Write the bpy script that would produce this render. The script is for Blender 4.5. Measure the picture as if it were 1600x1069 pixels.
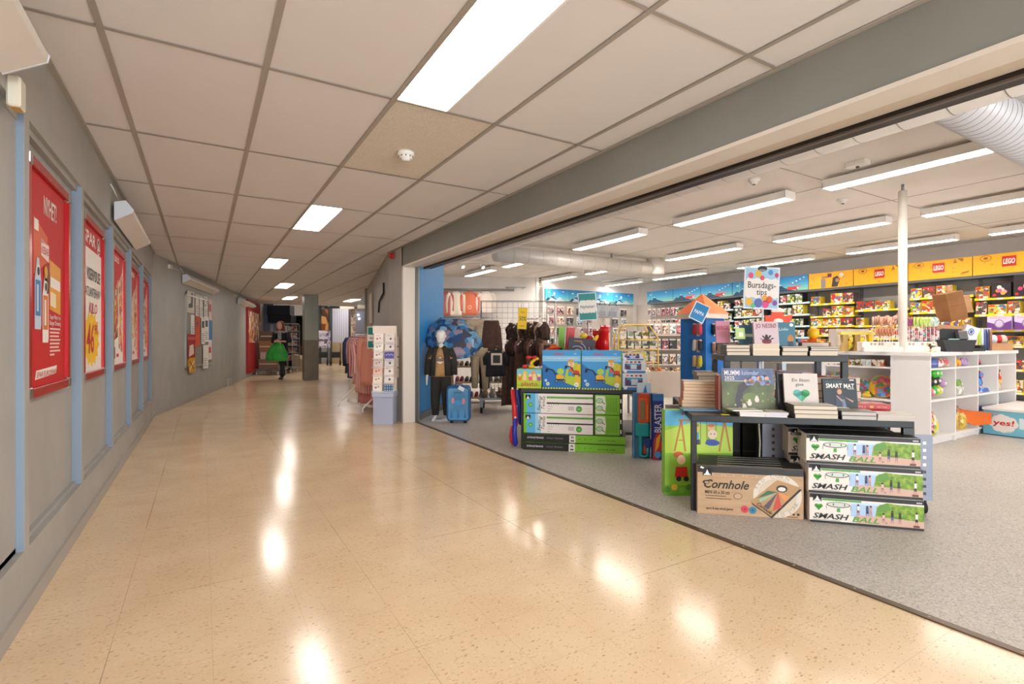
import bpy, math, random
from mathutils import Matrix, Vector
random.seed(7)
for o in list(bpy.data.objects): bpy.data.objects.remove(o)
SC = bpy.context.scene
COL = SC.collection
YAW = .541
CY, SY = math.cos(YAW), math.sin(YAW)
EYE = 1.09
# ---------------------------------------------------------------- camera
cam_data = bpy.data.cameras.new('camera'); cam = bpy.data.objects.new('camera', cam_data); COL.objects.link(cam)
cam.location = (0, 0, EYE); cam.rotation_euler = (math.pi/2, 0, -YAW)
cam_data.sensor_width = 36; cam_data.lens = 805/1600*36; cam_data.shift_y = -2.5/1600
cam_data.clip_start = .05; cam_data.clip_end = 200
SC.camera = cam
# ---------------------------------------------------------------- world, exposure
w = bpy.data.worlds.new('world'); SC.world = w; w.use_nodes = True
bg = w.node_tree.nodes['Background']; bg.inputs[0].default_value = (1, .93, .86, 1); bg.inputs[1].default_value = .35
SC.view_settings.view_transform = 'Standard'; SC.view_settings.look = 'None'
SC.view_settings.gamma = 1; SC.view_settings.use_curve_mapping = False
SC.view_settings.exposure = 0.61
SC.cycles.diffuse_bounces = 6; SC.cycles.max_bounces = 12
def daylight(x, z, wx, wz, e, col):      # daylight from unseen area lights added behind the viewer to brighten ceiling and walls
    l = bpy.data.lights.new('window_daylight', 'AREA'); l.shape = 'RECTANGLE'; l.size = wx; l.size_y = wz; l.energy = e; l.color = col
    o = bpy.data.objects.new('window_daylight', l); COL.objects.link(o); o.location = (x, -4.7, z); o.rotation_euler = (math.radians(90), 0, 0)
daylight(.8, 1.1, 2.7, 2.0, 230, (.88, .95, 1.0))
daylight(7.2, 1.2, 8.0, 2.2, 70, (.9, .96, 1.0))
CORRIDOR_LAMP = 12.0      # emission strength of the recessed corridor lamps
SHOP_LAMP = 25.0         # emission strength of the shop's tube fittings
H_CEIL, H_SHOP, H_FAR = 2.34, 2.80, 3.15
# ---------------------------------------------------------------- pixel-of-the-plan helpers: where a measured point stands in the place
def at(px, t):
    d = (px-800)/805; return (t*(d*CY+SY), t*(CY-d*SY))
def fl(px, py, z=0):
    t = (EYE-z)*805/(py-532); return at(px, t)
def zz(py, t): return EYE+(532-py)/805*t
RZ = -YAW
# ---------------------------------------------------------------- materials
_M = {}
def lin(h):
    h = h.lstrip('#'); r = []
    if len(h) == 3: h = h[0]*2+h[1]*2+h[2]*2
    for i in (0, 2, 4):
        c = int(h[i:i+2], 16)/255; r.append(c/12.92 if c <= .04045 else ((c+.055)/1.055)**2.4)
    return (*r, 1)
def newmat(name):
    m = bpy.data.materials.new(name); m.use_nodes = True
    nt = m.node_tree; b = nt.nodes['Principled BSDF']; return m, nt, b
def node(nt, kind, **k):
    n = nt.nodes.new(kind)
    for a, v in k.items(): setattr(n, a, v)
    return n
def ramp(nt, stops, interp='LINEAR'):
    n = nt.nodes.new('ShaderNodeValToRGB'); cr = n.color_ramp; cr.interpolation = interp
    while len(cr.elements) < len(stops): cr.elements.new(.5)
    for e, (p, c) in zip(cr.elements, stops): e.position = p; e.color = lin(c)
    return n
def plain(h, rough=.5, metal=0, name=None, bump=0, bscale=60, trans=0):
    key = (h, rough, metal, bump, trans)
    if key in _M: return _M[key]
    m, nt, b = newmat(name or 'colour_'+h.strip('#'))
    b.inputs['Base Color'].default_value = lin(h); b.inputs['Roughness'].default_value = rough; b.inputs['Metallic'].default_value = metal
    if trans: b.inputs['Transmission Weight'].default_value = trans; b.inputs['IOR'].default_value = 1.2
    if bump:
        n = node(nt, 'ShaderNodeTexNoise'); n.inputs['Scale'].default_value = bscale
        tc = node(nt, 'ShaderNodeTexCoord'); nt.links.new(tc.outputs['Object'], n.inputs['Vector'])
        bp = node(nt, 'ShaderNodeBump'); bp.inputs['Strength'].default_value = bump; bp.inputs['Distance'].default_value = .01
        nt.links.new(n.outputs['Fac'], bp.inputs['Height']); nt.links.new(bp.outputs['Normal'], b.inputs['Normal'])
    _M[key] = m; return m
def emis(h, s):
    key = ('e', h, s)
    if key in _M: return _M[key]
    m, nt, b = newmat('lamp_glow'); b.inputs['Base Color'].default_value = lin('#ffffff')
    b.inputs['Emission Color'].default_value = lin(h); b.inputs['Emission Strength'].default_value = s
    _M[key] = m; return m
def busy(pal, scale=18, seed=0, rough=.4, stretch=(1, 1, 1)):
    """printed packaging: patches of a few colours, shifted for every object"""
    key = ('busy', tuple(pal), scale, seed)
    if key in _M: return _M[key]
    m, nt, b = newmat('printed_packaging')
    tc = node(nt, 'ShaderNodeTexCoord'); oi = node(nt, 'ShaderNodeObjectInfo')
    ad = node(nt, 'ShaderNodeVectorMath', operation='MULTIPLY_ADD')
    ad.inputs[1].default_value = stretch
    sc_ = node(nt, 'ShaderNodeMath', operation='MULTIPLY'); sc_.inputs[1].default_value = 37
    nt.links.new(oi.outputs['Random'], sc_.inputs[0]); nt.links.new(sc_.outputs[0], ad.inputs[2])
    nt.links.new(tc.outputs['Object'], ad.inputs[0])
    nz = node(nt, 'ShaderNodeTexNoise'); nz.inputs['Scale'].default_value = scale*1.3; nz.inputs['Detail'].default_value = 2
    nt.links.new(ad.outputs[0], nz.inputs['Vector'])
    mx = node(nt, 'ShaderNodeVectorMath', operation='MULTIPLY_ADD'); mx.inputs[1].default_value = (.06,)*3
    nt.links.new(nz.outputs['Color'], mx.inputs[0]); nt.links.new(ad.outputs[0], mx.inputs[2])
    v = node(nt, 'ShaderNodeTexVoronoi'); v.inputs['Scale'].default_value = scale
    nt.links.new(mx.outputs[0], v.inputs['Vector'])
    sp = node(nt, 'ShaderNodeSeparateColor'); nt.links.new(v.outputs['Color'], sp.inputs[0])
    n = len(pal); r = ramp(nt, [(i/n, c) for i, c in enumerate(pal)], 'CONSTANT')
    nt.links.new(sp.outputs[0], r.inputs[0]); nt.links.new(r.outputs[0], b.inputs['Base Color'])
    b.inputs['Roughness'].default_value = rough
    _M[key] = m; return m
def noisy(name, c1, c2, scale=8, rough=.5, rough2=None, bump=0, detail=4, stretch=None, coord='Object'):
    if name in _M: return _M[name]
    m, nt, b = newmat(name)
    tc = node(nt, 'ShaderNodeTexCoord'); n = node(nt, 'ShaderNodeTexNoise'); n.inputs['Scale'].default_value = scale; n.inputs['Detail'].default_value = detail
    src = tc.outputs[coord]
    if stretch:
        mp = node(nt, 'ShaderNodeMapping'); mp.inputs['Scale'].default_value = stretch; nt.links.new(src, mp.inputs[0]); src = mp.outputs[0]
    nt.links.new(src, n.inputs['Vector'])
    r = ramp(nt, [(.35, c1), (.65, c2)]); nt.links.new(n.outputs['Fac'], r.inputs[0]); nt.links.new(r.outputs[0], b.inputs['Base Color'])
    b.inputs['Roughness'].default_value = rough
    if bump:
        bp = node(nt, 'ShaderNodeBump'); bp.inputs['Strength'].default_value = bump; bp.inputs['Distance'].default_value = .005
        nt.links.new(n.outputs['Fac'], bp.inputs['Height']); nt.links.new(bp.outputs['Normal'], b.inputs['Normal'])
    _M[name] = m; return m
def floor_mat():
    m, nt, b = newmat('beige_stone_tile'); L = nt.links.new
    tc = node(nt, 'ShaderNodeTexCoord'); O = tc.outputs['Object']
    n = node(nt, 'ShaderNodeTexNoise'); n.inputs['Scale'].default_value = 3; n.inputs['Detail'].default_value = 5; L(O, n.inputs['Vector'])
    base = ramp(nt, [(.3, '#dabf9b'), (.7, '#e4cca9')]); L(n.outputs['Fac'], base.inputs[0])
    mp = node(nt, 'ShaderNodeMapping'); mp.inputs['Scale'].default_value = (1, 2.0, 1); mp.inputs['Rotation'].default_value = (0, 0, .5); L(O, mp.inputs[0])
    def chips(scale, thr, soft):
        v = node(nt, 'ShaderNodeTexVoronoi'); v.inputs['Scale'].default_value = scale; L(mp.outputs[0], v.inputs['Vector'])
        sp = node(nt, 'ShaderNodeSeparateColor'); L(v.outputs['Color'], sp.inputs[0])
        g = node(nt, 'ShaderNodeMath', operation='MULTIPLY'); L(sp.outputs[0], g.inputs[0]); g.inputs[1].default_value = thr
        lt = node(nt, 'ShaderNodeMapRange'); L(v.outputs['Distance'], lt.inputs['Value'])
        L(g.outputs[0], lt.inputs['From Min']); ad = node(nt, 'ShaderNodeMath', operation='ADD'); L(g.outputs[0], ad.inputs[0]); ad.inputs[1].default_value = soft
        L(ad.outputs[0], lt.inputs['From Max']); lt.inputs['To Min'].default_value = 1; lt.inputs['To Max'].default_value = 0
        return lt.outputs[0], sp.outputs[1]
    col = base.outputs[0]
    for scale, thr, c, k in ((34, .24, '#a98262', .45), (70, .34, '#b08c70', .45), (50, .22, '#f0dcc4', .45)):
        f, r2 = chips(scale, thr, .1)
        mu = node(nt, 'ShaderNodeMath', operation='MULTIPLY'); L(f, mu.inputs[0]); L(r2, mu.inputs[1])
        m2 = node(nt, 'ShaderNodeMath', operation='MULTIPLY'); L(mu.outputs[0], m2.inputs[0]); m2.inputs[1].default_value = k*1.6
        mix = node(nt, 'ShaderNodeMixRGB'); L(m2.outputs[0], mix.inputs[0]); L(col, mix.inputs[1]); mix.inputs[2].default_value = lin(c); col = mix.outputs[0]
    br = node(nt, 'ShaderNodeTexBrick'); br.offset = 0; br.inputs['Scale'].default_value = 1; br.inputs['Brick Width'].default_value = .93; br.inputs['Row Height'].default_value = .93
    br.inputs['Mortar Size'].default_value = .0022; br.inputs['Mortar Smooth'].default_value = .3
    mo = node(nt, 'ShaderNodeMapping'); mo.inputs['Location'].default_value = (.28, .12, 0); L(O, mo.inputs[0]); L(mo.outputs[0], br.inputs['Vector'])
    br2 = node(nt, 'ShaderNodeTexBrick'); br2.offset = 0; br2.inputs['Scale'].default_value = 1; br2.inputs['Brick Width'].default_value = .31; br2.inputs['Row Height'].default_value = .31
    br2.inputs['Mortar Size'].default_value = .0012; L(mo.outputs[0], br2.inputs['Vector'])
    fk = node(nt, 'ShaderNodeMath', operation='MULTIPLY'); L(br2.outputs['Fac'], fk.inputs[0]); fk.inputs[1].default_value = .25
    mixa = node(nt, 'ShaderNodeMixRGB'); L(fk.outputs[0], mixa.inputs[0]); L(col, mixa.inputs[1]); mixa.inputs[2].default_value = lin('#8d7257'); col = mixa.outputs[0]
    mn = node(nt, 'ShaderNodeTexNoise'); mn.inputs['Scale'].default_value = .9; L(O, mn.inputs['Vector'])
    mr = node(nt, 'ShaderNodeMapRange'); L(mn.outputs['Fac'], mr.inputs['Value']); mr.inputs['From Min'].default_value = .42; mr.inputs['From Max'].default_value = .6; mr.inputs['To Max'].default_value = .75
    fk2 = node(nt, 'ShaderNodeMath', operation='MULTIPLY'); L(br.outputs['Fac'], fk2.inputs[0]); L(mr.outputs[0], fk2.inputs[1])
    mix = node(nt, 'ShaderNodeMixRGB'); L(fk2.outputs[0], mix.inputs[0]); L(col, mix.inputs[1]); mix.inputs[2].default_value = lin('#8d7257')
    L(mix.outputs[0], b.inputs['Base Color'])
    n2 = node(nt, 'ShaderNodeTexNoise'); n2.inputs['Scale'].default_value = 1.6; n2.inputs['Detail'].default_value = 6; L(O, n2.inputs['Vector'])
    rr = node(nt, 'ShaderNodeMapRange'); L(n2.outputs['Fac'], rr.inputs['Value']); rr.inputs['To Min'].default_value = .11; rr.inputs['To Max'].default_value = .21
    L(rr.outputs[0], b.inputs['Roughness'])
    b.inputs['IOR'].default_value = 1.5
    bp = node(nt, 'ShaderNodeBump'); bp.inputs['Strength'].default_value = .06; bp.inputs['Distance'].default_value = .004; L(n.outputs['Fac'], bp.inputs['Height']); L(bp.outputs[0], b.inputs['Normal'])
    return m
def speckle_mat(name, base1, base2, dots, rough=.45, scale=130):
    m, nt, b = newmat(name); L = nt.links.new
    tc = node(nt, 'ShaderNodeTexCoord'); O = tc.outputs['Object']
    n = node(nt, 'ShaderNodeTexNoise'); n.inputs['Scale'].default_value = 2; n.inputs['Detail'].default_value = 4; L(O, n.inputs['Vector'])
    r0 = ramp(nt, [(.3, base1), (.7, base2)]); L(n.outputs['Fac'], r0.inputs[0]); col = r0.outputs[0]
    for i, (c, th) in enumerate(dots):
        v = node(nt, 'ShaderNodeTexVoronoi'); v.inputs['Scale'].default_value = scale*(1+.4*i); L(O, v.inputs['Vector'])
        sp = node(nt, 'ShaderNodeSeparateColor'); L(v.outputs['Color'], sp.inputs[0])
        g = node(nt, 'ShaderNodeMath', operation='LESS_THAN'); L(sp.outputs[i % 3], g.inputs[0]); g.inputs[1].default_value = th
        k = node(nt, 'ShaderNodeMath', operation='MULTIPLY'); L(g.outputs[0], k.inputs[0]); k.inputs[1].default_value = .6
        mx = node(nt, 'ShaderNodeMixRGB'); L(k.outputs[0], mx.inputs[0]); L(col, mx.inputs[1]); mx.inputs[2].default_value = lin(c); col = mx.outputs[0]
    L(col, b.inputs['Base Color']); b.inputs['Roughness'].default_value = rough
    return m
def stripes_mat(name, c1, c2, freq=60):
    if name in _M: return _M[name]
    m, nt, b = newmat(name); L = nt.links.new
    tc = node(nt, 'ShaderNodeTexCoord'); wv = node(nt, 'ShaderNodeTexWave'); wv.inputs['Scale'].default_value = freq; wv.inputs['Distortion'].default_value = .3
    L(tc.outputs['Object'], wv.inputs['Vector']); r = ramp(nt, [(.45, c1), (.55, c2)]); L(wv.outputs['Fac'], r.inputs[0]); L(r.outputs[0], b.inputs['Base Color'])
    b.inputs['Roughness'].default_value = .85; _M[name] = m; return m
def mm(x):
    if isinstance(x, str): return plain(x)
    return x
CHROME = plain('#c9c9cc', .2, 1, 'chrome'); STEEL = plain('#9aa0a6', .35, .8, 'steel'); ALU = plain('#b9b7b3', .35, .9, 'aluminium')
BLACK = plain('#1c1c1e', .45, 0, 'black_lacquer'); CHAR = plain('#3c3f42', .5, 0, 'charcoal_lacquer')
WHITE = plain('#efece8', .45, 0, 'white_lacquer'); RUBBER = plain('#141414', .7, 0, 'rubber'); PAPER = plain('#eee6d8', .8, 0, 'paper')
CLEAR = plain('#ffffff', .05, 0, 'clear_plastic', trans=.9)
# ---------------------------------------------------------------- mesh builder
_T = {}
def text_mesh(s, bold=0.0, shear=0.0):
    key = (s, bold, shear)
    if key in _T: return _T[key]
    c = bpy.data.curves.new('lettering', 'FONT'); c.body = s; c.offset = bold; c.shear = shear; c.resolution_u = 2; c.fill_mode = 'FRONT'
    o = bpy.data.objects.new('lettering', c); COL.objects.link(o)
    bpy.context.view_layer.update()
    me = bpy.data.meshes.new_from_object(o.evaluated_get(bpy.context.evaluated_depsgraph_get()))
    vs = [(v.co.x, v.co.y) for v in me.vertices]; fs = [tuple(p.vertices) for p in me.polygons]
    bpy.data.objects.remove(o); bpy.data.curves.remove(c); bpy.data.meshes.remove(me)
    if not vs: vs = [(0, 0), (1, 1)]
    x0 = min(v[0] for v in vs); x1 = max(v[0] for v in vs); y0 = min(v[1] for v in vs); y1 = max(v[1] for v in vs)
    _T[key] = (vs, fs, x0, x1, y0, y1); return _T[key]
class MB:
    def __init__(s): s.v = []; s.f = []; s.fm = []; s.fs = []; s.mats = []; s.T = Matrix.Identity(4); s.st = []
    def push(s, loc=(0, 0, 0), rz=0, rx=0, ry=0, sc=1):
        s.st.append(s.T.copy())
        s.T = s.T @ Matrix.Translation(loc) @ Matrix.Rotation(rz, 4, 'Z') @ Matrix.Rotation(ry, 4, 'Y') @ Matrix.Rotation(rx, 4, 'X') @ Matrix.Scale(sc, 4); return s
    def pop(s): s.T = s.st.pop(); return s
    def mi(s, m):
        m = mm(m)
        if m not in s.mats: s.mats.append(m)
        return s.mats.index(m)
    def add(s, vs, fs, m, smooth=False):
        k = s.mi(m); b = len(s.v)
        s.v += [tuple(s.T @ Vector(p)) for p in vs]
        for f in fs: s.f.append(tuple(b+i for i in f)); s.fm.append(k); s.fs.append(smooth)
        return s
    def box(s, x0, y0, z0, x1, y1, z1, m, c=0):
        if x0 > x1: x0, x1 = x1, x0
        if y0 > y1: y0, y1 = y1, y0
        if z0 > z1: z0, z1 = z1, z0
        if c <= 0:
            s.add([(x0, y0, z0), (x1, y0, z0), (x1, y1, z0), (x0, y1, z0), (x0, y0, z1), (x1, y0, z1), (x1, y1, z1), (x0, y1, z1)],
                  [(0, 3, 2, 1), (4, 5, 6, 7), (0, 1, 5, 4), (1, 2, 6, 5), (2, 3, 7, 6), (3, 0, 4, 7)], m); return s
        def ring(z, i):
            return [(x0+i+c, y0+i, z), (x1-i-c, y0+i, z), (x1-i, y0+i+c, z), (x1-i, y1-i-c, z), (x1-i-c, y1-i, z), (x0+i+c, y1-i, z), (x0+i, y1-i-c, z), (x0+i, y0+i+c, z)]
        rings = [ring(z0, c*.6), ring(z0+c, 0), ring(z1-c, 0), ring(z1, c*.6)]
        vs = [p for r in rings for p in r]; fs = [tuple(range(7, -1, -1)), tuple(range(24, 32))]
        for k in range(3):
            for i in range(8): j = (i+1) % 8; fs.append((k*8+i, k*8+j, k*8+8+j, k*8+8+i))
        s.add(vs, fs, m); return s
    def loft(s, rings, m, smooth=True, cap=True, closed=True):
        n = len(rings[0]); vs = [p for r in rings for p in r]; fs = []
        for k in range(len(rings)-1):
            for i in range(n if closed else n-1):
                j = (i+1) % n; fs.append((k*n+i, k*n+j, (k+1)*n+j, (k+1)*n+i))
        if cap and closed: fs.append(tuple(range(n-1, -1, -1))); fs.append(tuple(range((len(rings)-1)*n, len(rings)*n)))
        s.add(vs, fs, m, smooth); return s
    def cyl(s, p0, p1, r0, r1=None, m='#888888', n=12, cap=True, smooth=True):
        r1 = r0 if r1 is None else r1
        p0 = Vector(p0); p1 = Vector(p1); d = (p1-p0).normalized()
        a = d.orthogonal().normalized(); b = d.cross(a)
        rg = lambda p, r: [tuple(p+(a*math.cos(t)+b*math.sin(t))*r) for t in [2*math.pi*i/n for i in range(n)]]
        return s.loft([rg(p0, r0), rg(p1, r1)], m, smooth, cap)
    def tube(s, pts, r, m, n=8, closed=False):
        pts = [Vector(p) for p in pts]; rings = []; N = len(pts); ref = None
        rr = r if isinstance(r, (list, tuple)) else [r]*N
        for i, p in enumerate(pts):
            if closed: d = pts[(i+1) % N]-pts[i-1]
            else: d = pts[min(i+1, N-1)]-pts[max(i-1, 0)]
            d.normalize()
            if ref is None: ref = d.orthogonal().normalized()
            a = (ref-d*ref.dot(d))
            if a.length < 1e-4: a = d.orthogonal()
            a.normalize(); ref = a; b = d.cross(a)
            rings.append([tuple(p+(a*math.cos(t)+b*math.sin(t))*rr[i]) for t in [2*math.pi*k/n for k in range(n)]])
        if closed: rings.append(rings[0])
        return s.loft(rings, m, True, not closed)
    def lathe(s, prof, m, n=20, c=(0, 0), cap=True, sx=1, sy=1):
        rings = [[(c[0]+r*sx*math.cos(2*math.pi*i/n), c[1]+r*sy*math.sin(2*math.pi*i/n), z) for i in range(n)] for r, z in prof]
        return s.loft(rings, m, True, cap)
    def ell(s, c, r, m, n=12, k=8):
        prof = [(math.sin(math.pi*i/k), -math.cos(math.pi*i/k)) for i in range(k+1)]
        rings = [[(c[0]+max(a, .01)*r[0]*math.cos(2*math.pi*i/n), c[1]+max(a, .01)*r[1]*math.sin(2*math.pi*i/n), c[2]+z*r[2]) for i in range(n)] for a, z in prof]
        return s.loft(rings, m, True, True)
    def prism(s, pts, y0, y1, m, smooth=False):
        """2D outline in x,z pushed from y0 to y1"""
        n = len(pts); vs = [(x, y0, z) for x, z in pts]+[(x, y1, z) for x, z in pts]
        fs = [tuple(range(n)), tuple(range(2*n-1, n-1, -1))]+[(i, n+i, n+(i+1) % n, (i+1) % n) for i in range(n)]
        s.add(vs, fs, m, smooth); return s
    def bar(s, p0, p1, w, h, m):
        p0 = Vector(p0); p1 = Vector(p1); d = (p1-p0).normalized(); u = Vector((0, 0, 1))
        if abs(d.z) > .95: u = Vector((0, 1, 0))
        a = d.cross(u).normalized(); b = a.cross(d)
        rg = lambda p: [tuple(p+a*i*w/2+b*j*h/2) for i, j in ((-1, -1), (1, -1), (1, 1), (-1, 1))]
        return s.loft([rg(p0), rg(p1)], m, False)
    # flat print on a face: origin o, axes u (right) and v (up), normal towards the reader
    def face(s, o, u, v): s.A = (Vector(o), Vector(u).normalized(), Vector(v).normalized()); s.N = s.A[1].cross(s.A[2]); return s
    def _pt(s, x, y, l): o, u, v = s.A; return tuple(o+u*x+v*y+s.N*(.0006*l))
    def P(s, pts, m, l=1): return s.add([s._pt(x, y, l) for x, y in pts], [tuple(range(len(pts)))], m)
    def R(s, x, y, w, h, m, l=1): return s.P([(x, y), (x+w, y), (x+w, y+h), (x, y+h)], m, l)
    def D(s, x, y, r, m, l=1, ry=None, n=18): return s.P([(x+r*math.cos(2*math.pi*i/n), y+(ry or r)*math.sin(2*math.pi*i/n)) for i in range(n)], m, l)
    def X(s, t, x, y, h, m, l=2, w=None, bold=.0, shear=0, cx=False, rot=0, cap=None):
        vs, fs, x0, x1, y0, y1 = text_mesh(t, bold*.4, shear)
        k = h/.7; kx = w/(x1-x0) if w else k
        ox = -(x1-x0)*kx/2 if cx else 0; c_, s_ = math.cos(rot), math.sin(rot)
        q = [((a-x0)*kx+ox, b*k) for a, b in vs]
        return s.add([s._pt(x+a*c_-b*s_, y+a*s_+b*c_, l) for a, b in q], fs, m)
    def Ln(s, a, b, w, m, l=1):
        dx, dy = b[0]-a[0], b[1]-a[1]; L = math.hypot(dx, dy) or 1; nx, ny = -dy/L*w/2, dx/L*w/2
        return s.P([(a[0]+nx, a[1]+ny), (a[0]-nx, a[1]-ny), (b[0]-nx, b[1]-ny), (b[0]+nx, b[1]+ny)], m, l)
    def build(s, name, parent=None, loc=None, rz=0, bev=0, subs=0):
        me = bpy.data.meshes.new(name); me.from_pydata(s.v, [], s.f)
        for m in s.mats: me.materials.append(m)
        me.polygons.foreach_set('material_index', s.fm); me.polygons.foreach_set('use_smooth', s.fs); me.update()
        o = bpy.data.objects.new(name, me); COL.objects.link(o)
        if parent: o.parent = parent
        if loc: o.location = loc
        if rz: o.rotation_euler = (0, 0, rz)
        if bev: b = o.modifiers.new('edge', 'BEVEL'); b.width = bev; b.segments = 2; b.limit_method = 'ANGLE'
        if subs: b = o.modifiers.new('soft', 'SUBSURF'); b.levels = subs; b.render_levels = subs
        return o
def tag(o, label=None, cat=None, group=None, kind=None):
    if label: o['label'] = label
    if cat: o['category'] = cat
    if group: o['group'] = group
    if kind: o['kind'] = kind
    return o
def thing(name, label, cat, loc=(0, 0, 0), rz=0, group=None):
    o = bpy.data.objects.new(name, None); COL.objects.link(o); o.empty_display_size = .05
    o.location = loc if len(loc) == 3 else (*loc, 0); o.rotation_euler = (0, 0, rz)
    return tag(o, label, cat, group)
def one(mb, name, label, cat, loc=(0, 0, 0), rz=0, group=None, **k):
    o = mb.build(name, None, loc if len(loc) == 3 else (*loc, 0), rz, **k); return tag(o, label, cat, group)
def struct(mb, name, **k): return tag(mb.build(name, **k), kind='structure')
def dup(root, loc, rz=None, label=None, group=None):
    def cp(o, par):
        c = o.copy(); COL.objects.link(c)
        if par: c.parent = par
        for ch in o.children: cp(ch, c)
        return c
    r = cp(root, None); r.location = loc
    if rz is not None: r.rotation_euler = (0, 0, rz)
    if label: r['label'] = label
    if group: r['group'] = group
    return r
ORD = 'first second third fourth fifth sixth seventh eighth ninth tenth eleventh twelfth'.split()
# ================================================================ THE SETTING
TILE = noisy('ceiling_tile', '#dbd8d9', '#e1dedf', 300, .9); TILE2 = noisy('rough_ceiling_tile', '#cfc6b9', '#e4dccf', 160, .9, bump=.8)
GRID = plain('#a49c94', .6); WALLC = noisy('grey_wall_paint', '#9f9d98', '#a7a49f', 3, .55); FASCIA = noisy('dark_grey_paint', '#848580', '#888984', 3, .6)
COOL_LIT_EDGE = plain('#7d8c9e', .5); SHOPW = noisy('white_wall_paint', '#e3dedb', '#ece7e4', 2, .7); CASING = plain('#ddd5cb', .45)
FLM = floor_mat(); SFL = speckle_mat('grey_speckled_vinyl', '#b0aaa3', '#b9b2ab', [('#85807a', .22), ('#d8d2cb', .12)], .42)
SK = .2162
def rightx(y): return 2.27 if y < 7.2 else 2.27+SK*(y-7.2)
def leftx(y): return -.6 if y < 8.96 else -.6+SK*(y-8.96)
# floors
b = MB(); b.add([(-1, -5, 0), (2.44, -5, 0), (2.44, 6.62, 0), (2.27, 6.62, 0), (2.27, 7.2, 0), (2.27+SK*23, 30.2, 0), (10, 30.2, 0), (10, 34, 0), (-1, 34, 0)], [tuple(range(9))], FLM); struct(b, 'floor')
b = MB(); b.add([(2.44, -5, 0), (12.2, -5, 0), (12.2, 13.5, 0), (3.4, 13.5, 0), (3.3, 7.65, 0), (2.44, 6.62, 0)], [tuple(range(6))], SFL); struct(b, 'floor')
b = MB(); b.box(2.425, -5, 0, 2.462, 6.64, .006, plain('#5c4a3a', .35, .3, 'brown_metal_strip'))
for k in range(30): b.cyl((2.443, -1+.27*k, .006), (2.443, -1+.27*k, .0072), .006, m='#a98f6c', n=8)
struct(b, 'trim_1')
# corridor ceiling with its grid
def clip(poly, a, bb, c):                       # keep a*x+b*y<=c
    out = []
    for i, p in enumerate(poly):
        q = poly[(i+1) % len(poly)]; dp = a*p[0]+bb*p[1]-c; dq = a*q[0]+bb*q[1]-c
        if dp <= 0: out.append(p)
        if (dp < 0) != (dq < 0):
            t = dp/(dp-dq); out.append((p[0]+(q[0]-p[0])*t, p[1]+(q[1]-p[1])*t))
    return out
LAMP_CELLS = {(2, 0), (2, 3), (2, 6), (2, -3)}
LAMPS = [(.85, 1.40), (.85, 5.0), (.85, 8.6), (.85, -2.2), (1.45, 12.2), (3.25, 15.5), (3.85, 15.8), (2.65, 13.4)]
LAMPS = [(.85, 1.40), (.85, 5.0), (.85, 8.6), (.85, -2.2), (1.45, 12.2), (3.85, 15.8), (2.05, 15.8)]  # the panel behind the viewer is unseen, added for illumination
b = MB()
def halves(poly):
    lo = clip(poly, 0, 1, 7.2); lo = clip(lo, 1, 0, 2.27) if len(lo) > 2 else []
    hi = clip(poly, 0, -1, -7.2); hi = clip(hi, 1, -SK, 2.27-SK*7.2) if len(hi) > 2 else []
    return [p for p in (lo, hi) if len(p) > 2]
def islamp(x, y): return any(lx-.01 <= x <= lx+.31 and ly-.01 <= y <= ly+1.21 for lx, ly in LAMPS)
for i in range(-4, 14):
    for j in range(-6, 15):
        x0 = -.35+.6*i; y0 = 1.4+1.2*j
        m = TILE2 if (i, j) == (2, 1) else TILE
        for h, (xa, xb) in enumerate(((x0, x0+.3), (x0+.3, x0+.6))):
            if islamp((xa+xb)/2, y0+.6): continue
            for p in halves([(xa, y0), (xb, y0), (xb, y0+1.2), (xa, y0+1.2)]): b.add([(x, y, H_CEIL) for x, y in p][::-1], [tuple(range(len(p)))], m)
for i in range(-4, 14):
    x = -.35+.6*i
    for p in halves([(x-.013, -6), (x+.013, -6), (x+.013, 18.2), (x-.013, 18.2)]): b.add([(a, c, H_CEIL-.006) for a, c in p][::-1], [tuple(range(len(p)))], GRID)
for j in range(-6, 15):
    y = 1.4+1.2*j
    for p in halves([(-3, y-.009), (10, y-.009), (10, y+.009), (-3, y+.009)]): b.add([(a, c, H_CEIL-.005) for a, c in p][::-1], [tuple(range(len(p)))], GRID)
struct(b, 'ceiling')
# edge strips along the walls
b = MB()
for x, y0, y1 in ((-.6+.012, -5, 8.96), (2.27-.012, -5, 7.2)): b.box(x-.012, y0, H_CEIL-.012, x+.012, y1, H_CEIL-.004, GRID)
struct(b, 'trim_2')
# higher ceiling at the far end
b = MB(); b.box(-2, 18.2, H_FAR, 10, 34, H_FAR+.05, TILE); b.box(-2, 18.18, H_CEIL, 10, 18.22, H_FAR, TILE); struct(b, 'ceiling')
# shop ceiling
SHOPC = noisy('shop_ceiling_board', '#e4dfd9', '#eae5df', 2, .8)
b = MB(); b.box(2.66, -5, H_SHOP, 12.2, 13.5, H_SHOP+.05, SHOPC)
for k in range(8): b.box(2.66, -4.2+2.4*k, H_SHOP-.003, 12, -4.19+2.4*k, H_SHOP, '#a39c94')
for k in range(7): b.box(3.3+1.3*k, -5, H_SHOP-.003, 3.31+1.3*k, 13, H_SHOP, '#a39c94')
struct(b, 'ceiling')
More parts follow.
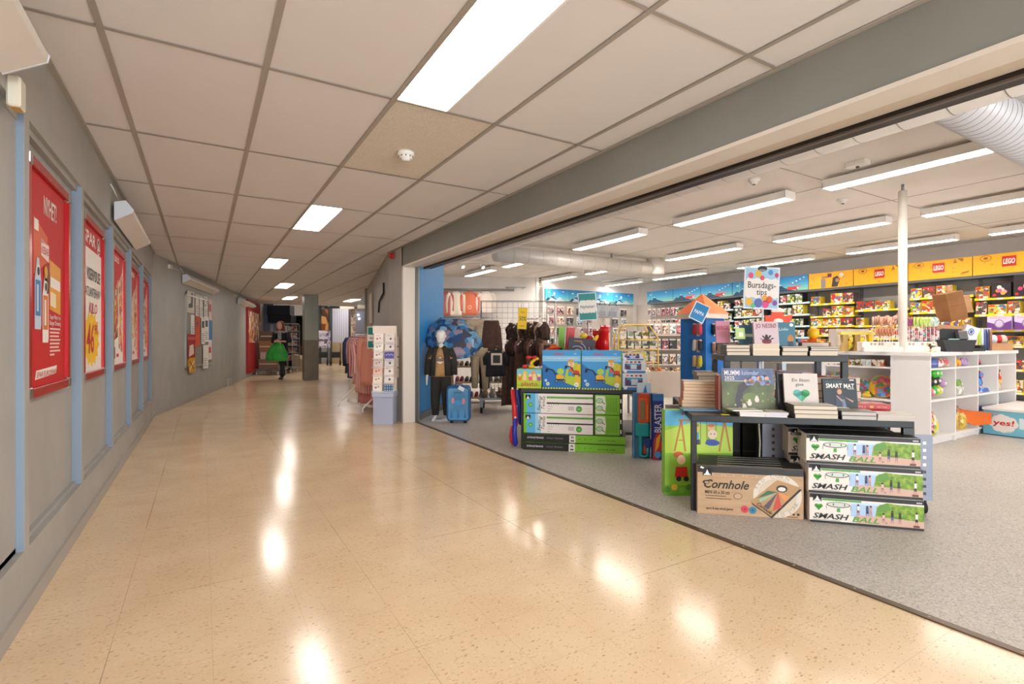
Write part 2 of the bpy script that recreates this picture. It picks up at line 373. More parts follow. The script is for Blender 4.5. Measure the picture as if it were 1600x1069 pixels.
# left wall with its recessed bays
b = MB(); D_ = .045; far = [1.5, 2.72, 3.84, 5.04, 6.24, 7.44, 8.64]; ZB, ZT = .26, 1.98
ys = [-5.0, .3]+far; 
b.box(-.75, -5, 0, -.6, 8.98, ZB, WALLC); b.box(-.75, -5, ZT, -.6, 8.98, H_CEIL, WALLC); b.box(-.75, -5, ZB, -.6-D_, 8.98, ZT, WALLC)
b.box(-.6-D_, -5, ZB, -.6, .34, ZT, WALLC); b.box(-.6-D_, 1.57, ZB, -.625, 2.72, ZT, WALLC)
for k, y in enumerate(far):
    y2 = y+.07 if k < 6 else 8.98
    b.box(-.6-D_, y+.002, ZB, -.6, y2, ZT, WALLC); b.box(-.6-D_+.001, y, ZB+.001, -.601, y+.002, ZT-.001, COOL_LIT_EDGE)  # thin blue face paints cool light from behind onto each jamb
for k in range(len(far)):   # moulding inside the head and foot of each bay
    ya = (.34 if k == 0 else far[k-1]+.07); b.box(-.6-D_, ya, ZT-.03, -.62, far[k], ZT, WALLC); b.box(-.6-D_, ya, ZB, -.625, far[k], ZB+.02, WALLC)
struct(b, 'wall_left')
b = MB(); b.box(-.6, -5, 0, -.588, 8.97, .07, plain('#a39c94', .5)); struct(b, 'baseboard_left')
b = MB(); e = (-.6+SK*(23-8.96), 23.0)
b.add([(-.6, 8.96, 0), (e[0], e[1], 0), (e[0], e[1], H_FAR), (-.6, 8.96, H_FAR), (-.75, 8.96, 0), (e[0]-.2, e[1], 0), (e[0]-.2, e[1], H_FAR), (-.75, 8.96, H_FAR)], [(0, 1, 2, 3), (7, 6, 5, 4), (0, 4, 5, 1), (3, 2, 6, 7)], WALLC); struct(b, 'wall_left')
ang = math.atan2(1, SK)      # direction of the bent wing
def wl(y, off=0):            # a point on the bent left wall, off metres in front of it
    n = math.hypot(1, SK); return (leftx(y)+off/n, y-SK*off/n)
b = MB(); p, q = wl(8.97, .002), wl(16.4, .002); b.bar((p[0], p[1], .035), (q[0], q[1], .035), .02, .07, plain('#a39c94', .5)); struct(b, 'baseboard_left')
# fascia over the shop opening, jamb and casing
b = MB(); b.box(2.27, -5, 2.065, 2.40, 6.62, H_CEIL+.5, FASCIA); b.box(2.27, 6.58, 0, 2.42, 7.2, H_CEIL+.5, WALLC)
b.add([(2.27, 7.2, 0), (rightx(12.4), 12.4, 0), (rightx(12.4), 12.4, H_CEIL), (2.27, 7.2, H_CEIL), (2.42, 7.17, 0), (rightx(12.4)+.15, 12.4, 0), (rightx(12.4)+.15, 12.4, H_CEIL), (2.42, 7.17, H_CEIL)], [(3, 2, 1, 0), (4, 5, 6, 7), (1, 2, 6, 5), (0, 4, 7, 3)], WALLC)
struct(b, 'wall_right')
b = MB(); b.box(2.40, -5, 2.09, 2.66, 6.62, 2.85, '#cfc3b3')
b.box(2.262, -5, 2.055, 2.405, 6.56, 2.075, CASING); b.box(2.41, -5, 2.075, 2.545, 6.56, 2.095, '#cdbfae')
b.box(2.262, 6.545, 0, 2.43, 6.60, 2.075, CASING, .004); struct(b, 'trim_3')
b = MB(); b.box(2.55, -5, 2.06, 2.66, 6.56, 2.10, plain('#2a2522', .4, .3, 'dark_track')); b.box(2.555, -5, 2.05, 2.575, 6.56, 2.062, plain('#6b625a', .4, .5, 'track_lip'))
b.box(2.43, 6.53, 0, 2.47, 6.60, 2.08, plain('#77716c', .35, .7, 'door_track')); b.box(2.475, 6.56, 0, 2.49, 6.62, 2.08, plain('#a9a7a4', .35, .7, 'door_track_light')); struct(b, 'trim_4')
# blue slanting partition behind the mannequin
p, q = Vector((2.49, 6.68, 0)), Vector((3.27, 7.6, 0))
b = MB(); b.bar((p.x, p.y, 1.4), (q.x, q.y, 1.4), .05, 2.8, noisy('blue_wall_paint', '#1f7fc0', '#2884c4', 2, .5)); struct(b, 'wall_partition')
b = MB(); dn = (q-p).normalized(); n_ = Vector((dn.y, -dn.x, 0))*.032
b.bar(tuple(p+n_+Vector((0, 0, .05))), tuple(q+n_+Vector((0, 0, .05))), .014, .1, plain('#5d6468', .6)); struct(b, 'baseboard_partition')
# shop walls
b = MB(); b.box(11.54, -5, 0, 11.7, 13.5, H_SHOP, SHOPW); struct(b, 'wall_back')
b = MB(); b.box(7.75, 11.62, 0, 11.7, 11.8, H_SHOP, SHOPW); struct(b, 'wall_side')
b = MB(); p, q = Vector((4.9, 13.15)), Vector((7.8, 11.68)); b.bar((p.x, p.y, 1.4), (q.x, q.y, 1.4), .12, 2.8, SHOPW)
b.bar((p.x, p.y-.1, 2.45), (q.x-.6, q.y+.2, 2.45), .06, .06, '#8f8a86'); struct(b, 'wall_clothes')
b = MB(); b.box(-1, -5.1, 0, 12, -5, .1, SHOPW); b.box(-1, -5.1, 2.3, 12, -5, 2.9, SHOPW); b.box(2.2, -5.1, .1, 3.1, -5, 2.3, SHOPW); b.box(11.3, -5.1, .1, 12, -5, 2.3, SHOPW); struct(b, 'wall_rear')
for n_w, (xa, xb) in enumerate(((-.75, 2.2), (3.1, 11.3))):  # unseen glass fronts, added to go with the rear fill lights
    b = MB(); k = 2 if n_w == 0 else 5
    for i in range(k+1): x = xa+(xb-xa)*i/k; b.box(x-.03, -5.08, .1, x+.03, -5.02, 2.3, ALU)
    b.box(xa, -5.08, .1, xb, -5.02, .16, ALU); b.box(xa, -5.08, 2.24, xb, -5.02, 2.3, ALU); b.box(xa, -5.06, .16, xb, -5.05, 2.24, CLEAR); struct(b, 'window_%d' % (n_w+1))
# far end of the corridor
b = MB(); b.box(-1, 25.4, 0, 10, 25.5, H_FAR, WALLC); struct(b, 'wall_end')
b = MB(); x0, y0 = at(485, 14.2); b.box(x0-.18, y0-.17, 1.10, x0+.18, y0+.17, H_CEIL, noisy('column_grey', '#8f938b', '#979b92', 2, .5)); b.box(x0-.184, y0-.174, .0, x0+.184, y0+.174, 1.10, noisy('column_brown', '#6f6557', '#786e60', 5, .5)); struct(b, 'column')
# ---------------------------------------------------------------- recessed corridor lamps
def flat_lamp(x, y, label):
    t = thing('ceiling_light', label, 'ceiling light', (x, y, H_CEIL))
    f = MB(); f.box(.0, 0, -.004, .3, .012, .05, WHITE); f.box(0, 1.188, -.004, .3, 1.2, .05, WHITE); f.box(0, 0, -.004, .012, 1.2, .05, WHITE); f.box(.288, 0, -.004, .3, 1.2, .05, WHITE); f.box(0, 0, .04, .3, 1.2, .05, WHITE); f.build('frame', t)
    d = MB(); d.box(.012, .012, -.001, .288, 1.188, .004, emis('#fff7f0', CORRIDOR_LAMP)); d.build('diffuser', t)
    return t
for (x, y), l in zip(LAMPS, ['large flush lamp panel at top centre, nearest in the corridor ceiling', 'flush lamp panel second along the corridor, past the smoke detector',
    'flush lamp panel third along the corridor ceiling', 'added flush lamp panel in the corridor ceiling, unseen behind the viewer', 'flush lamp panel fourth along the corridor, before the column',
    'flush lamp panel right of the grey column', 'flush lamp panel just behind the grey column']): flat_lamp(x, y, l)
for k, (x, y) in enumerate(((4.0, 20.0), (3.0, 22.5), (5.2, 23.0))):
    t = thing('ceiling_light', ['flush lamp panel in the far high ceiling, right of column', 'flush lamp panel deepest left in the far ceiling', 'flush lamp panel deepest right in the far ceiling'][k], 'ceiling light', (x, y, H_FAR-.02))
    d = MB(); d.box(0, 0, 0, .6, 1.2, .02, emis('#fff7f0', CORRIDOR_LAMP)); d.build('diffuser', t); d = MB(); d.box(-.02, -.02, .005, .62, 1.22, .03, WHITE); d.build('frame', t)
# smoke detector
t = thing('smoke_detector', 'white round smoke detector on the rough corridor ceiling tile', 'smoke detector', (*fl(634, 238, H_CEIL), H_CEIL))
b = MB(); b.lathe([(.055, 0), (.055, -.02), (.05, -.024)], WHITE, 24); b.build('base', t)
b = MB(); b.lathe([(.045, -.024), (.045, -.04), (.03, -.044), (.028, -.055), (.01, -.058)], WHITE, 24)
for k in range(10):
    a = k*.628; b.box(.0455*math.cos(a)-.004, .0455*math.sin(a)-.004, -.037, .0455*math.cos(a)+.004, .0455*math.sin(a)+.004, -.029, '#77726c')
b.build('sensor_head', t)
# red alarm sounder
t = thing('alarm_sounder', 'small red fire alarm sounder high on the wall corner', 'alarm', (2.262, 6.95, 2.26), math.pi/2*0)
b = MB(); b.box(-.03, -.035, -.04, .0, .035, .04, plain('#b01822', .4), .004); b.build('base', t); b = MB(); b.push((-.03, 0, 0), ry=-math.pi/2); b.lathe([(.035, 0), (.032, .03), (.012, .034)], plain('#c41c28', .35), 16); b.pop(); b.build('horn', t)
# ---------------------------------------------------------------- shop tube fittings
LX = [5.65, 7.95, 10.2]; LY = [1.53, 3.35, 5.6, 8.1, 10.2, -1.0]
def tube_lamp(x, y, L, label):
    t = thing('tube_light', label, 'ceiling light', (x, y, 2.68), group='tube fittings on the shop ceiling')
    b = MB(); b.box(-.09, 0, .015, .09, L, .085, WHITE, .004); b.box(-.095, -.006, -.002, .095, .006, .088, WHITE); b.box(-.095, L-.006, -.002, .095, L+.006, .088, WHITE)
    b.box(-.095, 0, 0, -.085, L, .06, WHITE); b.box(.085, 0, 0, .095, L, .06, WHITE); b.build('housing', t)
    b = MB(); b.box(-.075, .02, .004, .075, L-.02, .012, emis('#fff5ea', SHOP_LAMP)); b.build('diffuser', t)
    b = MB()
    for k in range(22): b.box(-.078, .03+(L-.06)*k/21-.002, -.001, .078, .03+(L-.06)*k/21+.002, .003, WHITE)
    b.build('louvre', t)
    for yy in (.2, L-.2): b = MB(); b.cyl((0, yy, .085), (0, yy, .13), .006, m=STEEL, n=6); b.build('suspension', t)
for i, x in enumerate(LX):
    for j, y in enumerate(LY):
        row = ['second', 'third', 'fourth', 'fifth', 'last', 'nearest'][j]
        tube_lamp(x, y, 1.42 if j == 0 else 1.6 if j < 4 else 1.35, f'white tube light, {row} row from the front, {["left", "middle", "far"][i]} column of the shop ceiling')
# ducts
DUCT = plain('#e2dcd6', .35, .1, 'painted_duct')
t = thing('air_duct', 'long white ribbed round air duct running behind the shop fascia', 'air duct', (0, 0, 0))
def pipe(b, P, ax, a0, a1, r, pitch, m):
    n = 40; c = lambda s_, q: [((s_, P[0]+q*math.cos(2*math.pi*i/n), P[1]+q*math.sin(2*math.pi*i/n)) if ax == 'x' else (P[0]+q*math.cos(2*math.pi*i/n), s_, P[1]+q*math.sin(2*math.pi*i/n))) for i in range(n)]
    b.loft([c(a0, r), c(a1, r)], m, True); s_ = a0+pitch
    while s_ < a1: b.loft([c(s_, r+.0015), c(s_+.005, r+.0015)], '#8f8a86', True, False); s_ += pitch
b = MB(); X0, Z0 = 3.75, 2.60; pipe(b, (X0, Z0), 'y', -3.0, 9.5, .19, .25, DUCT); b.build('main_pipe', t)
b = MB(); pipe(b, (1.33, Z0), 'x', X0+.1, 11.4, .155, .085, plain('#dfe0e6', .35, .1, 'painted_duct_cool')); b.build('branch_pipe', t)
for yy in (1.9, 5.2, 8.0): b = MB(); b.box(X0-.01, yy, Z0+.18, X0+.01, yy+.03, H_SHOP, STEEL); b.build('hanger_strap', t)
t = thing('air_duct', 'short white air duct with a round outlet box near the back left lamps', 'air duct', (0, 0, 0))
YB = 7.7; b = MB(); pipe(b, (YB, 2.58), 'x', 4.3, 8.0, .14, .3, DUCT); b.build('main_pipe', t)
b = MB(); b.lathe([(.19, 2.46), (.2, 2.48), (.2, 2.70), (.17, 2.72), (.17, 2.8)], DUCT, 24, (8.1, YB)); b.build('outlet', t)
b = MB(); b.box(6.9, YB-.01, 2.7, 6.93, YB+.01, H_SHOP, STEEL); b.build('hanger_strap', t)
for k, (px, py) in enumerate(((1340, 252), (1178, 280), (1317, 311))):
    x, y = fl(px, py, H_SHOP); t = thing('ceiling_sensor', ['white box sensor on the shop ceiling by the nearest lamps', 'small round sensor on the shop ceiling left of the box sensor', 'small round sensor on the shop ceiling beside the white pole'][k], 'sensor', (x, y, H_SHOP))
    b = MB()
    if k == 0: b.box(-.05, -.09, -.05, .05, .09, 0, WHITE, .006)
    else: b.lathe([(.06, 0), (.06, -.02), (.035, -.03), (.035, -.05), (.01, -.055)], WHITE, 18)
    b.build('base', t); b = MB(); b.cyl((0, 0, -.05), (0, 0, -.062), .015, m='#55514c', n=10); b.build('lens', t)
b = MB(); pr = [(5.4, 12.6), (6.3, 12.15)]
t = thing('spotlight_rail', 'rail with small spotlights above the clothes wall', 'lamp', (4.3, 10.0, H_SHOP))
b.bar((-.9, .4, -.03), (1.0, -.2, -.03), .03, .03, WHITE); b.build('rail', t)
for k in range(5):
    b = MB(); x = -.8+.4*k; y = .37-.15*k; b.cyl((x, y, -.04), (x, y, -.09), .012, m=WHITE, n=8); b.cyl((x, y, -.09), (x+.02, y-.06, -.16), .03, .035, WHITE, 12); b.cyl((x+.02, y-.06, -.161), (x+.021, y-.062, -.164), .028, m=emis('#fff3df', 40), n=12); b.build('spot_head', t)
# ================================================================ LEFT WALL: posters, lamps, notice board
def poster(y0, label, art, name='wall_poster'):
    """snap-frame poster 0.77 x 1.03 m hanging in a bay; local x runs along the wall"""
    t = thing(name, label, 'poster', (-.6-.045, y0, .84), math.pi/2, 'advertising posters on the left wall')
    W_, H_ = .78, 1.04; red = plain('#b3161c', .25, .2, 'red_enamel')
    f = MB()
    for a in ((0, 0, .045, H_), (W_-.045, 0, W_, H_), (.045, 0, W_-.045, .045), (.045, H_-.045, W_-.045, H_)): f.box(a[0], -.03, a[1], a[2], -.003, a[3], red, .004)
    f.build('frame', t)
    for x in (0, W_-.05):
        for z in (0, H_-.05): c = MB(); c.box(x-.004, -.033, z-.004, x+.054, -.002, z+.054, CHROME, .008); c.build('corner_clip', t)
    s = MB(); s.box(.04, -.012, .04, W_-.04, -.004, H_-.04, plain('#c8101a', .6)); s.face((.04, -.012, .04), (1, 0, 0), (0, 0, 1)); art(s, W_-.08, H_-.08); s.build('sheet', t)
    return t
RED = plain('#c4060f', .6); YEL = '#f2c21c'; INK = '#1a1714'; WH = '#f2ece4'
def art_new(s, w, h):
    s.R(0, 0, w, h, RED, 1); s.X('NYHET!', .27, .80, .085, WH, 3, w=.24, bold=.04)
    s.P([(.10, .76), (.34, .70), (.34, .58), (.10, .50)], '#d8582a', 2); s.R(.11, .70, .07, .05, WH, 3)
    s.P([(.38, .60), (.60, .58), (.60, .34), (.38, .36)], '#e8a02a', 2); s.P([(.39, .52), (.59, .51), (.59, .46), (.39, .47)], WH, 3); s.P([(.39, .45), (.50, .44), (.50, .37), (.39, .38)], '#f0e2bc', 3)
    s.P([(.22, .68), (.36, .66), (.36, .58), (.22, .60)], '#f3dcd6', 4); s.X('KEBAB', .23, .61, .035, '#c8101a', 5, w=.12, bold=.02)
    s.X('Baconost', .225, .66, .02, '#c8101a', 5, w=.10)
    for x, c1, c2, y0, y1 in ((.11, '#c5d5e8', '#3f79b8', .26, .58), (.24, '#f2ece4', '#e07a28', .20, .52)):
        s.P([(x, y0), (x+.1, y0), (x+.11, y0+.02), (x+.11, y1-.1), (x+.07, y1), (x+.04, y1), (x, y1-.1)], c1, 5); s.R(x+.012, y0+.06, .085, .16, c2, 6); s.D(x+.055, y0+.26, .03, WH, 7); s.D(x+.055, y0+.26, .02, INK, 8); s.R(x+.03, y0+.08, .03, .12, c1, 7)
    s.D(.33, .50, .05, '#7a3a1a', 5, .07); s.D(.30, .53, .03, '#d8a428', 6)
    s.X('Super Meny i ny', .38, .315, .022, WH, 3, w=.22, bold=.02); s.X('Burger Dressing', .38, .285, .022, WH, 3, w=.22, bold=.02)
    for k in range(8): s.R(.38, .262-.018*k, .21-(k % 3)*.015 if k < 7 else .09, .009, '#f0c8c0', 3)
    s.P([(.12, .035), (.50, .045), (.52, .085), (.14, .075)], WH, 3); s.X('SPAR EUROSPAR', .145, .042, .026, RED, 4, w=.35, bold=.02, shear=.2)
def art_price(s, w, h):
    s.R(0, 0, w, h, WH, 1); s.R(0, h-.15, w, .15, RED, 2); s.X('SPAR', .06, h-.12, .08, WH, 3, w=.40, bold=.05); s.D(.58, h-.09, .06, WH, 3); s.D(.58, h-.09, .05, '#1f2a24', 4); s.P([(.54, h-.12), (.62, h-.12), (.58, h-.05)], WH, 5)
    s.X('VISERPØLSE', .14, .61, .075, INK, 3, w=.50, bold=.05); s.X('ATLANTERHAV', .10, .50, .06, INK, 3, w=.54, bold=.02)
    s.X('KILO', .22, .39, .07, '#c8202a', 4, w=.3, bold=.03, shear=.2)
    s.P([(.06+.0*k+ (.60 if k % 2 else .56)*.5+(.29 if k % 2 else .25)*math.cos(k*math.pi/14)*1.0-.03, .22+(.19 if k % 2 else .155)*math.sin(k*math.pi/14)) for k in range(28)], '#f4c416', 2)
    s.X('46', .14, .13, .19, '#c8202a', 4, w=.26, bold=.04, shear=.1); s.X('90', .42, .25, .07, '#c8202a', 4, w=.12, bold=.03)
def art_food(pal, txt):
    def a(s, w, h):
        s.R(0, 0, w, h, WH, 1); s.P([(0, h), (w, h), (w*.9, h*.86), (0, h*.55)], RED, 2); s.X(txt, .03, h-.08, .05, WH, 3, w=.4, bold=.03)
        s.P([(0, h*.55), (w*.55, h*.78), (w*.5, h*.25), (0, h*.20)], busy(pal, 26), 3)
        s.P([(w*.58, h*.75), (w*.92, h*.85), (w*.92, h*.1), (w*.58, h*.15)], busy(['#e9c9a0', '#c8541e', '#f0e8dc', '#a83214', '#e9a23a'], 20), 3)
        s.R(w*.06, h*.06, w*.2, h*.1, '#2a1a18', 4); s.R(w*.32, h*.05, w*.3, h*.1, WH, 4); s.R(w*.36, h*.07, w*.2, h*.03, RED, 5)
        for k in range(4): s.D(w*.7, h*(.3+.1*k), .04, ['#e05a20', '#f0c030', '#b02818', '#e88a30'][k], 4)
    return a
poster(2.86, 'red framed poster with white NYHET! heading, nearest on the left wall', art_new)
poster(4.02, 'white price poster with yellow splash reading 46 in red frame', art_price)
poster(5.22, 'red framed food poster, third along the left wall', art_food(['#c8541e', '#e8a02a', '#6a2a12', '#f0d8a8', '#b01822'], 'TILBUD'))
poster(6.42, 'red framed food poster with large white slant, fourth along the left wall', art_food(['#e8ded0', '#d8602a', '#f0d8a8', '#cfc6bb'], 'FERSK'))
poster(7.62, 'red framed food poster, last one before the wall bends', art_food(['#c8301e', '#e8b02a', '#7a2a12', '#f4eadc'], 'GODT'))
# wedge-shaped wall uplights
def uplight(x, y, rz, L, z, label):
    t = thing('wall_lamp', label, 'wall lamp', (x, y, z), rz, 'wedge lamps under the corridor ceiling')
    b = MB(); out = [(0, 0), (.17, .10), (.15, .125), (.0, .05)]
    b.push((0, 0, 0), rz=0); sec = [(.02, -.05), (.135, .02), (.14, .045), (.09, .11), (.02, .09)]
    b.loft([[(u, y_, v) for u, v in sec] for y_ in (0, L)], noisy('wedge_white', '#d9d3cc', '#dfd9d2', 3, .4), False); b.pop(); b.build('shade', t)
    for yy in (0, L): e_ = MB(); e_.loft([[(u*1.02, y_+yy, v*1.02) for u, v in sec] for y_ in (-.004, .004)], plain('#c8ccd4', .4), False); e_.build('end_cap', t)
    for yy in (.15, L-.15): h = MB(); h.bar((.0, yy, .09), (.06, yy, .09), .02, .012, CHAR); h.build('bracket', t)
    c = MB(); c.tube([(.04, .02, .12), (.03, -.06, .16), (.01, -.1, .2)], .006, '#cfcac2'); c.build('cable', t)
uplight(-.6, .88, 0, 1.5, 2.04, 'white wedge wall lamp at the top left, nearest')
uplight(-.6, 4.95, 0, 1.5, 2.06, 'white wedge wall lamp above the third poster')
bend = math.atan2(-SK, 1)
x, y = wl(10.3); uplight(x, y, bend, 2.3, 2.10, 'white wedge wall lamp above the notice board')
x, y = wl(15.3); uplight(x, y, bend, 2.4, 2.10, 'white wedge wall lamp farthest down the corridor, left wall')
# junction boxes
b = MB(); b.box(0, -.035, -.055, .04, .035, .055, plain('#d6cfbf', .5), .006); b.box(.01, -.03, -.058, .036, .03, -.054, '#c89a5a'); one(b, 'junction_box', 'cream junction box on the left wall below the nearest wedge lamp', 'box', (-.6, 2.53, 1.985))
for k, yy in enumerate((9.65, 15.0)):
    x, y = wl(yy); b = MB(); b.box(0, -.06, -.03, .04, .06, .03, plain('#d6d0c4', .5), .005); b.bar((.02, .06, 0), (.02, .5, 0), .008, .008, '#cfc9bd')
    one(b, 'junction_box', ['small white junction box high on the bent wall, before the notice board', 'small white junction box high on the wall before the farthest wedge lamp'][k], 'box', (x, y, 2.24), bend)
x, y = wl(14.2); b = MB(); b.box(0, -.25, 0, .05, .25, .17, '#a9a59b', .004); one(b, 'cable_box', 'low grey boxed duct at the foot of the left wall', 'box', (x, y, 0), bend)
# notice board
x, y = wl(10.5, .0)
t = thing('notice_board', 'steel framed notice board crowded with flyers on the bent left wall', 'notice board', (x, y, .60), bend+math.pi/2)
t.rotation_euler = (0, 0, math.atan2(1, SK))
W_, H_ = 1.95, 1.30
b = MB(); b.box(.02, -.02, .02, W_-.02, 0, H_-.02, '#8f8b82'); b.build('panel', t)
b = MB()
for a in ((0, 0, .03, H_), (W_-.03, 0, W_, H_), (0, 0, W_, .03), (0, H_-.03, W_, H_)): b.box(a[0], -.035, a[1], a[2], 0, a[3], ALU, .003)
b.build('frame', t)
NB = [('poster with dark boots', .08, .86, .46, .38, '#d9d3c8', 'boot'), ('narrow white flyer', .30, .43, .26, .40, '#efece8', ''), ('tall white flyer', .62, .82, .26, .40, '#e6e0d8', ''), ('plain white notice', .92, .80, .24, .42, '#efece6', ''),
      ('orange flyer', .60, .26, .34, .56, '#d8562a', 'box'), ('red and yellow shop leaflet', .08, -.12, .50, .60, '#a8201e', 'ad'), ('white notice with dark picture', 1.02, .30, .30, .52, '#efece8', 'pic'),
      ('flyer with round emblem', 1.22, .78, .32, .46, '#e9e4de', 'ring'), ('blue and white flyer', 1.62, .22, .26, .58, '#3d7fb4', 'low'), ('long white leaflet', 1.28, .34, .34, .50, '#f2eee8', 'pic'),
      ('red and white small ad', 1.56, -.02, .32, .34, '#e8dcd8', 'red'), ('white leaflet hanging at the bottom', 1.14, -.18, .42, .46, '#f0ece6', ''), ('pale pink flyer', 1.58, .78, .30, .44, '#e0c4bc', 'red'), ('yellow patterned leaflet', .12, -.20, .42, .26, '#d8a020', 'x')]
for k, (nm, px_, pz_, pw, ph, c, k_) in enumerate(NB):
    s = MB(); yy = -.024-.0012*k; s.box(px_, yy-.001, pz_+.12, px_+pw, yy, pz_+.12+ph, plain(c, .7)); s.face((px_, yy-.001, pz_+.12), (1, 0, 0), (0, 0, 1))
    for i in range(5 if k_ in ('', 'pic', 'ring') else 0): s.R(.03, ph*.1+i*.035, pw*(.8-.12*(i % 3)), .01, '#7d7a78', 1)
    if k_ == 'boot': s.P([(.26, .36), (.36, .36), (.36, .10), (.08, .08), (.07, .14), (.24, .18)], '#4a4238', 1)
    if k_ == 'box': s.R(.03, .35, pw-.06, .15, '#b8401e', 1); s.D(.15, .42, .04, '#4a3020', 2)
    if k_ == 'ad': s.R(0, ph-.1, pw, .05, '#d04a3a', 1); s.P([(.08, .2), (.42, .25), (.38, .42), (.12, .40)], '#e8d8c0', 1); s.R(0, 0, pw, .16, '#e0a81c', 1)
    if k_ == 'pic': s.R(.05, ph*.6, pw*.6, ph*.25, '#3a3f48', 1)
    if k_ == 'ring': s.D(.12, ph-.12, .08, '#2c2a2a', 1); s.D(.12, ph-.12, .06, '#e9e4de', 2)
    if k_ == 'low': s.R(0, 0, pw, .16, '#e8eef2', 1)
    if k_ == 'red': s.R(.05, ph*.4, pw*.6, ph*.35, '#b8303a', 1)
    if k_ == 'x': s.Ln((.05, .05), (.35, .2), .03, '#f0e8d8', 1); s.Ln((.05, .2), (.35, .05), .03, '#8a1c1a', 1)
    tag(s.build('flyer', t), label=nm)
# ================================================================ FAR END OF THE CORRIDOR
RB = plain('#a8121a', .3)
x, y = wl(16.7); L = 2.5
t = thing('red_hoarding', 'red gloss panel with food pictures at the far left wall', 'sign', (x, y, 0), math.atan2(1, SK))
b = MB(); b.box(0, -.06, .12, L, 0, 2.28, RB, .003); b.build('board', t)
b = MB(); b.box(.05, -.07, 1.02, L-.4, -.06, 1.95, busy(['#8a1c18', '#c8501e', '#e8c8a0', '#f0e8dc', '#7a3018', '#d8a040'], 7)); b.build('picture', t)
b = MB(); b.box(L-.35, -.08, .3, L-.02, -.06, 1.9, busy(['#5a3020', '#8a5a3a', '#c8a080', '#3a2018'], 9)); b.build('side_picture', t)
# blue wall end + dark boxes hung above the trolleys
x, y = at(417, 18.6)
b = MB(); b.box(-.35, -.02, 0, .25, .3, 3.1, noisy('blue_grey_paint', '#6f7f93', '#77879b', 2, .5)); struct(b, 'wall_far_left').location = (x, y, 0); bpy.data.objects['wall_far_left'].rotation_euler = (0, 0, RZ)
x, y = at(437, 18.4)
t = thing('hanging_sign_box', 'dark stepped box sign above the cage trolleys', 'sign', (x, y, 1.72), RZ)
b = MB(); b.box(-.46, 0, .28, .36, .4, .62, plain('#1c2230', .5), .01); b.build('upper_box', t); b = MB(); b.box(-.4, -.05, 0, .42, .4, .28, plain('#16181f', .5), .01); b.build('lower_box', t)
def cage(px, t_, label, top=1.62, w=.72, fill=1):
    x, y = at(px, t_); t = thing('cage_trolley', label, 'trolley', (x, y, 0), RZ, 'steel cage trolleys')
    for sx in (-1, 1):
        b = MB(); xx = sx*w/2
        b.tube([(xx, -.3, .2), (xx, -.3, top), (xx, .3, top), (xx, .3, .2)], .014, STEEL)
        for k in range(1, 6): b.cyl((xx, -.3+.1*k, .2), (xx, -.3+.1*k, top), .004, m=STEEL, n=5)
        for k in range(1, 5): b.cyl((xx, -.3, .2+(top-.2)*k/5), (xx, .3, .2+(top-.2)*k/5), .004, m=STEEL, n=5)
        b.build('side_grid', t)
    b = MB()
    for k in range(9): b.cyl((-w/2+w*k/8, .3, .2), (-w/2+w*k/8, .3, top), .004, m=STEEL, n=5)
    for k in range(1, 6): b.cyl((-w/2, .3, .2+(top-.2)*k/6), (w/2, .3, .2+(top-.2)*k/6), .005, m=STEEL, n=5)
    b.build('back_grid', t)
    b = MB(); b.box(-w/2, -.32, .16, w/2, .32, .2, STEEL); b.build('deck', t)
    for sx in (-1, 1):
        for sy in (-1, 1): b = MB(); b.push((sx*(w/2-.06), sy*.26, 0)); b.cyl((-.012, 0, .055), (.012, 0, .055), .055, m=plain('#b8b8ba', .5), n=14); b.box(-.02, -.02, .1, .02, .02, .16, STEEL); b.pop(); b.build('caster', t)
    return x, y
x, y = cage(424, 16.4, 'steel cage trolley left of the walking person', w=.78)
for k, (z, h, c, w_) in enumerate(((.2, .3, '#7a6a55', .6), (.5, .22, '#b7b3ad', .5), (.72, .35, '#8a6a4c', .58), (1.07, .3, '#5c4c40', .5))):
    b = MB(); b.box(-w_/2, -.22, 0, w_/2, .2, h, noisy('carton_%d' % k, c, c, 3, .8), .004); b.box(-w_/2+.02, -.221, h*.45, w_/2-.02, -.2195, h*.55, '#cbbfa8')
    one(b, 'cardboard_carton', f'{["brown", "pale grey", "tan", "dark brown"][k]} carton, {["bottom", "second", "third", "top"][k]} in the left cage trolley', 'box', (x, y, z), RZ, 'cartons in the left cage trolley')
x, y = cage(446, 17.4, 'steel cage trolley behind the walking person', w=.7)
# dark shelving + goods behind the person
x, y = at(462, 19.0)
t = thing('goods_shelf', 'dark shelf unit with magazines between the trolleys and the column', 'shelf', (x, y, 0), RZ)
b = MB(); b.box(-.6, .3, 0, .5, .34, 2.0, BLACK); b.box(-.62, -.1, 0, -.58, .34, 2.0, BLACK); b.box(-.62, -.1, 1.96, .5, .34, 2.0, BLACK); b.build('case', t)
for k in range(6): b = MB(); b.box(-.58, -.1, .35+.27*k, .0, .3, .37+.27*k, WHITE); b.build('shelf', t)
for k in range(5):
    b = MB(); b.box(-.25, -.14, 0, .25, -.1, .17, busy(['#d8cfc0', '#b89a70', '#efe8da', '#a8483a'], 14)); b.box(-.25, -.141, .02, -.1, -.14, .14, '#f0ece4')
    one(b, 'magazine_bundle', f'bundle of magazines on the dark far shelf, {ORD[k]} board from the bottom', 'magazines', (*at(455, 18.98), .38+.27*k), RZ, 'magazine bundles on the dark far shelf')
b = MB(); b.prism([(0, 0), (.4, 0), (.42, .3), (.2, .55), (0, .6)], 0, .4, plain('#b7a483', .8)); one(b, 'paper_sack', 'beige sack leaning beside the dark far shelf', 'sack', (*at(457, 18.0), 0), RZ)
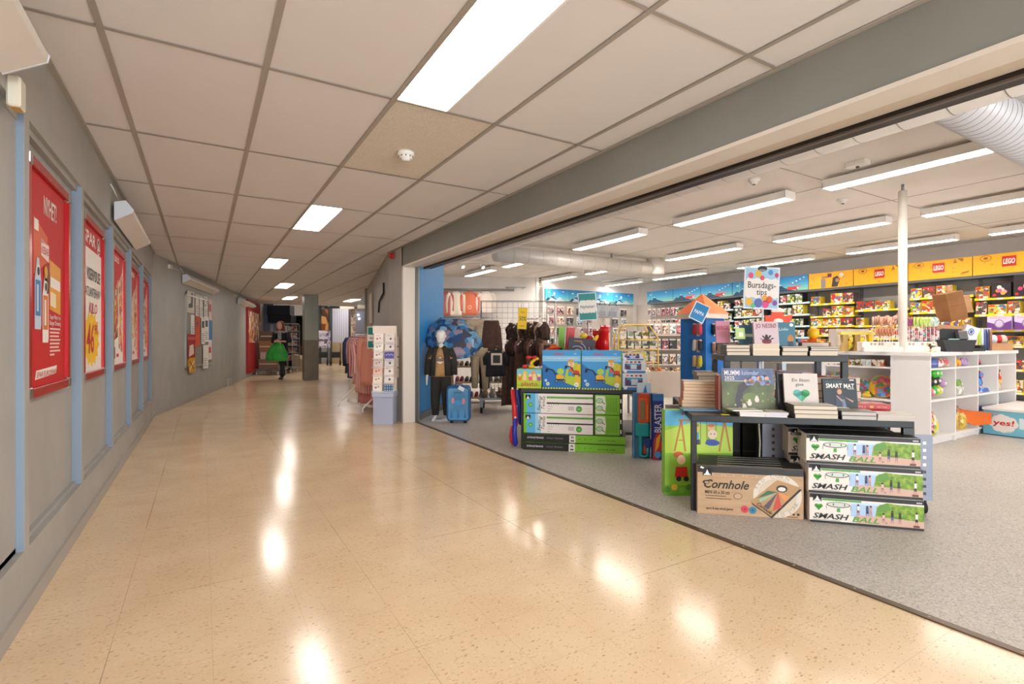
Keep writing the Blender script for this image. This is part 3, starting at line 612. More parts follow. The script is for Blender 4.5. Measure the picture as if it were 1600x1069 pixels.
b = MB(); b.box(0, 0, 0, .5, .4, .95, BLACK, .01); b.box(.05, -.01, .6, .45, 0, .9, '#5a4a3c'); one(b, 'waste_bin', 'black bin standing left of the grey column', 'bin', (*at(466, 18.6), 0), RZ)
# shop fronts right of the column
def farbox(px, t_, pw, z0, z1, m, name, label, cat, dep=.12, extra=None):
    w_ = pw/805*t_; x, y = at(px, t_); b = MB(); b.box(0, 0, z0, w_, dep, z1, m, 0); b.face((0, 0, z0), (1, 0, 0), (0, 0, 1))
    if extra: extra(b, w_, z1-z0)
    return one(b, name, label, cat, (x, y, 0), RZ)
b = MB(); w_ = 78/805*24; b.box(0, 0, 2.72, w_, .2, H_FAR, '#6c6762'); b.box(0, 0, 0, .08, .2, 2.72, CHAR); b.box(.55, -.0, 0, .62, .2, 2.72, CHAR); b.box(1.42, 0, 0, 1.56, .2, 2.72, plain('#3a3330', .5)); b.box(w_-.5, 0, 0, w_, .2, 2.72, '#8b8578')
o = struct(b, 'wall_shopfront'); o.location = (*at(497, 24.0), 0); o.rotation_euler = (0, 0, RZ)
t = thing('shop_door', 'pale curtained double door of the far shop', 'door', (*at(518, 24.1), 0), RZ)
b = MB(); b.box(0, 0, 1.0, .92, .05, 2.72, stripes_mat('curtain', '#c4c6d2', '#aeb0be', 3)); b.build('curtain', t); b = MB(); b.box(0, -.01, 0, .6, .05, 1.0, '#b3a083'); b.build('lower_panel', t); b = MB(); b.box(.6, -.01, 0, .92, .05, 1.05, '#5b5142'); b.build('dark_panel', t)
farbox(500, 24.2, 13, 1.2, 2.55, busy(['#c07838', '#8a4a20', '#e0a860', '#5a3420'], 3), 'shop_poster', 'orange brown poster in the far shop window', 'poster', .03)
t = thing('shop_sign', 'black hanging shop sign with small white lettering, far right', 'sign', (*at(508, 21.0), 2.40), RZ)
b = MB(); b.box(0, 0, 0, 1.05, .15, .24, BLACK, .004); b.face((0, 0, 0), (1, 0, 0), (0, 0, 1)); b.X('SERVICE TORGET', .25, .09, .06, '#d8d4cc', 1, w=.6); b.D(.14, .12, .06, '#8a8680', 1); b.build('panel', t)
for xx in (.1, .95): b = MB(); b.cyl((xx, .07, .24), (xx, .07, .75), .008, m=BLACK, n=6); b.build('hanger', t)
farbox(531, 20.5, 22, 2.34, 2.5, plain('#d8cabb', .5), 'sign_panel', 'cream panel beside the black hanging sign', 'sign', .1)
t = thing('poster_column', 'tall narrow display column of pale cards left of the clothes rail', 'display', (*at(548, 21.5), 0), RZ)
b = MB(); b.box(0, 0, 0, .30, .2, 2.35, '#d6c2ae'); b.build('body', t)
for k in range(7): b = MB(); b.box(.03, -.012, .35+.27*k, .27, 0, .58+.27*k, busy(['#e8d2c6', '#c89a90', '#efe4da', '#9a8a8a'], 12)); b.build('card_holder', t)
t = thing('shop_window', 'bluish shop window with hanging lights behind the clothes rail', 'window', (*at(556, 20.5), 0), RZ)
b = MB(); b.box(0, .0, .7, .62, .02, 2.3, plain('#8b8fa0', .08)); b.build('pane', t); b = MB(); b.box(-.03, -.02, .62, .65, .04, .7, '#77726a'); b.box(-.03, -.02, 2.3, .65, .04, 2.36, '#77726a'); b.build('frame', t)
for xx, z in ((.1, 2.1), (.14, 1.95), (.42, 2.08)): b = MB(); b.ell((xx, -.03, z), (.04, .02, .04), emis('#ffffff', 4), 8, 6); b.build('lamp_bulb', t)
b = MB(); p0 = Vector((rightx(12.4), 12.4)); p1 = Vector(at(572, 24.0)); b.bar((p0.x, p0.y, 1.6), (p1.x, p1.y, 1.6), .12, 3.2, WALLC); struct(b, 'wall_right')
# goods stacked in the far shop window + two wheeled walkers
for k in range(3):
    x, y = at(497+3*k, 23.0-.1*k); b = MB(); b.box(0, 0, 0, .42, .3, .3-.04*k, busy(['#8e86a8', '#b7b0c6', '#5c566e', '#d8d2de'], 8)); b.box(.02, -.003, .1, .4, 0, .2, '#d8d2dc')
    one(b, 'gift_carton', f'mauve carton {["at the bottom", "in the middle", "on top"][k]} of the far window pile', 'box', (*at(498, 23.0), .75+.3*k-.02*k*(k-1)), RZ, 'mauve cartons in the far shop window')
def walker(px, label):
    t = thing('wheeled_walker', label, 'walker', (*at(px, 22.3), 0), RZ+.4, 'wheeled walkers before the far shop')
    for sx in (-.2, .2):
        b = MB(); b.tube([(sx, .1, .95), (sx, -.05, .9), (sx, -.25, .12)], .014, CHAR); b.tube([(sx, -.08, .8), (sx, .3, .12)], .014, CHAR); b.build('side_frame', t)
        for yy in (-.26, .3):
            b = MB(); b.push((sx, yy, .12), rz=math.pi/2); b.tube([(.11*math.cos(a), 0, .11*math.sin(a)) for a in [i*.524 for i in range(12)]], .014, RUBBER, 6, True)
            for i in range(5): b.bar((0, 0, 0), (.1*math.cos(i*1.257), 0, .1*math.sin(i*1.257)), .008, .008, STEEL)
            b.pop(); b.build('wheel', t)
    b = MB(); b.box(-.2, -.12, .55, .2, .12, .59, BLACK, .005); b.build('seat', t)
    b = MB(); b.box(-.17, -.3, .35, .17, -.2, .55, plain('#2c2a28', .8), .01); b.build('basket', t)
walker(504, 'dark wheeled walker nearer the column, before the far shop'); walker(524, 'dark wheeled walker nearer the curtained door')
# black bracket on the wall after the bend
x, y = fl(596, 480, 1.6) if False else at(597, 8.2)
def onwall(px, off=0):      # point on the right-hand wing at a picture column
    d = (px-800)/805; a = d*CY+SY; c = CY-d*SY; t = (2.27-SK*7.2)/(a-SK*c); n = math.hypot(1, SK); return t*a-off/n, t*c+SK*off/n, t
x, y, tt = onwall(598, .02); P_ = lambda px, py: (*onwall(px, .025)[:2], zz(py, onwall(px)[2]))
b = MB(); b.tube([P_(602, 442), P_(602, 458), P_(595, 471), P_(594, 488)], .016, BLACK); one(b, 'wall_bracket', 'black zigzag metal bracket on the wall behind the card rack', 'bracket')
t = thing('wall_lightbox', 'narrow pale vertical panel high on the wall behind the clothes rail', 'panel', (0, 0, 0)); b = MB(); p0, p1 = P_(580, 446), P_(583, 446)
b.bar((p0[0], p0[1], 1.75), (p1[0], p1[1], 1.75), .03, .62, plain('#d8d0c4', .4)); b.build('panel', t)
# ================================================================ FIGURES
def skin(name, parent, V, E, R, m, subs=2, root=0):
    me = bpy.data.meshes.new(name); me.from_pydata([tuple(v) for v in V], E, []); me.materials.append(mm(m))
    o = bpy.data.objects.new(name, me); COL.objects.link(o)
    if parent: o.parent = parent
    md = o.modifiers.new('skin', 'SKIN'); md.use_smooth_shade = True; md.branch_smoothing = .5
    lay = me.skin_vertices[0].data if me.skin_vertices else None
    if lay is None: me.skin_vertices.new() if hasattr(me.skin_vertices, 'new') else None; lay = me.skin_vertices[0].data
    for i, r in enumerate(R): lay[i].radius = (r, r) if not isinstance(r, tuple) else r
    lay[root].use_root = True
    s = o.modifiers.new('soft', 'SUBSURF'); s.levels = subs; s.render_levels = subs
    return o
def figure(parent, h, J, skinm, headm=None):
    """one continuous body: trunk, neck, arms with five-fingered hands, legs and feet. J gives joints in body heights"""
    V = []; E = []; R = []
    def chain(start, pts):
        p = start
        for co, r in pts:
            V.append(Vector(co)*h); R.append(r*h if not isinstance(r, tuple) else (r[0]*h, r[1]*h))
            if p is not None: E.append((p, len(V)-1))
            p = len(V)-1
        return p
    hip = J['hip']; ch = J['chest']; nk = J['neck']
    chain(None, [(hip, (.068, .055))])
    mid = (Vector(hip)*.5+Vector(ch)*.5); w_ = chain(0, [(mid, (.058, .046)), (ch, (.07, .052))])
    n = chain(w_, [(nk, .028)]); 
    chain(n, [(Vector(nk)+Vector(J.get('nd', (0, 0, .04))), .027)])
    for sd in ('L', 'R'):
        k = chain(w_, [(J['sh'+sd], .03), (J['el'+sd], .021), (J['wr'+sd], .0145)])
        wv = Vector(J['wr'+sd]); hd = Vector(J['hd'+sd]).normalized(); side = Vector(J.get('sd'+sd, (0, 1, 0))).normalized()
        p = chain(k, [(wv+hd*.028, .017)]); pc = wv+hd*.05
        for f, (o_, L_) in enumerate(((-.016, .036), (-.005, .042), (.006, .040), (.016, .031))):
            a = pc+side*o_; chain(p, [(a, .0058), (a+hd*L_*.6+Vector(J.get('cu'+sd, (0, 0, 0)))*.3, .0052), (a+hd*L_+Vector(J.get('cu'+sd, (0, 0, 0))), .0045)])
        chain(k, [(wv+hd*.018-side*.018, .0065), (wv+hd*.042-side*.03, .0055), (wv+hd*.055-side*.032, .0048)])
        k = chain(0, [(J['th'+sd], .05), (J['kn'+sd], .031), (J['ca'+sd], .03), (J['an'+sd], .019)])
        an = Vector(J['an'+sd]); fd = Vector(J['fd'+sd]).normalized()
        chain(k, [(an+fd*.05+Vector((0, 0, -.022)), .02), (an+fd*.105+Vector((0, 0, -.026)), .016)])
    return skin('body', parent, V, E, R, skinm)
def head(parent, c, r, m, rot=0, face=True, tilt=0):
    """head with brow, nose, mouth, ears; faces local -Y"""
    b = MB(); b.push(c, rz=rot, rx=tilt); rings = []; N = 20
    prof = [(-1.15, .30, -.28), (-1.05, .50, -.25), (-.8, .68, -.16), (-.4, .80, -.06), (0, .86, 0), (.35, .88, .03), (.7, .78, .05), (.95, .5, .05), (1.08, .15, .04)]
    for z, w_, oy in prof:
        ring = []
        for i in range(N):
            a = 2*math.pi*i/N; x = math.cos(a)*w_*.9; y = math.sin(a)*w_*1.08+oy
            if y < 0 and abs(x) < .22 and -.45 < z < .2: y -= .16*(1-abs(x)/.22)
            if y < 0 and .15 < abs(x) < .45 and 0 <= z < .1: y += .07
            ring.append((x*r, y*r, z*r))
        rings.append(ring)
    b.loft(rings, m, True)
    if face:
        for s_ in (-1, 1): b.ell((s_*.3*r, -.80*r, .06*r), (.10*r, .05*r, .06*r), '#f4f0ea', 8, 6); b.ell((s_*.3*r, -.845*r, .06*r), (.045*r, .03*r, .05*r), '#33241c', 8, 6); b.bar((s_*.16*r, -.87*r, .24*r), (s_*.44*r, -.8*r, .24*r), .05*r, .05*r, '#5a3420')
        b.ell((0, -.86*r, -.52*r), (.2*r, .06*r, .05*r), '#a8524a', 10, 6)
        b.ell((0, -.98*r, -.18*r), (.09*r, .12*r, .1*r), m, 8, 6)
    for s_ in (-1, 1): b.ell((s_*.82*r, .05*r, -.02*r), (.09*r, .16*r, .24*r), m, 8, 6)
    b.pop(); return b.build('head', parent)
def sleeve(b, pts, rad, m, n=12): b.tube(pts, rad, m, n)
SKIN_ = plain('#d8a58c', .55, 0, 'skin')
# walking person ---------------------------------------------------
H = 1.63; px_, py_ = at(442, 14.4)
t = thing('person', 'person with long red hair, grey scarf and black clothes walking with green bag', 'person', (px_, py_, 0), RZ)
J = dict(hip=(0, .0, .53), chest=(0, -.035, .72), neck=(0, -.06, .825), nd=(0, -.03, .04),
    shL=(-.105, -.05, .795), elL=(-.14, -.06, .64), wrL=(-.03, -.17, .63), hdL=(1, -.2, 0), sdL=(0, .1, 1), shR=(.105, -.05, .795), elR=(.14, -.06, .645), wrR=(.03, -.18, .655), hdR=(-1, -.2, 0), sdR=(0, .1, -1),
    thL=(-.05, .02, .46), knL=(-.05, .05, .28), caL=(-.05, .1, .2), anL=(-.05, .16, .085), fdL=(0, -1, -.6), thR=(.05, -.03, .46), knR=(.035, -.09, .27), caR=(.03, -.09, .18), anR=(.02, -.08, .042), fdR=(0, -1, 0))
figure(t, H, J, SKIN_)
head(t, (0, -.105*H-.01, .925*H), .062*H, SKIN_, 0, True, .12)
DK = plain('#17161a', .8, 0, 'black_cloth')
v = lambda a: tuple(Vector(a)*H)
b = MB(); b.loft([[(math.cos(i*.393)*w_*H, math.sin(i*.393)*d_*H+y_*H, z*H) for i in range(16)] for z, w_, d_, y_ in ((.47, .095, .075, 0), (.56, .088, .07, -.005), (.66, .088, .072, -.02), (.75, .10, .075, -.035), (.80, .095, .06, -.05), (.83, .05, .045, -.055))], DK)
for a, c, d in (('shL', 'elL', 'wrL'), ('shR', 'elR', 'wrR')): b.tube([v(J[a]), v(J[c]), v(Vector(J[c])*.6+Vector(J[d])*.4)], [.045*H, .036*H, .03*H], DK, 12)
b.build('cardigan', t)
b = MB()
for s_ in 'LR': b.tube([v((0, 0, .50)), v(J['th'+s_]), v(J['kn'+s_]), v(J['ca'+s_]), v(J['an'+s_])], [.06*H, .058*H, .041*H, .038*H, .027*H], plain('#1a1b22', .8), 14)
b.build('trousers', t)
for s_ in 'LR':
    b = MB(); a = v(J['an'+s_]); b.ell((a[0], a[1]-.06, a[2]-.025), (.045, .13, .042), plain('#1b1a1a', .5), 12, 8); b.build('shoe', t)
b = MB(); b.tube([(.115*H*math.cos(a_)*.62, -.09+.1*math.sin(a_), .815*H+.015*math.sin(3*a_)) for a_ in [i*.524 for i in range(12)]], .035, noisy('scarf_grey', '#77777f', '#a9a9b0', 40, .9), 8, True); b.box(-.05, -.22, .68*H, .045, -.175, .81*H, noisy('scarf_grey', '', '', 1), .01); b.build('scarf', t)
HAIR = noisy('red_hair', '#5c2a18', '#8a4426', 30, .7, stretch=(4, 4, .6))
b = MB(); c_ = (0, -.165, .925*H)
b.loft([[(c_[0]+math.cos(a_)*w_, c_[1]+oy+math.sin(a_)*d_, c_[2]+z) for a_ in [(-.35*math.pi)+i*(1.7*math.pi/15) for i in range(16)]] for z, w_, d_, oy in ((-.24, .06, .05, .05), (-.16, .115, .085, .045), (-.05, .112, .10, .035), (.04, .108, .112, .02), (.095, .085, .09, .01), (.118, .03, .04, .01))], HAIR)
b.build('hair', t)
# green bag carried in both arms
gb = noisy('green_bag_plastic', '#1f8a2c', '#35ab3f', 6, .5, bump=.3)
b = MB(); rings = []
for z, w_, d_, o_ in ((0, .22, .10, 0), (.05, .29, .14, 0), (.2, .29, .15, .0), (.33, .23, .13, .01), (.43, .17, .10, .02), (.48, .13, .07, .03)):
    rings.append([(o_+w_*math.cos(i*.314)*(1+.05*math.sin(3*i+z*9)), d_*math.sin(i*.314)*(1+.08*math.sin(5*i)), z) for i in range(20)])
b.loft(rings, gb)
o = one(b, 'shopping_bag', 'large green bag held low in front by the walking person', 'bag', (px_-.05*CY-.27*SY, py_+.05*SY-.27*CY, .52), RZ)
for s_ in (-1, 1): b = MB(); b.tube([(.02+s_*.09, -.04, .44), (.02+s_*.07, -.05, .49), (.02, -.05, .52), (.02-s_*.02, -.04, .48)], .012, gb, 6); h_ = b.build('handle', o)
# ================================================================ CARD RACK, CLOTHES RAIL
x, y = at(601, 6.75)
t = thing('card_rack', 'tall white greeting card stand on a grey-blue base by the shop corner', 'card rack', (x, y, 0), RZ)
b = MB(); b.box(-.125, -.1, 0, .13, .14, .36, noisy('grey_blue_base', '#a9b0c8', '#b1b8d0', 2, .5), .004); b.build('base', t)
b = MB(); b.box(-.14, -.115, .36, .14, .15, .43, plain('#bcc4de', .5), .004); b.build('tray', t)
b = MB(); b.box(-.145, .0, .43, .155, .03, 1.28, plain('#e6d6c6', .5)); b.box(-.15, -.02, 1.18, .155, .0, 1.28, plain('#e6d8cc', .5)); b.build('header_board', t)
cc = ['#efe3dd', '#e6dcd6', '#f3efe8', '#e9dfe2', '#f4ebe4', '#5a55a8', '#dcd0c8', '#ddd6da', '#f0c9b4', '#efe6e2', '#f6ead8', '#eae4e0', '#f2ece4', '#2c5c86']
for r_ in range(7):
    for c_ in range(2):
        i = r_*2+c_; z = 1.08-.105*r_+ (.0 if r_ < 2 else 0); x0 = -.13+.145*c_
        s = MB(); s.push((x0, -.03-.012*r_, z-.02), rx=-.12); w_, h_ = .118, .125 if i not in (5, 13) else .09
        s.box(0, -.004, 0, w_, .002, h_, plain(cc[i], .6)); s.face((0, -.004, 0), (1, 0, 0), (0, 0, 1))
        if i in (5,): [s.D(.02+.02*k, .05+.01*(k % 2), .006, '#e8e4f0', 1) for k in range(5)]
        elif i == 13:
            for a_ in range(4):
                for b_ in range(3): s.D(.015+.03*a_, .015+.03*b_, .01, '#a9c4dc', 1, n=8)
        else:
            s.D(.04+.03*(i % 2), .05, .014, ['#b87a7a', '#6a6a72', '#c8a090', '#3a3a44'][i % 4], 1); s.D(.075, .06, .009, ['#8a5a6a', '#c89a6a'][i % 2], 1); s.R(.02, .09, .05, .006, '#b8a8a0', 1)
        s.pop(); o = s.build('greeting_card', t)
        tag(o, label={5: 'violet card with pale dots', 13: 'blue patterned card', 8: 'peach card'}.get(i))
for r_ in range(7): s = MB(); s.box(-.145, -.06-.012*r_, 1.04-.105*r_, .155, -.055-.012*r_, 1.075-.105*r_, CLEAR); s.build('pocket', t)
for r_ in range(4): s = MB(); s.box(.16, -.05, .6+.14*r_, .165, .1, .72+.14*r_, '#d9c9c0'); s.build('side_card', t)
def garment(b, w, h, m, sl=0, flare=1.15, d=.05, folds=5, seed=0, neck=.35, slw=.3):
    """hanging top: shoulders at z=0, hangs down h, front towards -Y"""
    r_ = random.Random(seed); N = 28; rings = []; K = 9; ph = r_.random()*6
    for k in range(K+1):
        f = k/K; z = -h*f; ww = w/2*(neck if k == 0 else (.92 if k == 1 else 1+(flare-1)*f)); zz_ = z if k else .02
        dd = d*(.35 if k == 0 else .75+.25*f)
        rings.append([(ww*math.cos(a), dd*math.sin(a)*(1+.30*f*math.sin(folds*a*1.0+ph))+.012*f*math.sin(3*math.cos(a)*2+ph), zz_+(.008*math.sin(2*a+ph) if k == K else 0)) for a in [2*math.pi*i/N for i in range(N)]])
    b.loft(rings, m)
    if sl:
        for s_ in (-1, 1): b.tube([(s_*w*.40, 0, -.03), (s_*w*.56, .0, -.10), (s_*w*(.60+.04*r_.random()), 0, -sl*.55), (s_*w*.58, -.01, -sl)], [w*.13, w*slw*.5, w*slw*.42, w*slw*.36], m, 10)
def trousers(b, w, h, m, d=.04):
    b.loft([[(w/2*q*math.cos(a), d*math.sin(a), z) for a in [2*math.pi*i/16 for i in range(16)]] for z, q in ((0, .9), (-.03, .92), (-h*.28, 1.1))], m)
    for s_ in (-1, 1): b.tube([(s_*w*.26, 0, -h*.22), (s_*w*.28, 0, -h*.6), (s_*w*.30, 0, -h)], [w*.29, w*.22, w*.17], m, 12)
def hanger(b, w=.36, m=WHITE):
    b.tube([(0, 0, .02), (0, 0, .055), (.015, 0, .075), (.03, 0, .06), (.028, 0, .045)], .0025, CHROME, 6)
    b.tube([(-w/2, 0, -.06), (-w*.25, 0, -.02), (0, 0, .02), (w*.25, 0, -.02), (w/2, 0, -.06)], .008, m, 8)
# clothes rail behind the card rack
PSTR = stripes_mat('pink_stripes', '#e8bcb4', '#b8767a', 9)
t = thing('clothes_rail', 'white clothes rail on legs behind the card rack', 'clothes rail', (*at(575, 7.9), 0), RZ-.9)
b = MB(); b.cyl((-.5, 0, 1.18), (.5, 0, 1.18), .012, m=WHITE); b.build('rail', t)
for s_ in (-1, 1): b = MB(); b.tube([(s_*.48, 0, 1.18), (s_*.48, 0, .35), (s_*.48, -.28, .12), (s_*.48, -.28, .05)], .014, WHITE); b.tube([(s_*.48, 0, .35), (s_*.48, .28, .12), (s_*.48, .28, .05)], .014, WHITE); b.build('leg_frame', t)
b = MB(); b.box(-.48, -.15, .12, .48, .15, .15, WHITE); b.build('base_shelf', t)
GL = [(550, 8.9, 'black jacket hanging at the far end of the clothes rail', plain('#1d1a22', .9), .40, .62, .5), (553, 8.6, 'deep blue top hanging behind the striped shirts', plain('#23306e', .9), .40, .68, .45),
      (558, 8.2, 'grey-pink shirt on the corridor clothes rail', plain('#b08a8c', .9), .42, .62, .42), (563, 7.9, 'long pink striped shirt on the corridor clothes rail', PSTR, .42, .72, .62),
      (568, 7.65, 'pink striped shirt in front on the corridor clothes rail', PSTR, .42, .82, .55), (576, 7.45, 'salmon pink top beside the card rack', plain('#d79482', .9), .38, .70, .5), (571, 7.7, 'red checked shirt hanging low on the corridor rail', stripes_mat('red_stripes', '#d8a0a0', '#a84a58', 14), .36, 1.0, .3)]
for k, (px, tt, lab, m, w_, h_, sl) in enumerate(GL):
    b = MB(); garment(b, w_, h_, m, sl, seed=k)
    o = one(b, 'shirt' if k else 'jacket', lab, 'clothes', (*at(px+1, tt), 1.14), RZ-.75, 'clothes on the corridor rail'); b = MB(); hanger(b); b.build('hanger', o)
t = thing('offer_sign', 'teal and white sign clipped to the corridor clothes rail', 'sign', (*at(574, 7.1), .98), RZ)
b = MB(); b.box(0, 0, 0, .11, .006, .30, WH); b.face((0, 0, 0), (1, 0, 0), (0, 0, 1)); b.R(.008, .19, .094, .10, '#0e7f7c', 1); b.R(.008, .01, .094, .09, '#0e7f7c', 1); b.X('Tilbud', .02, .13, .025, INK, 2, w=.07); b.build('panel', t)
# ================================================================ MANNEQUIN, UMBRELLA, SUITCASE
MW = plain('#e6e2de', .35, 0, 'mannequin_white')
H = 1.24; mx, my = at(689, 7.02)
t = thing('mannequin', 'white child mannequin in black jacket, tan tee and black trousers', 'mannequin', (mx, my, 0), RZ)
J = dict(hip=(0, 0, .52), chest=(0, 0, .72), neck=(0, 0, .81), nd=(0, 0, .05), shL=(-.10, 0, .775), elL=(-.135, .01, .62), wrL=(-.15, -.02, .48), hdL=(0, -.1, -1), sdL=(0, 1, 0), shR=(.10, 0, .775), elR=(.135, .01, .62), wrR=(.15, -.02, .48), hdR=(0, -.1, -1), sdR=(0, 1, 0),
    thL=(-.05, 0, .46), knL=(-.06, 0, .27), caL=(-.062, .005, .18), anL=(-.062, .01, .04), fdL=(-.15, -1, 0), thR=(.05, 0, .46), knR=(.06, 0, .27), caR=(.062, .005, .18), anR=(.062, .01, .04), fdR=(.15, -1, 0))
figure(t, H, J, MW); head(t, (0, -.005, .925*H), .066*H, MW, 0, False)
v = lambda a: tuple(Vector(a)*H)
TAN = noisy('tan_cotton', '#b58a5a', '#c0966a', 30, .9)
b = MB(); b.loft([[(math.cos(i*.314)*w_*H, math.sin(i*.314)*d_*H, z*H) for i in range(20)] for z, w_, d_ in ((.485, .108, .072), (.55, .102, .068), (.64, .095, .062), (.72, .10, .064), (.775, .10, .05), (.805, .05, .036))], TAN)
for s_ in (-1, 1): b.tube([(s_*.09*H, 0, .77*H), (s_*.125*H, 0, .68*H)], [.042*H, .04*H], TAN, 12)
b.face((-.075, -.0805, .625*H), (1, 0, 0), (0, 0, 1)); b.R(0, .035, .15, .022, '#2b241e', 1); b.P([(.0, .062), (.15, .062), (.075, .11)], '#8a6a48', 1); b.P([(.02, .03), (.13, .03), (.075, -.005)], '#e8dccb', 1); b.X('ADVENTURE', .0, .04, .013, '#e8dccb', 2, w=.145); b.P([(.05, .075), (.10, .075), (.075, .095)], '#e8dccb', 2)
b.build('tee_shirt', t)
JK = noisy('black_jacket', '#26241f', '#302d28', 20, .85)
b = MB()
for s_ in (-1, 1):
    b.tube([(s_*.085*H, .0, .785*H), (s_*.125*H, .005, .70*H), (s_*.14*H, .01, .61*H), (s_*.148*H, -.01, .50*H)], [.05*H, .045*H, .04*H, .034*H], JK, 12)
    pts = []; 
    b.loft([[(s_*(xa+dx)*H, yy*H, z*H) for xa, yy in ((.045, -.078), (.085, -.07), (.115, -.01), (.10, .05), (0.0, .075), (0, .065), (.09, .04), (.10, -.01), (.08, -.06), (.045, -.068))] for z, dx in ((.49, .01), (.6, .005), (.7, 0), (.77, -.012), (.80, -.03))], JK)
b.tube([(.05*H*math.cos(a_), .05*H*math.sin(a_), .805*H) for a_ in [-.9+i*.5 for i in range(11)]], .016, JK, 8)
b.build('jacket', t)
b = MB(); TR = plain('#2a2823', .85)
for s_ in 'LR': b.tube([v((0, 0, .50)), v(J['th'+s_]), v(J['kn'+s_]), v(J['ca'+s_]), v((J['an'+s_][0], .01, .06))], [.06*H, .066*H, .054*H, .048*H, .036*H], TR, 14)
b.loft([[(math.cos(i*.393)*w_*H, math.sin(i*.393)*.06*H, z*H) for i in range(16)] for z, w_ in ((.44, .10), (.5, .1), (.535, .092))], TR)
b.build('trousers', t)
b = MB(); b.cyl((0, .05, 0), (0, .05, .008), .15, m=plain('#cfd2d6', .2, .3), n=24); b.build('stand_plate', t)
# umbrella opened behind the mannequin
t = thing('umbrella', 'small open umbrella in patterned blue behind the mannequin', 'umbrella', (*at(712, 7.5), .98), RZ)
b = MB(); rings = []; UM = busy(['#3f78b0', '#6fa8d0', '#2a4e80', '#9a8494', '#8fc0dc', '#4a4a5a', '#5a8ec0'], 13)
b.push((-.03, .0, .12), rx=.75, ry=.25)
cv = []; NR = 40
for k in range(7):
    f = k/6; rad = .44*math.sin(f*1.35)/math.sin(1.35); z = .22*math.cos(f*1.35)
    cv.append([(rad*(1-.06*f*abs(math.sin(4*a)))*math.cos(a), rad*(1-.06*f*abs(math.sin(4*a)))*math.sin(a), z-.02*f*abs(math.sin(4*a))) for a in [2*math.pi*i/NR for i in range(NR)]])
b.loft(cv+[[(x*.985, y*.985, z-.006) for x, y, z in r_] for r_ in cv[::-1]], UM, True, False); b.pop(); b.build('canopy', t)
b = MB(); b.push((-.03, .0, .12), rx=.75, ry=.25); b.cyl((0, 0, -.45), (0, 0, .25), .006, m=STEEL, n=8); b.tube([(0, 0, -.45), (0, .0, -.5), (.02, .0, -.53), (.04, 0, -.5)], .01, '#2a4e80'); b.pop(); b.build('shaft', t)
for k in range(8):
    b = MB(); b.push((-.03, .0, .12), rx=.75, ry=.25); a = k*math.pi/4; b.tube([(.44*math.sin(f*1.35)/math.sin(1.35)*math.cos(a)*.97, .44*math.sin(f*1.35)/math.sin(1.35)*math.sin(a)*.97, .22*math.cos(f*1.35)-.012) for f in (0, .33, .66, 1)], .003, STEEL, 5); b.pop(); b.build('rib', t)
# suitcase
t = thing('suitcase', 'small blue hard-shell childrens suitcase standing beside the mannequin', 'suitcase', (*at(717, 6.85), 0), RZ)
SB = plain('#1f6fb8', .3); b = MB()
def rrect(w_, h_, r_, n=6):
    out = []
    for cx, cz, a0 in ((w_/2-r_, h_-r_, 0), (-w_/2+r_, h_-r_, 90), (-w_/2+r_, r_, 180), (w_/2-r_, r_, 270)):
        for i in range(n+1): a = math.radians(a0+90*i/n); out.append((cx+r_*math.cos(a), cz+r_*math.sin(a)))
    return out
o_ = rrect(.31, .46, .05); i_ = rrect(.29, .44, .045); i_ = [(x, z+.01) for x, z in i_]
b.loft([[(x, -.09, z+.03) for x, z in i_], [(x, -.075, z+.03) for x, z in o_], [(x, .08, z+.03) for x, z in o_], [(x, .095, z+.03) for x, z in i_]], noisy('suitcase_blue', '#1a5490', '#2a70ac', 2.5, .25, stretch=(1, 1, 1)), False)
b.face((-.13, -.09, .05), (1, 0, 0), (0, 0, 1)); gl = noisy('suitcase_print', '#4484b4', '#6aa6cc', 4, .3)
b.P([(x+.13, z) for x, z in rrect(.26, .41, .03)], gl, 1); b.X('stitch', .07, .345, .028, '#1c3f78', 2, w=.115, bold=.03)
for k in range(5): b.P([(.02+.045*k, .02), (.06+.045*k, .02), (.04+.045*k, .14+.03*(k % 2))], ['#2c74b8', '#4a98d4'][k % 2], 2)
b.D(.13, .22, .055, '#4a98d8', 2, .035); b.D(.06, .25, .02, '#d88a9a', 2, .04); b.D(.20, .24, .02, '#d88a9a', 2, .04)
b.build('shell', t)
b = MB(); b.tube([(x*1.0, 0, z+.03) for x, z in o_], .007, plain('#153f7a', .4), 6, True); b.build('zip_band', t)
for s_ in (-1, 1): b = MB(); b.box(s_*.09-.02, -.07, 0, s_*.09+.02, .0, .035, RUBBER, .006); b.build('wheel_foot', t)
b = MB(); b.tube([(-.05, 0, .485), (-.045, 0, .51), (.045, 0, .51), (.05, 0, .485)], .009, plain('#1a3f78', .4)); b.build('handle', t)
b = MB(); b.push((.02, -.095, .44), ry=.5); b.box(-.03, -.002, 0, .05, .002, .05, '#e8edf2', .002); b.D_ = 0; b.pop(); tag(b.build('price_tag', t), label='white hang tag')
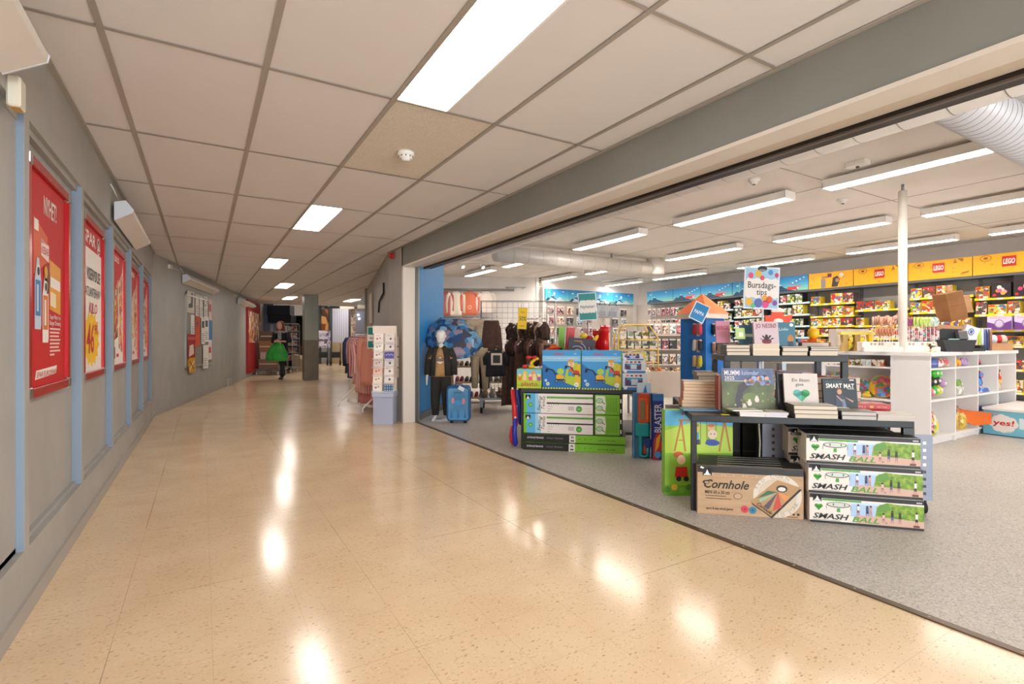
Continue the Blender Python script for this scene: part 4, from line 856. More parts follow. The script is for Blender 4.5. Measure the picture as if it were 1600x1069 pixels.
# ================================================================ CLOTHES WALL AND GRID STAND
cw0, cw1 = Vector((4.9, 13.15)), Vector((7.8, 11.68)); cwd = (cw1-cw0).normalized(); cwa = math.atan2(cwd.y, cwd.x); cwn = Vector((cwd.y, -cwd.x))
def oncw(px, off):
    d = (px-800)/805; a = d*CY+SY; c = CY-d*SY; q = cw0+cwn*off
    t_ = (q.x*cwd.y-q.y*cwd.x)/(a*cwd.y-c*cwd.x); return (t_*a, t_*c), t_
def wallrail(pxa, pxb, py, label):
    (xa, ya), ta = oncw(pxa, .3); (xb, yb), tb = oncw(pxb, .3); z = zz(py, ta); t = thing('wall_rail', label, 'rail', (0, 0, 0))
    b = MB(); b.cyl((xa, ya, z), (xb, yb, z), .012, m=STEEL, n=8); b.build('bar', t)
    for f in (.12, .5, .88):
        x = xa+(xb-xa)*f; y = ya+(yb-ya)*f; b = MB(); b.cyl((x, y, z), (x-cwn.x*.24, y-cwn.y*.24, z), .01, m=STEEL, n=8); b.build('bracket', t)
    return z
z1 = wallrail(690, 770, 452, 'upper steel rail on the clothes wall'); z2 = wallrail(690, 765, 496, 'lower steel rail on the clothes wall'); wallrail(790, 822, 449, 'short bare steel rail high on the clothes wall')
for px, zt, c, w_, h_, sl, lab in ((697, z1, '#b86a60', .42, .62, .5, 'dull red top at the left end of the upper wall rail'), (712, z1, '#e9dfd0', .5, .62, .55, 'cream long-sleeved shirt on the upper wall rail'), (734, z1, '#d9785a', .5, .6, .5, 'coral red sweater with round badge on the upper wall rail'), (759, z1, '#eee2da', .5, .55, .5, 'white buttoned shirt on the upper wall rail'),
        (706, z2, '#dcc9bb', .5, .6, .5, 'pale beige top on the lower wall rail'), (729, z2, '#cf4a6c', .4, .6, .45, 'bright pink top on the lower wall rail'), (745, z2, '#e8ccc4', .4, .55, .45, 'pale pink top on the lower wall rail'), (696, z2, '#c88a88', .35, .5, .4, 'rose top at the left end of the lower wall rail')):
    (x, y), t_ = oncw(px, .32); w_ *= .74; b = MB(); garment(b, w_, h_, noisy('cloth'+c, c, c, 5, .9), sl, seed=int(px)); 
    if px == 734: b.face((-.06, -.062, -.5), (1, 0, 0), (0, 0, 1)); b.D(.06, .1, .05, '#e8c8b0', 1); b.D(.06, .1, .035, '#d9785a', 2)
    o = one(b, 'shirt', lab, 'clothes', (x, y, zt-.075), cwa, 'tops on the wall rails'); b = MB(); hanger(b, .34, STEEL); b.build('hanger', o)
b = MB(); (x, y), t_ = oncw(828.5, .03); b.box(-.09, 0, 0, .09, .01, .36, WH); b.face((-.09, 0, 0), (1, 0, 0), (0, 0, 1)); b.R(.02, .2, .14, .13, '#c8404a', 1); b.R(.02, .03, .14, .12, '#d85a5a', 1); b.D(.09, .27, .03, WH, 2); b.R(.05, .06, .08, .03, WH, 2)
one(b, 'safety_sign', 'small red and white safety sign on the clothes wall', 'sign', (x, y, zz(470, t_)), cwa)
b = MB(); (x, y), t_ = oncw(843, .02)
for k in range(5): b.box(-.2, -.02, .06*k, .25, .02, .06*k+.03, '#8f8570')
o = one(b, 'wall_grille', 'slatted beige vent grille high at the end of the clothes wall', 'vent', (x, y, zz(450, t_)), cwa)
# chrome grid trolley with hanging childrens clothes
def grid_panel(b, p0, p1, z0, z1, nx, nz, r=.003, m=STEEL):
    p0 = Vector(p0); p1 = Vector(p1)
    for i in range(nx+1): q = p0+(p1-p0)*i/nx; b.cyl((q.x, q.y, z0), (q.x, q.y, z1), r, m=m, n=5)
    for k in range(nz+1): z = z0+(z1-z0)*k/nz; b.cyl((p0.x, p0.y, z), (p1.x, p1.y, z), r, m=m, n=5)
gx, gy = at(782, 8.0)
t = thing('grid_stand', 'wheeled chrome grid stand hung with childrens clothes', 'display stand', (gx, gy, 0), RZ)
b = MB(); grid_panel(b, (-.3, 0), (.85, 0), .95, 1.68, 14, 9); b.build('upper_grid', t)
b = MB(); grid_panel(b, (-.3, -.3), (.35, -.3), .22, .62, 12, 6); b.build('basket_front', t); b = MB(); grid_panel(b, (-.3, -.3), (-.3, .3), .22, .95, 6, 6); b.build('basket_side', t); b = MB(); grid_panel(b, (-.3, .3), (.35, .3), .22, .95, 10, 6); b.build('basket_back', t)
b = MB(); grid_panel(b, (.35, -.3), (.35, .3), .22, .95, 6, 6); b.build('basket_side', t)
b = MB(); b.tube([(-.3, 0, .1), (-.3, 0, 1.7), (.85, 0, 1.7), (.85, 0, .1)], .013, CHROME); b.build('post_frame', t)
b = MB(); b.box(-.32, -.32, .2, .37, .32, .23, STEEL); b.build('deck', t)
for xx, yy in ((-.28, -.28), (.33, -.28), (.33, .28), (-.28, .28)): b = MB(); b.push((xx, yy, 0)); b.cyl((-.015, 0, .05), (.015, 0, .05), .05, m=RUBBER, n=14); b.box(-.025, -.03, .08, .025, .03, .2, STEEL); b.pop(); b.build('caster', t)
for k, (xx, z) in enumerate(((-.05, 1.45), (.35, 1.48), (.6, 1.45), (.75, 1.2))): b = MB(); b.cyl((xx, 0, z), (xx, -.32, z), .006, m=CHROME, n=6); b.build('arm', t)
BR = noisy('dark_brown_knit', '#4a342b', '#563d32', 25, .95); BG = noisy('beige_knit', '#b5a287', '#c2b096', 25, .95); DB = noisy('darker_brown_knit', '#3b2a24', '#463229', 25, .95)
def hang(kind, px, tt, zt, m, w_, h_, lab, hg=True, rz=0, sl=0, name=None, grp='childrens clothes on the grid stand'):
    b = MB(); (garment(b, w_, h_, m, sl, seed=int(px)) if kind == 's' else trousers(b, w_, h_, m) if kind == 't' else garment(b, w_, h_, m, 0, 1.25, .06, 7, int(px), .8))
    o = one(b, name or {'s': 'childrens_sweater', 't': 'childrens_trousers', 'v': 'knit_dress'}[kind], lab, 'clothes', (*at(px, tt), zt), RZ+rz, grp)
    if hg: b = MB(); hanger(b, max(.3, w_), WHITE); b.build('hanger', o)
    return o
hang('t', 742, 7.55, 1.40, BG, .30, .46, 'beige trousers on a white hanger, upper left of grid stand')
o = hang('v', 768, 7.5, 1.36, BR, .26, .42, 'dark brown knitted top on a white hanger, middle of grid stand')
hang('t', 750, 7.45, .98, BG, .26, .58, 'long beige trousers hanging low at the left of the grid stand')
hang('t', 757, 7.6, .80, DB, .16, .42, 'thin brown leggings hanging low on the grid stand', hg=False)
o = hang('s', 775, 7.35, .94, plain('#25272f', .9), .26, .36, 'navy and cream top at the centre foot of the grid stand', sl=.2)
b = MB(); b.box(-.07, -.066, -.2, .09, -.058, -.03, '#d9cdbd', .004); b.box(-.04, -.068, -.17, .06, -.0655, -.06, '#25272f'); b.build('front_badge', o)
for k in range(13):
    px = 798+4.4*k; c = [DB, BR, noisy('mid_brown_knit', '#5d4438', '#6a4f42', 25, .95), DB, BG, BR][k % 6]
    hang('s', px, 7.9-.04*k, 1.34-.02*(k % 3), c, .17+.03*(k % 2), .24+.03*(k % 3), f'small {["dark", "brown", "mid-brown", "dark", "beige", "brown"][k % 6]} top, {(ORD+["thirteenth"])[k]} from the left in the upper hanging row', rz=.9, sl=.14, hg=k % 3 == 0)
for k in range(12):
    px = 798+4.8*k; c = [BR, DB, BR, noisy('rose_brown_knit', '#7a5a4e', '#8a6a5e', 25, .95)][k % 4]
    hang('s', px, 7.7-.05*k, 1.10-.015*(k % 3), c, .20, .32+.04*(k % 2), f'{["brown", "dark brown", "brown", "rose-brown"][k % 4]} top, {ORD[k]} from the left in the middle hanging row', rz=1.0, sl=.2, hg=k % 4 == 0)
for k, px in enumerate((797, 806, 815)): hang('v', px, 7.4-.03*k, .78+.06*k, [BR, DB, BR][k], .22, .62, f'long brown knitted dress, {ORD[k]} of three hanging left of the toy table', rz=.4, hg=False)
hang('s', 790, 7.6, .90, DB, .18, .3, 'small dark sweater in the gap of the grid stand', sl=.15)
t = thing('discount_sign', 'yellow hanging sign reading 50% above the brown clothes', 'sign', (*at(808, 7.3), 1.255), RZ)
b = MB(); b.push((0, 0, 0), ry=.07); b.box(0, 0, 0, .13, .004, .305, plain('#f5cf12', .5)); b.face((0, 0, 0), (1, 0, 0), (0, 0, 1)); b.X('50%', .02, .12, .06, INK, 1, w=.10, bold=.02); b.X('SALG', .035, .23, .02, INK, 1, w=.06); b.R(.03, .04, .07, .006, INK, 1); b.pop(); b.build('panel', t); b = MB(); b.tube([(.06, .002, .3), (.06, .002, .36), (.05, .002, .4)], .003, STEEL); b.build('hook', t)
# low wooden shoe shelf behind
x, y = at(704, 8.9); t = thing('shoe_shelf', 'low wooden shoe shelf behind the suitcase', 'shelf', (x, y, 0), RZ)
WD = noisy('light_wood', '#a8845c', '#b8946a', 6, .6, stretch=(1, 6, 6))
for sx in (0, .95): b = MB(); b.box(sx, 0, 0, sx+.03, .35, .95, WD); b.build('side_panel', t)
for k in range(4): b = MB(); b.box(.03, 0, .08+.27*k, .95, .35, .1+.27*k, WD); b.build('shelf', t)
SH = ['#2a2624', '#5a4438', '#8a2c34', '#3a3a44', '#77685a']
def shoe(b, x, y, z, c, s_=1):
    b.push((x, y, z), sc=s_); b.loft([[(w_*math.cos(a), yy, max(0, h_/2+h_/2*math.sin(a))) for a in [i*.628 for i in range(10)]] for yy, w_, h_ in ((-.11, .02, .02), (-.09, .034, .045), (-.03, .036, .06), (.03, .033, .085), (.09, .032, .09), (.11, .02, .07))], plain(c, .6)); b.box(-.036, -.11, -.002, .036, .11, .012, plain('#d8d2c8', .6), .004); b.pop()
for r_ in range(4):
    for k in range(5):
        c = SH[(r_*2+k) % 5]; o = None
        for q in range(2):
            b = MB(); shoe(b, 0, 0, 0, c)
            one(b, 'shoe', f'{["black", "brown", "red", "dark grey", "taupe"][(r_*2+k) % 5]} shoe, {["left", "right"][q]} of the {ORD[k]} pair, {["bottom", "second", "third", "top"][r_]} board of shoe shelf', 'shoe', (*[u+v_ for u, v_ in zip(at(704, 8.9), (CY*(.1+.17*k+.08*q)+SY*.13, -SY*(.1+.17*k+.08*q)+CY*.13))], .102+.27*r_), RZ, 'shoes on the wooden shelf')

# plush and baby goods in the wire basket of the grid stand
for k in range(10):
    c = ['#c8a882', '#d8c8b4', '#8a6a50', '#e0d8cc', '#b08a68'][k % 5]; n = ['tan', 'cream', 'brown', 'off-white', 'light brown'][k % 5]
    b = MB(); b.ell((0, 0, .04), (.05, .045, .045), plain(c, .95), 10, 8); b.ell((.01, -.02, .095), (.032, .03, .03), plain(c, .95), 10, 8)
    for s_ in (-1, 1): b.ell((.01+s_*.024, -.015, .122), (.012, .01, .016), plain(c, .95), 6, 5)
    lx, ly = -.24+.115*(k % 5), -.2+.2*(k//5)
    one(b, 'plush_toy', f'{n} plush toy, {ORD[k % 5]} from left in the {["front", "rear"][k//5]} row of the chrome basket', 'toy', (gx+lx*CY+ly*SY, gy-lx*SY+ly*CY, .232+.0*k), RZ, 'plush toys in the chrome basket')
# belts of tops on the white wall: third rail row hidden low, grey hooks, white fixtures
for k, (px, c, n) in enumerate(((822, '#b89a88', 'taupe'), (829, '#c8a898', 'rose beige'), (836, '#8a6a58', 'brown'), (842, '#d8c8b8', 'cream'))):
    b = MB(); garment(b, .2, .34, noisy('cloth'+c, c, c, 5, .9), .24, seed=k); o = one(b, 'childrens_sweater', f'{n} sweater, {ORD[k]} on the short rail right of the yellow sign', 'clothes', (*at(px, 8.9), 1.40), RZ+.8, 'sweaters on the short rail'); b = MB(); hanger(b, .3, WHITE); b.build('hanger', o)
t = thing('clothes_rail', 'white square-framed clothes rail behind the brown clothes', 'clothes rail', (*at(812, 9.1), 0), RZ)
b = MB(); b.tube([(0, 0, 0), (0, 0, 1.55), (.50, 0, 1.55), (.50, 0, 0)], .016, WHITE, 8); b.build('frame', t); b = MB(); b.cyl((0, -.02, 1.47), (.50, -.02, 1.47), .01, m=CHROME); b.build('bar', t)
for x in (0, .5): b = MB(); b.box(x-.02, -.25, 0, x+.02, .25, .03, WHITE); b.build('foot', t)
# ================================================================ DISPLAY TABLES
TA = -.742
def loc(o, x, y, z=None):
    p = (o[0]+x*math.cos(TA)-y*math.sin(TA), o[1]+x*math.sin(TA)+y*math.cos(TA))
    return p if z is None else (*p, z)
A0 = at(814, 5.22); B0 = at(1080, 3.30)
def cast(b, x, y, r=.045):
    b.cyl((x-.014, y, r), (x+.014, y, r), r, m=RUBBER, n=18); b.cyl((x-.016, y, r), (x+.016, y, r), r*.55, m='#8f9194', n=14); b.box(x-.022, y-.015, r, x-.017, y+.02, r*2+.015, STEEL); b.box(x+.017, y-.015, r, x+.022, y+.02, r*2+.015, STEEL); b.box(x-.022, y-.015, r*2+.01, x+.022, y+.02, r*2+.02, STEEL)
# table A ------------------------------------------------------------
t = thing('display_table', 'grey metal display table stacked with toy boxes by the opening', 'table', (*A0, 0), TA)
b = MB(); b.box(0, 0, .565, 1.2, 1.15, .605, CHAR, .003); b.build('tabletop', t)
for x in (0, 1.16):
    for y in (0, 1.11): b = MB(); b.box(x, y, 0, x+.04, y+.04, .565, CHAR, .002); b.build('leg', t)
b = MB(); b.box(.04, .27, .12, 1.16, 1.1, .15, CHAR); b.build('lower_shelf', t)
def carton(name, label, cat, o, lx, ly, z, w, d, h, side, art, grp=None, rz=0, topc=None, bev=0):
    b = MB(); b.box(0, 0, 0, w, d, h, mm(side), .0025)
    if topc: b.box(.001, .001, h-.0005, w-.001, d-.001, h+.0012, topc)
    b.face((.0015, 0, .0015), (1, 0, 0), (0, 0, 1)); art(b, w-.003, h-.003)
    return one(b, name, label, cat, loc(o, lx, ly, z), TA+rz, grp)
LG = '#7cbf2a'
def leaflet(s, x, y, k, c=INK): s.P([(x-.5*k, y-.35*k), (x+.5*k, y-.35*k), (x+.5*k, y+.5*k), (x-.5*k, y+.5*k)], c, 2); s.P([(x-.25*k, y-.2*k), (x+.25*k, y-.2*k), (x+.12*k, y+.05*k), (x, y+.35*k), (x-.12*k, y+.05*k)], WH, 3); s.R(x-.36*k, y-.3*k, .72*k, .12*k, WH, 3)
def art_tennis(s, w, h):
    s.R(0, 0, w*.03, h, LG, 1); s.R(w*.03, 0, w*.10, h, '#5cb0dc', 1); s.R(w*.13, 0, w*.58, h, '#efe6e0', 1); s.P([(w*.12, 0), (w*.18, 0), (w*.15, h), (w*.12, h)], '#9ccbe2', 2)
    leaflet(s, w*.045, h*.80, .05); s.D(w*.072, h*.42, .022, '#4ea83a', 3); s.D(w*.072, h*.42, .012, '#8fd06a', 4)
    s.X('Swing', w*.175, h*.10, .034, INK, 4, w=.15, rot=math.pi/2-.1, shear=.3); s.X('Tennis', w*.215, h*.2, .034, INK, 4, w=.13, rot=math.pi/2-.1, shear=.3)
    s.R(w*.24, h*.76, w*.47, .02, '#6aa84a', 2); s.X('swing tennis set', w*.53, h*.775, .009, '#26401a', 4, w=.12)
    s.R(w*.24, h*.48, w*.47, .014, INK, 2)
    for k in range(10): s.Ln((w*(.25+.012*k), h*(.40 if k % 2 else .58)), (w*(.258+.012*k), h*.5), .003, INK, 3)
    s.D(w*.57, h*.25, .03, '#4ea83a', 3); s.X('+6', w*.57, h*.21, .016, '#d8f0c0', 5, cx=True)
    for k in range(4): s.R(w*.46, h*(.34-.05*k), w*.06, .004, '#8a8784', 3); s.Ln((w*.6, h*.3-.03*k), (w*.7, h*.26-.03*k), .001, '#a9a6a0', 2)
    for k in range(3): s.R(w*.245, h*.33-.022*k, w*(.06-.015*k), .003, '#55524e', 3)
    s.R(w*.71, 0, w*.02, h, INK, 2); s.R(w*.73, 0, w*.245, h, LG, 2); s.P([(w*.74, h*.06), (w*.83, h*.06), (w*.84, h*.5), (w*.83, h*.94), (w*.74, h*.94)], '#e9ece0', 3)
    for yy in (.7, .32): s.D(w*.775, h*yy, .034, '#5f9a3c', 4, .026); s.D(w*.775, h*yy, .029, '#b9d8ae', 5, .021); s.Ln((w*.80, h*yy-.012), (w*.83, h*(yy-.16)), .007, INK, 6)
    for k in range(7): s.R(w*.85+.015*k, h*.15, .003, h*.7, '#3f6a1c', 4)
    s.R(w*.975, 0, w*.025, h, INK, 3); s.R(w*.98, h*.1, w*.012, h*.2, WH, 4); s.R(w*.98, h*.6, w*.012, h*.2, WH, 4)
for k in range(2): carton('game_carton', f'white and green tennis game box, {["lower", "upper"][k]} of the two under the grey table', 'box', A0, .035, -.045, .165+.2*k, .97, .3, .197, '#202020', art_tennis, 'tennis game boxes')
def art_pole(s, w, h):
    s.R(0, 0, w*.46, h, '#1d1b18', 1); s.R(w*.46, 0, w*.06, h, '#efe9e2', 1); s.R(w*.52, 0, w*.48, h, LG, 1)
    s.X('STÅNGTENNIS', w*.04, h*.40, .017, '#e8e2da', 3, w=.165, bold=.02); s.X('POLE TENNIS', w*.24, h*.40, .015, '#8a857e', 3, w=.16); leaflet(s, w*.49, h*.66, .022); s.R(w*.473, h*.15, w*.034, h*.2, '#55524c', 2)
    for k in range(3): s.D(w*(.56+.055*k), h*.5, .005, '#2c5a1c', 2)
    s.X('sport & play', w*.74, h*.35, .014, '#2a4a16', 2, w=.17, bold=.02)
for k in range(2): carton('game_carton', f'flat black and green pole tennis box, {["bottom", "upper"][k]} one on the floor', 'box', A0, .03+.004*k, -.06-.012*(1-k), .0+.083*k, 1.0, .32, .078, LG, art_pole, 'pole tennis boxes', topc='#1c1a18')
# filler carton: back rows under the table
for k in range(3): carton('game_carton', f'white and green tennis game box behind, {ORD[k]} from the bottom under the grey table', 'box', A0, .06, .30, .16+.13*k, .95, .3, .125, '#2b2a28', art_tennis, 'tennis game boxes')
def art_excav(s, w, h):
    s.R(0, 0, w, h, '#3f9ad8', 1); s.P([(0, h*.66), (w, h*.02), (w, 0), (0, 0)], '#1f70b8', 2); s.R(0, h*.72, w, h*.14, '#8ec4e8', 2)
    s.X('plasto', w*.30, h*.885, .026, '#c8303c', 3, w=.10, bold=.04); s.X('2 ÅR', w*.80, h*.9, .012, WH, 3, w=.03); s.X('AKTIV LEK MED GRAVEMASKIN', w*.08, h*.79, .009, '#e8f0f6', 3, w=w*.84)
    s.P([(w*.55, h*.18), (w, h*.02), (w, h*.62), (w*.86, h*.7), (w*.62, h*.5)], '#b4c83a', 3); s.P([(w*.84, h*.2), (w, h*.12), (w, h*.66), (w*.88, h*.62)], '#e0b82c', 4); s.D(w*.47, h*.46, .035, '#a9d04a', 3, .03)
    s.D(w*.74, h*.655, .032, '#f0c8a0', 6, .036); s.D(w*.74, h*.73, .032, '#d8a040', 7, .015); s.D(w*.725, h*.66, .004, INK, 8); s.D(w*.755, h*.66, .004, INK, 8); s.Ln((w*.72, h*.61), (w*.77, h*.615), .004, '#a83a2c', 8)
    s.P([(w*.66, h*.34), (w*.84, h*.34), (w*.80, h*.56), (w*.69, h*.56)], '#3a9ac8', 5); s.P([(w*.70, h*.44), (w*.82, h*.44), (w*.79, h*.57), (w*.72, h*.57)], '#d8602c', 6)
    def dig(x, y, k, cab):
        s.P([(x, y), (x+.075*k, y), (x+.07*k, y+.035*k), (x+.035*k, y+.045*k), (x, y+.04*k)], cab, 7); s.R(x-.005*k, y-.012*k, .085*k, .012*k, '#222', 7)
        for q in (0, .07): s.D(x+q*k+.003, y-.02*k, .015*k, '#3a3d42', 8); s.D(x+q*k+.003, y-.02*k, .007*k, '#9aa4ac', 9)
        s.Ln((x, y+.035*k), (x-.03*k, y+.085*k), .012*k, '#22262c', 8); s.Ln((x-.03*k, y+.085*k), (x-.085*k, y+.095*k), .011*k, '#22262c', 8); s.P([(x-.075*k, y+.10*k), (x-.10*k, y+.10*k), (x-.105*k, y+.06*k), (x-.08*k, y+.068*k)], '#1b1d22', 9)
    dig(w*.36, h*.26, 1.05, '#e8b020'); dig(w*.80, h*.40, .8, '#c83a2c')
    s.D(w*.14, h*.13, .018, '#dfe8f0', 5); s.D(w*.09, h*.22, .014, '#b8d0e4', 5); s.D(w*.14, h*.13, .012, '#c8c088', 6); s.D(w*.88, h*.12, .022, WH, 9); s.X('2+', w*.88, h*.09, .016, '#333', 10, cx=True)
    for k in range(14): s.R(w*k/14, 0, w/28, h*.035, '#f0d84a', 10); s.R(w*k/14+w/28, 0, w/28, h*.035, '#2a8a4a', 10)
    s.R(w*.985, 0, w*.015, h, '#4a9a3a', 10)
for k in range(2): carton('toy_carton', f'blue box with toy excavators, {["left", "right"][k]} of two on the grey table', 'box', A0, .22+.392*k, -.01, .605, .388, .22, .385, '#2a78b8', art_excav, 'excavator toy boxes', topc='#4a9ad0')
def art_farm(s, w, h):
    s.R(0, 0, w, h, '#9ac83a', 1); s.R(0, h*.7, w, h*.3, '#7cc4d8', 2); s.P([(0, h*.55), (w*.5, h*.72), (w, h*.55), (w, h*.2), (0, h*.2)], '#b8d040', 3)
    for x, c in ((.12, '#e08030'), (.32, '#f0d0a0'), (.55, '#e85a8a'), (.72, '#f4d8a8'), (.9, '#a858a8')): s.D(w*x, h*.52, .02, c, 4, .026); s.D(w*x, h*.68, .016, '#f4d4a8', 5)
    s.D(w*.33, h*.78, .024, '#e8c84a', 4); s.D(w*.68, h*.78, .026, '#e8a070', 4); s.X('plasto', w*.18, h*.13, .04, '#c83a34', 6, w=w*.66, bold=.03)
    for k in range(12): s.R(w*k/12, 0, w/24, h*.08, '#f0e04a', 7)
carton('toy_carton', 'small yellow-green toy box with red plasto lettering, left table end', 'box', A0, -.045, .01, .605, .255, .2, .195, '#88b834', art_farm)
# toys on the small box: little giraffe-like figure and red flower
b = MB(); b.tube([(0, 0, 0), (.0, 0, .045), (.035, -.0, .075)], [.022, .018, .016], '#e8c02a'); b.ell((.05, -.01, .082), (.026, .018, .018), '#e8c02a'); b.ell((.0, 0, .0), (.035, .025, .02), '#e8c02a'); o = one(b, 'toy_animal', 'yellow toy animal with red wheels on top of the small farm box', 'toy', loc(A0, .1, .06, .822), RZ)
for q in (-1, 1): b = MB(); b.ell((q*.03, -.012, .095), (.03, .02, .018), '#c8241c', 10, 6); b.build('wing', o)
b = MB(); b.ell((0, 0, 0), (.03, .03, .022), '#d8382a', 10, 6); b.ell((.03, .01, .01), (.018, .018, .014), '#3a5ab0', 8, 6); one(b, 'toy_ball', 'small red and blue toy beside the yellow toy animal', 'toy', loc(A0, .03, .07, .822), RZ)
def art_pets(s, w, h):
    s.R(0, 0, w, h, '#e4e6ec', 1); s.R(0, 0, w, h*.16, '#3f86c8', 2); s.R(w*.1, h*.24, w*.72, h*.5, '#2c5aa0', 3); s.R(w*.18, h*.52, w*.6, h*.22, '#3f9ac8', 4); s.R(w*.36, h*.3, w*.26, h*.36, '#c8d4e4', 5)
    for k, c in enumerate(('#d85a48', '#7a3a5a', '#c84a3a', '#3a3a5a')): s.D(w*(.2+.18*k), h*.86, .014, c, 4, .009)
    s.R(w*.14, h*.34, w*.16, h*.26, '#6a3048', 6); s.R(w*.66, h*.34, w*.14, h*.26, '#7a3448', 6); s.D(w*.12, h*.14, .018, '#f0f0f2', 6); s.X('LAB', w*.62, h*.86, .012, '#c83a2c', 6, w=.03)
for k, (z, h_, w_, lab) in enumerate(((0, .165, .235, 'bottom, widest'), (.167, .125, .22, 'middle'), (.294, .06, .20, 'top, flattest'))): carton('toy_carton', f'white and blue vehicle set box, {lab} of the stack beside the excavator boxes', 'box', A0, 1.005, .02+.01*k, .605+z, w_, .18, h_, '#b8c0cc', art_pets, 'vehicle set boxes')
def art_tri(s, w, h): s.P([(0, 0), (w, 0), (w, h), (0, h)], '#c8dce8', 1); s.P([(w*.2, h*.2), (w*.9, h*.1), (w*.6, h*.95)], '#2a78c8', 2); s.P([(w*.3, h*.3), (w*.6, h*.2), (w*.5, h*.8)], '#4aa83a', 3); s.P([(w*.55, h*.1), (w*.9, h*.1), (w*.8, h*.35)], '#d86a2c', 4)
o = carton('toy_package', 'blue toy pack leaning at the right end of the grey table', 'toy', A0, 1.14, -.15, .45, .13, .03, .24, '#c8dce8', art_tri, rz=.2)
# blaster toys in blister boxes on the floor
t = thing('toy_blaster_box', 'open box with orange and teal toy blaster at the table corner', 'box', loc(A0, 1.10, -.24, 0), TA+.05)
b = MB(); b.box(0, .03, 0, .16, .12, .60, '#4a86b4', .003); b.box(0, 0, 0, .01, .12, .6, '#5a98c8'); b.build('box', t)
b = MB(); OR = plain('#e8571c', .4); TL = plain('#1f9fa8', .4)
b.box(.045, -.01, .33, .15, .04, .59, OR, .012); b.box(.06, -.018, .36, .105, .0, .54, plain('#8a7a5a', .3), .004); b.box(.12, -.014, .36, .135, .02, .5, '#f08a4a', .004); b.box(.05, -.015, .56, .145, .045, .6, '#c84a18', .006); b.build('orange_body', t)
b = MB(); b.box(.02, -.01, .20, .15, .04, .33, TL, .014); b.box(.05, -.01, .02, .08, .03, .22, TL, .008); b.tube([(.06, 0, .03), (.1, 0, .015), (.13, 0, .03), (.13, 0, .1)], .012, TL); b.box(.10, -.015, .10, .16, .03, .19, plain('#203f8c', .4), .01); b.box(.09, -.012, .04, .12, .02, .12, '#a8482a', .006); b.build('teal_grip', t)
def art_blast(s, w, h):
    s.R(0, 0, w, h, '#27358c', 1); s.P([(0, 0), (w*.5, 0), (w*.9, h*.2), (w*.5, h*.45), (w*.1, h*.3)], '#c83440', 2); s.P([(w*.2, h*.1), (w*.55, h*.2), (w*.8, h*.42), (w*.35, h*.33)], '#f0b02c', 3); s.D(w*.45, h*.08, .03, '#4aa0d8', 4); s.R(0, h*.9, w, h*.1, '#3a7ac0', 2)
    s.X('BLASTER', w*.78, h*.42, .06, '#dfe4f0', 4, w=.26, rot=math.pi/2, bold=.03)
carton('toy_blaster_box', 'tall narrow dark blue blaster box at the right table corner', 'box', A0, 1.27, -.27, 0, .10, .12, .60, '#1f2a78', art_blast, rz=.05)
# red/blue water toys under the left end
for k, (c, x, y, z0, z1, lab) in enumerate((('#c8202a', -.06, .03, .20, .59, 'red tube toy hanging at the left end of the grey table'), ('#23308c', -.02, .10, .22, .58, 'dark blue tube toy behind the red one at the left table end'), ('#1f2c98', -.055, .0, .02, .30, 'blue pump toy standing on the floor at the left table end'), ('#c4202c', -.085, .02, .03, .22, 'red round racket toy at the left foot of the grey table'))):
    b = MB(); b.tube([(0, 0, z0), (.0, 0, z0+.03), (-.01, 0, (z0+z1)/2), (-.03 if k < 2 else .0, 0, z1)], [.012, .028, .026, .02], plain(c, .4), 12)
    o = one(b, 'water_toy', lab, 'toy', loc(A0, x, y-.02, 0), TA, 'red and blue toys at the left table end'); b = MB(); b.cyl((-.03 if k < 2 else 0, 0, z1), (-.03 if k < 2 else 0, 0, z1+.02), .01, m='#e8e4e0', n=8); b.build('cap', o)
# things on top, behind the boxes
b = MB(); b.lathe([(.055, 0), (.06, .004), (.085, .15), (.092, .155), (.092, .165), (.082, .165), (.078, .155)], plain('#c02a1c', .35), 24, cap=False); b.cyl((0, 0, .004), (0, 0, .006), .055, m='#c02a1c', n=20)
o = one(b, 'toy_bucket', 'red toy bucket with orange rim filled with moulds on the table', 'bucket', (*at(866, 5.9), .605+.18), RZ); b = MB(); b.tube([(.09*math.cos(a), -.02-.03*math.sin(a), .155-.12*math.sin(a)) for a in [i*math.pi/10 for i in range(11)]], .005, '#e8782a', 6); b.build('handle', o); b = MB(); b.ell((-.03, -.08, .09), (.03, .01, .035), '#3a9a4a', 8, 6); tag(b.build('sticker', o), label='green moulded leaf badge')
for k, (dx, dz, c, nm) in enumerate(((-.06, .19, '#d84a1c', 'orange-red'), (.03, .2, '#c8281e', 'red'), (-.01, .23, '#e0601c', 'orange'), (.06, .19, '#2a2a4a', 'dark'))):
    b = MB(); b.ell((0, 0, 0), (.045, .04, .032), plain(c, .4), 12, 8); b.ell((.02, -.03, .02), (.015, .012, .012), c, 8, 6); one(b, 'sand_mould', f'{nm} sand mould heaped in the red toy bucket', 'toy', (at(866, 5.9)[0]+dx*CY, at(866, 5.9)[1]-dx*SY, .785+dz), RZ, 'moulds in the toy bucket')
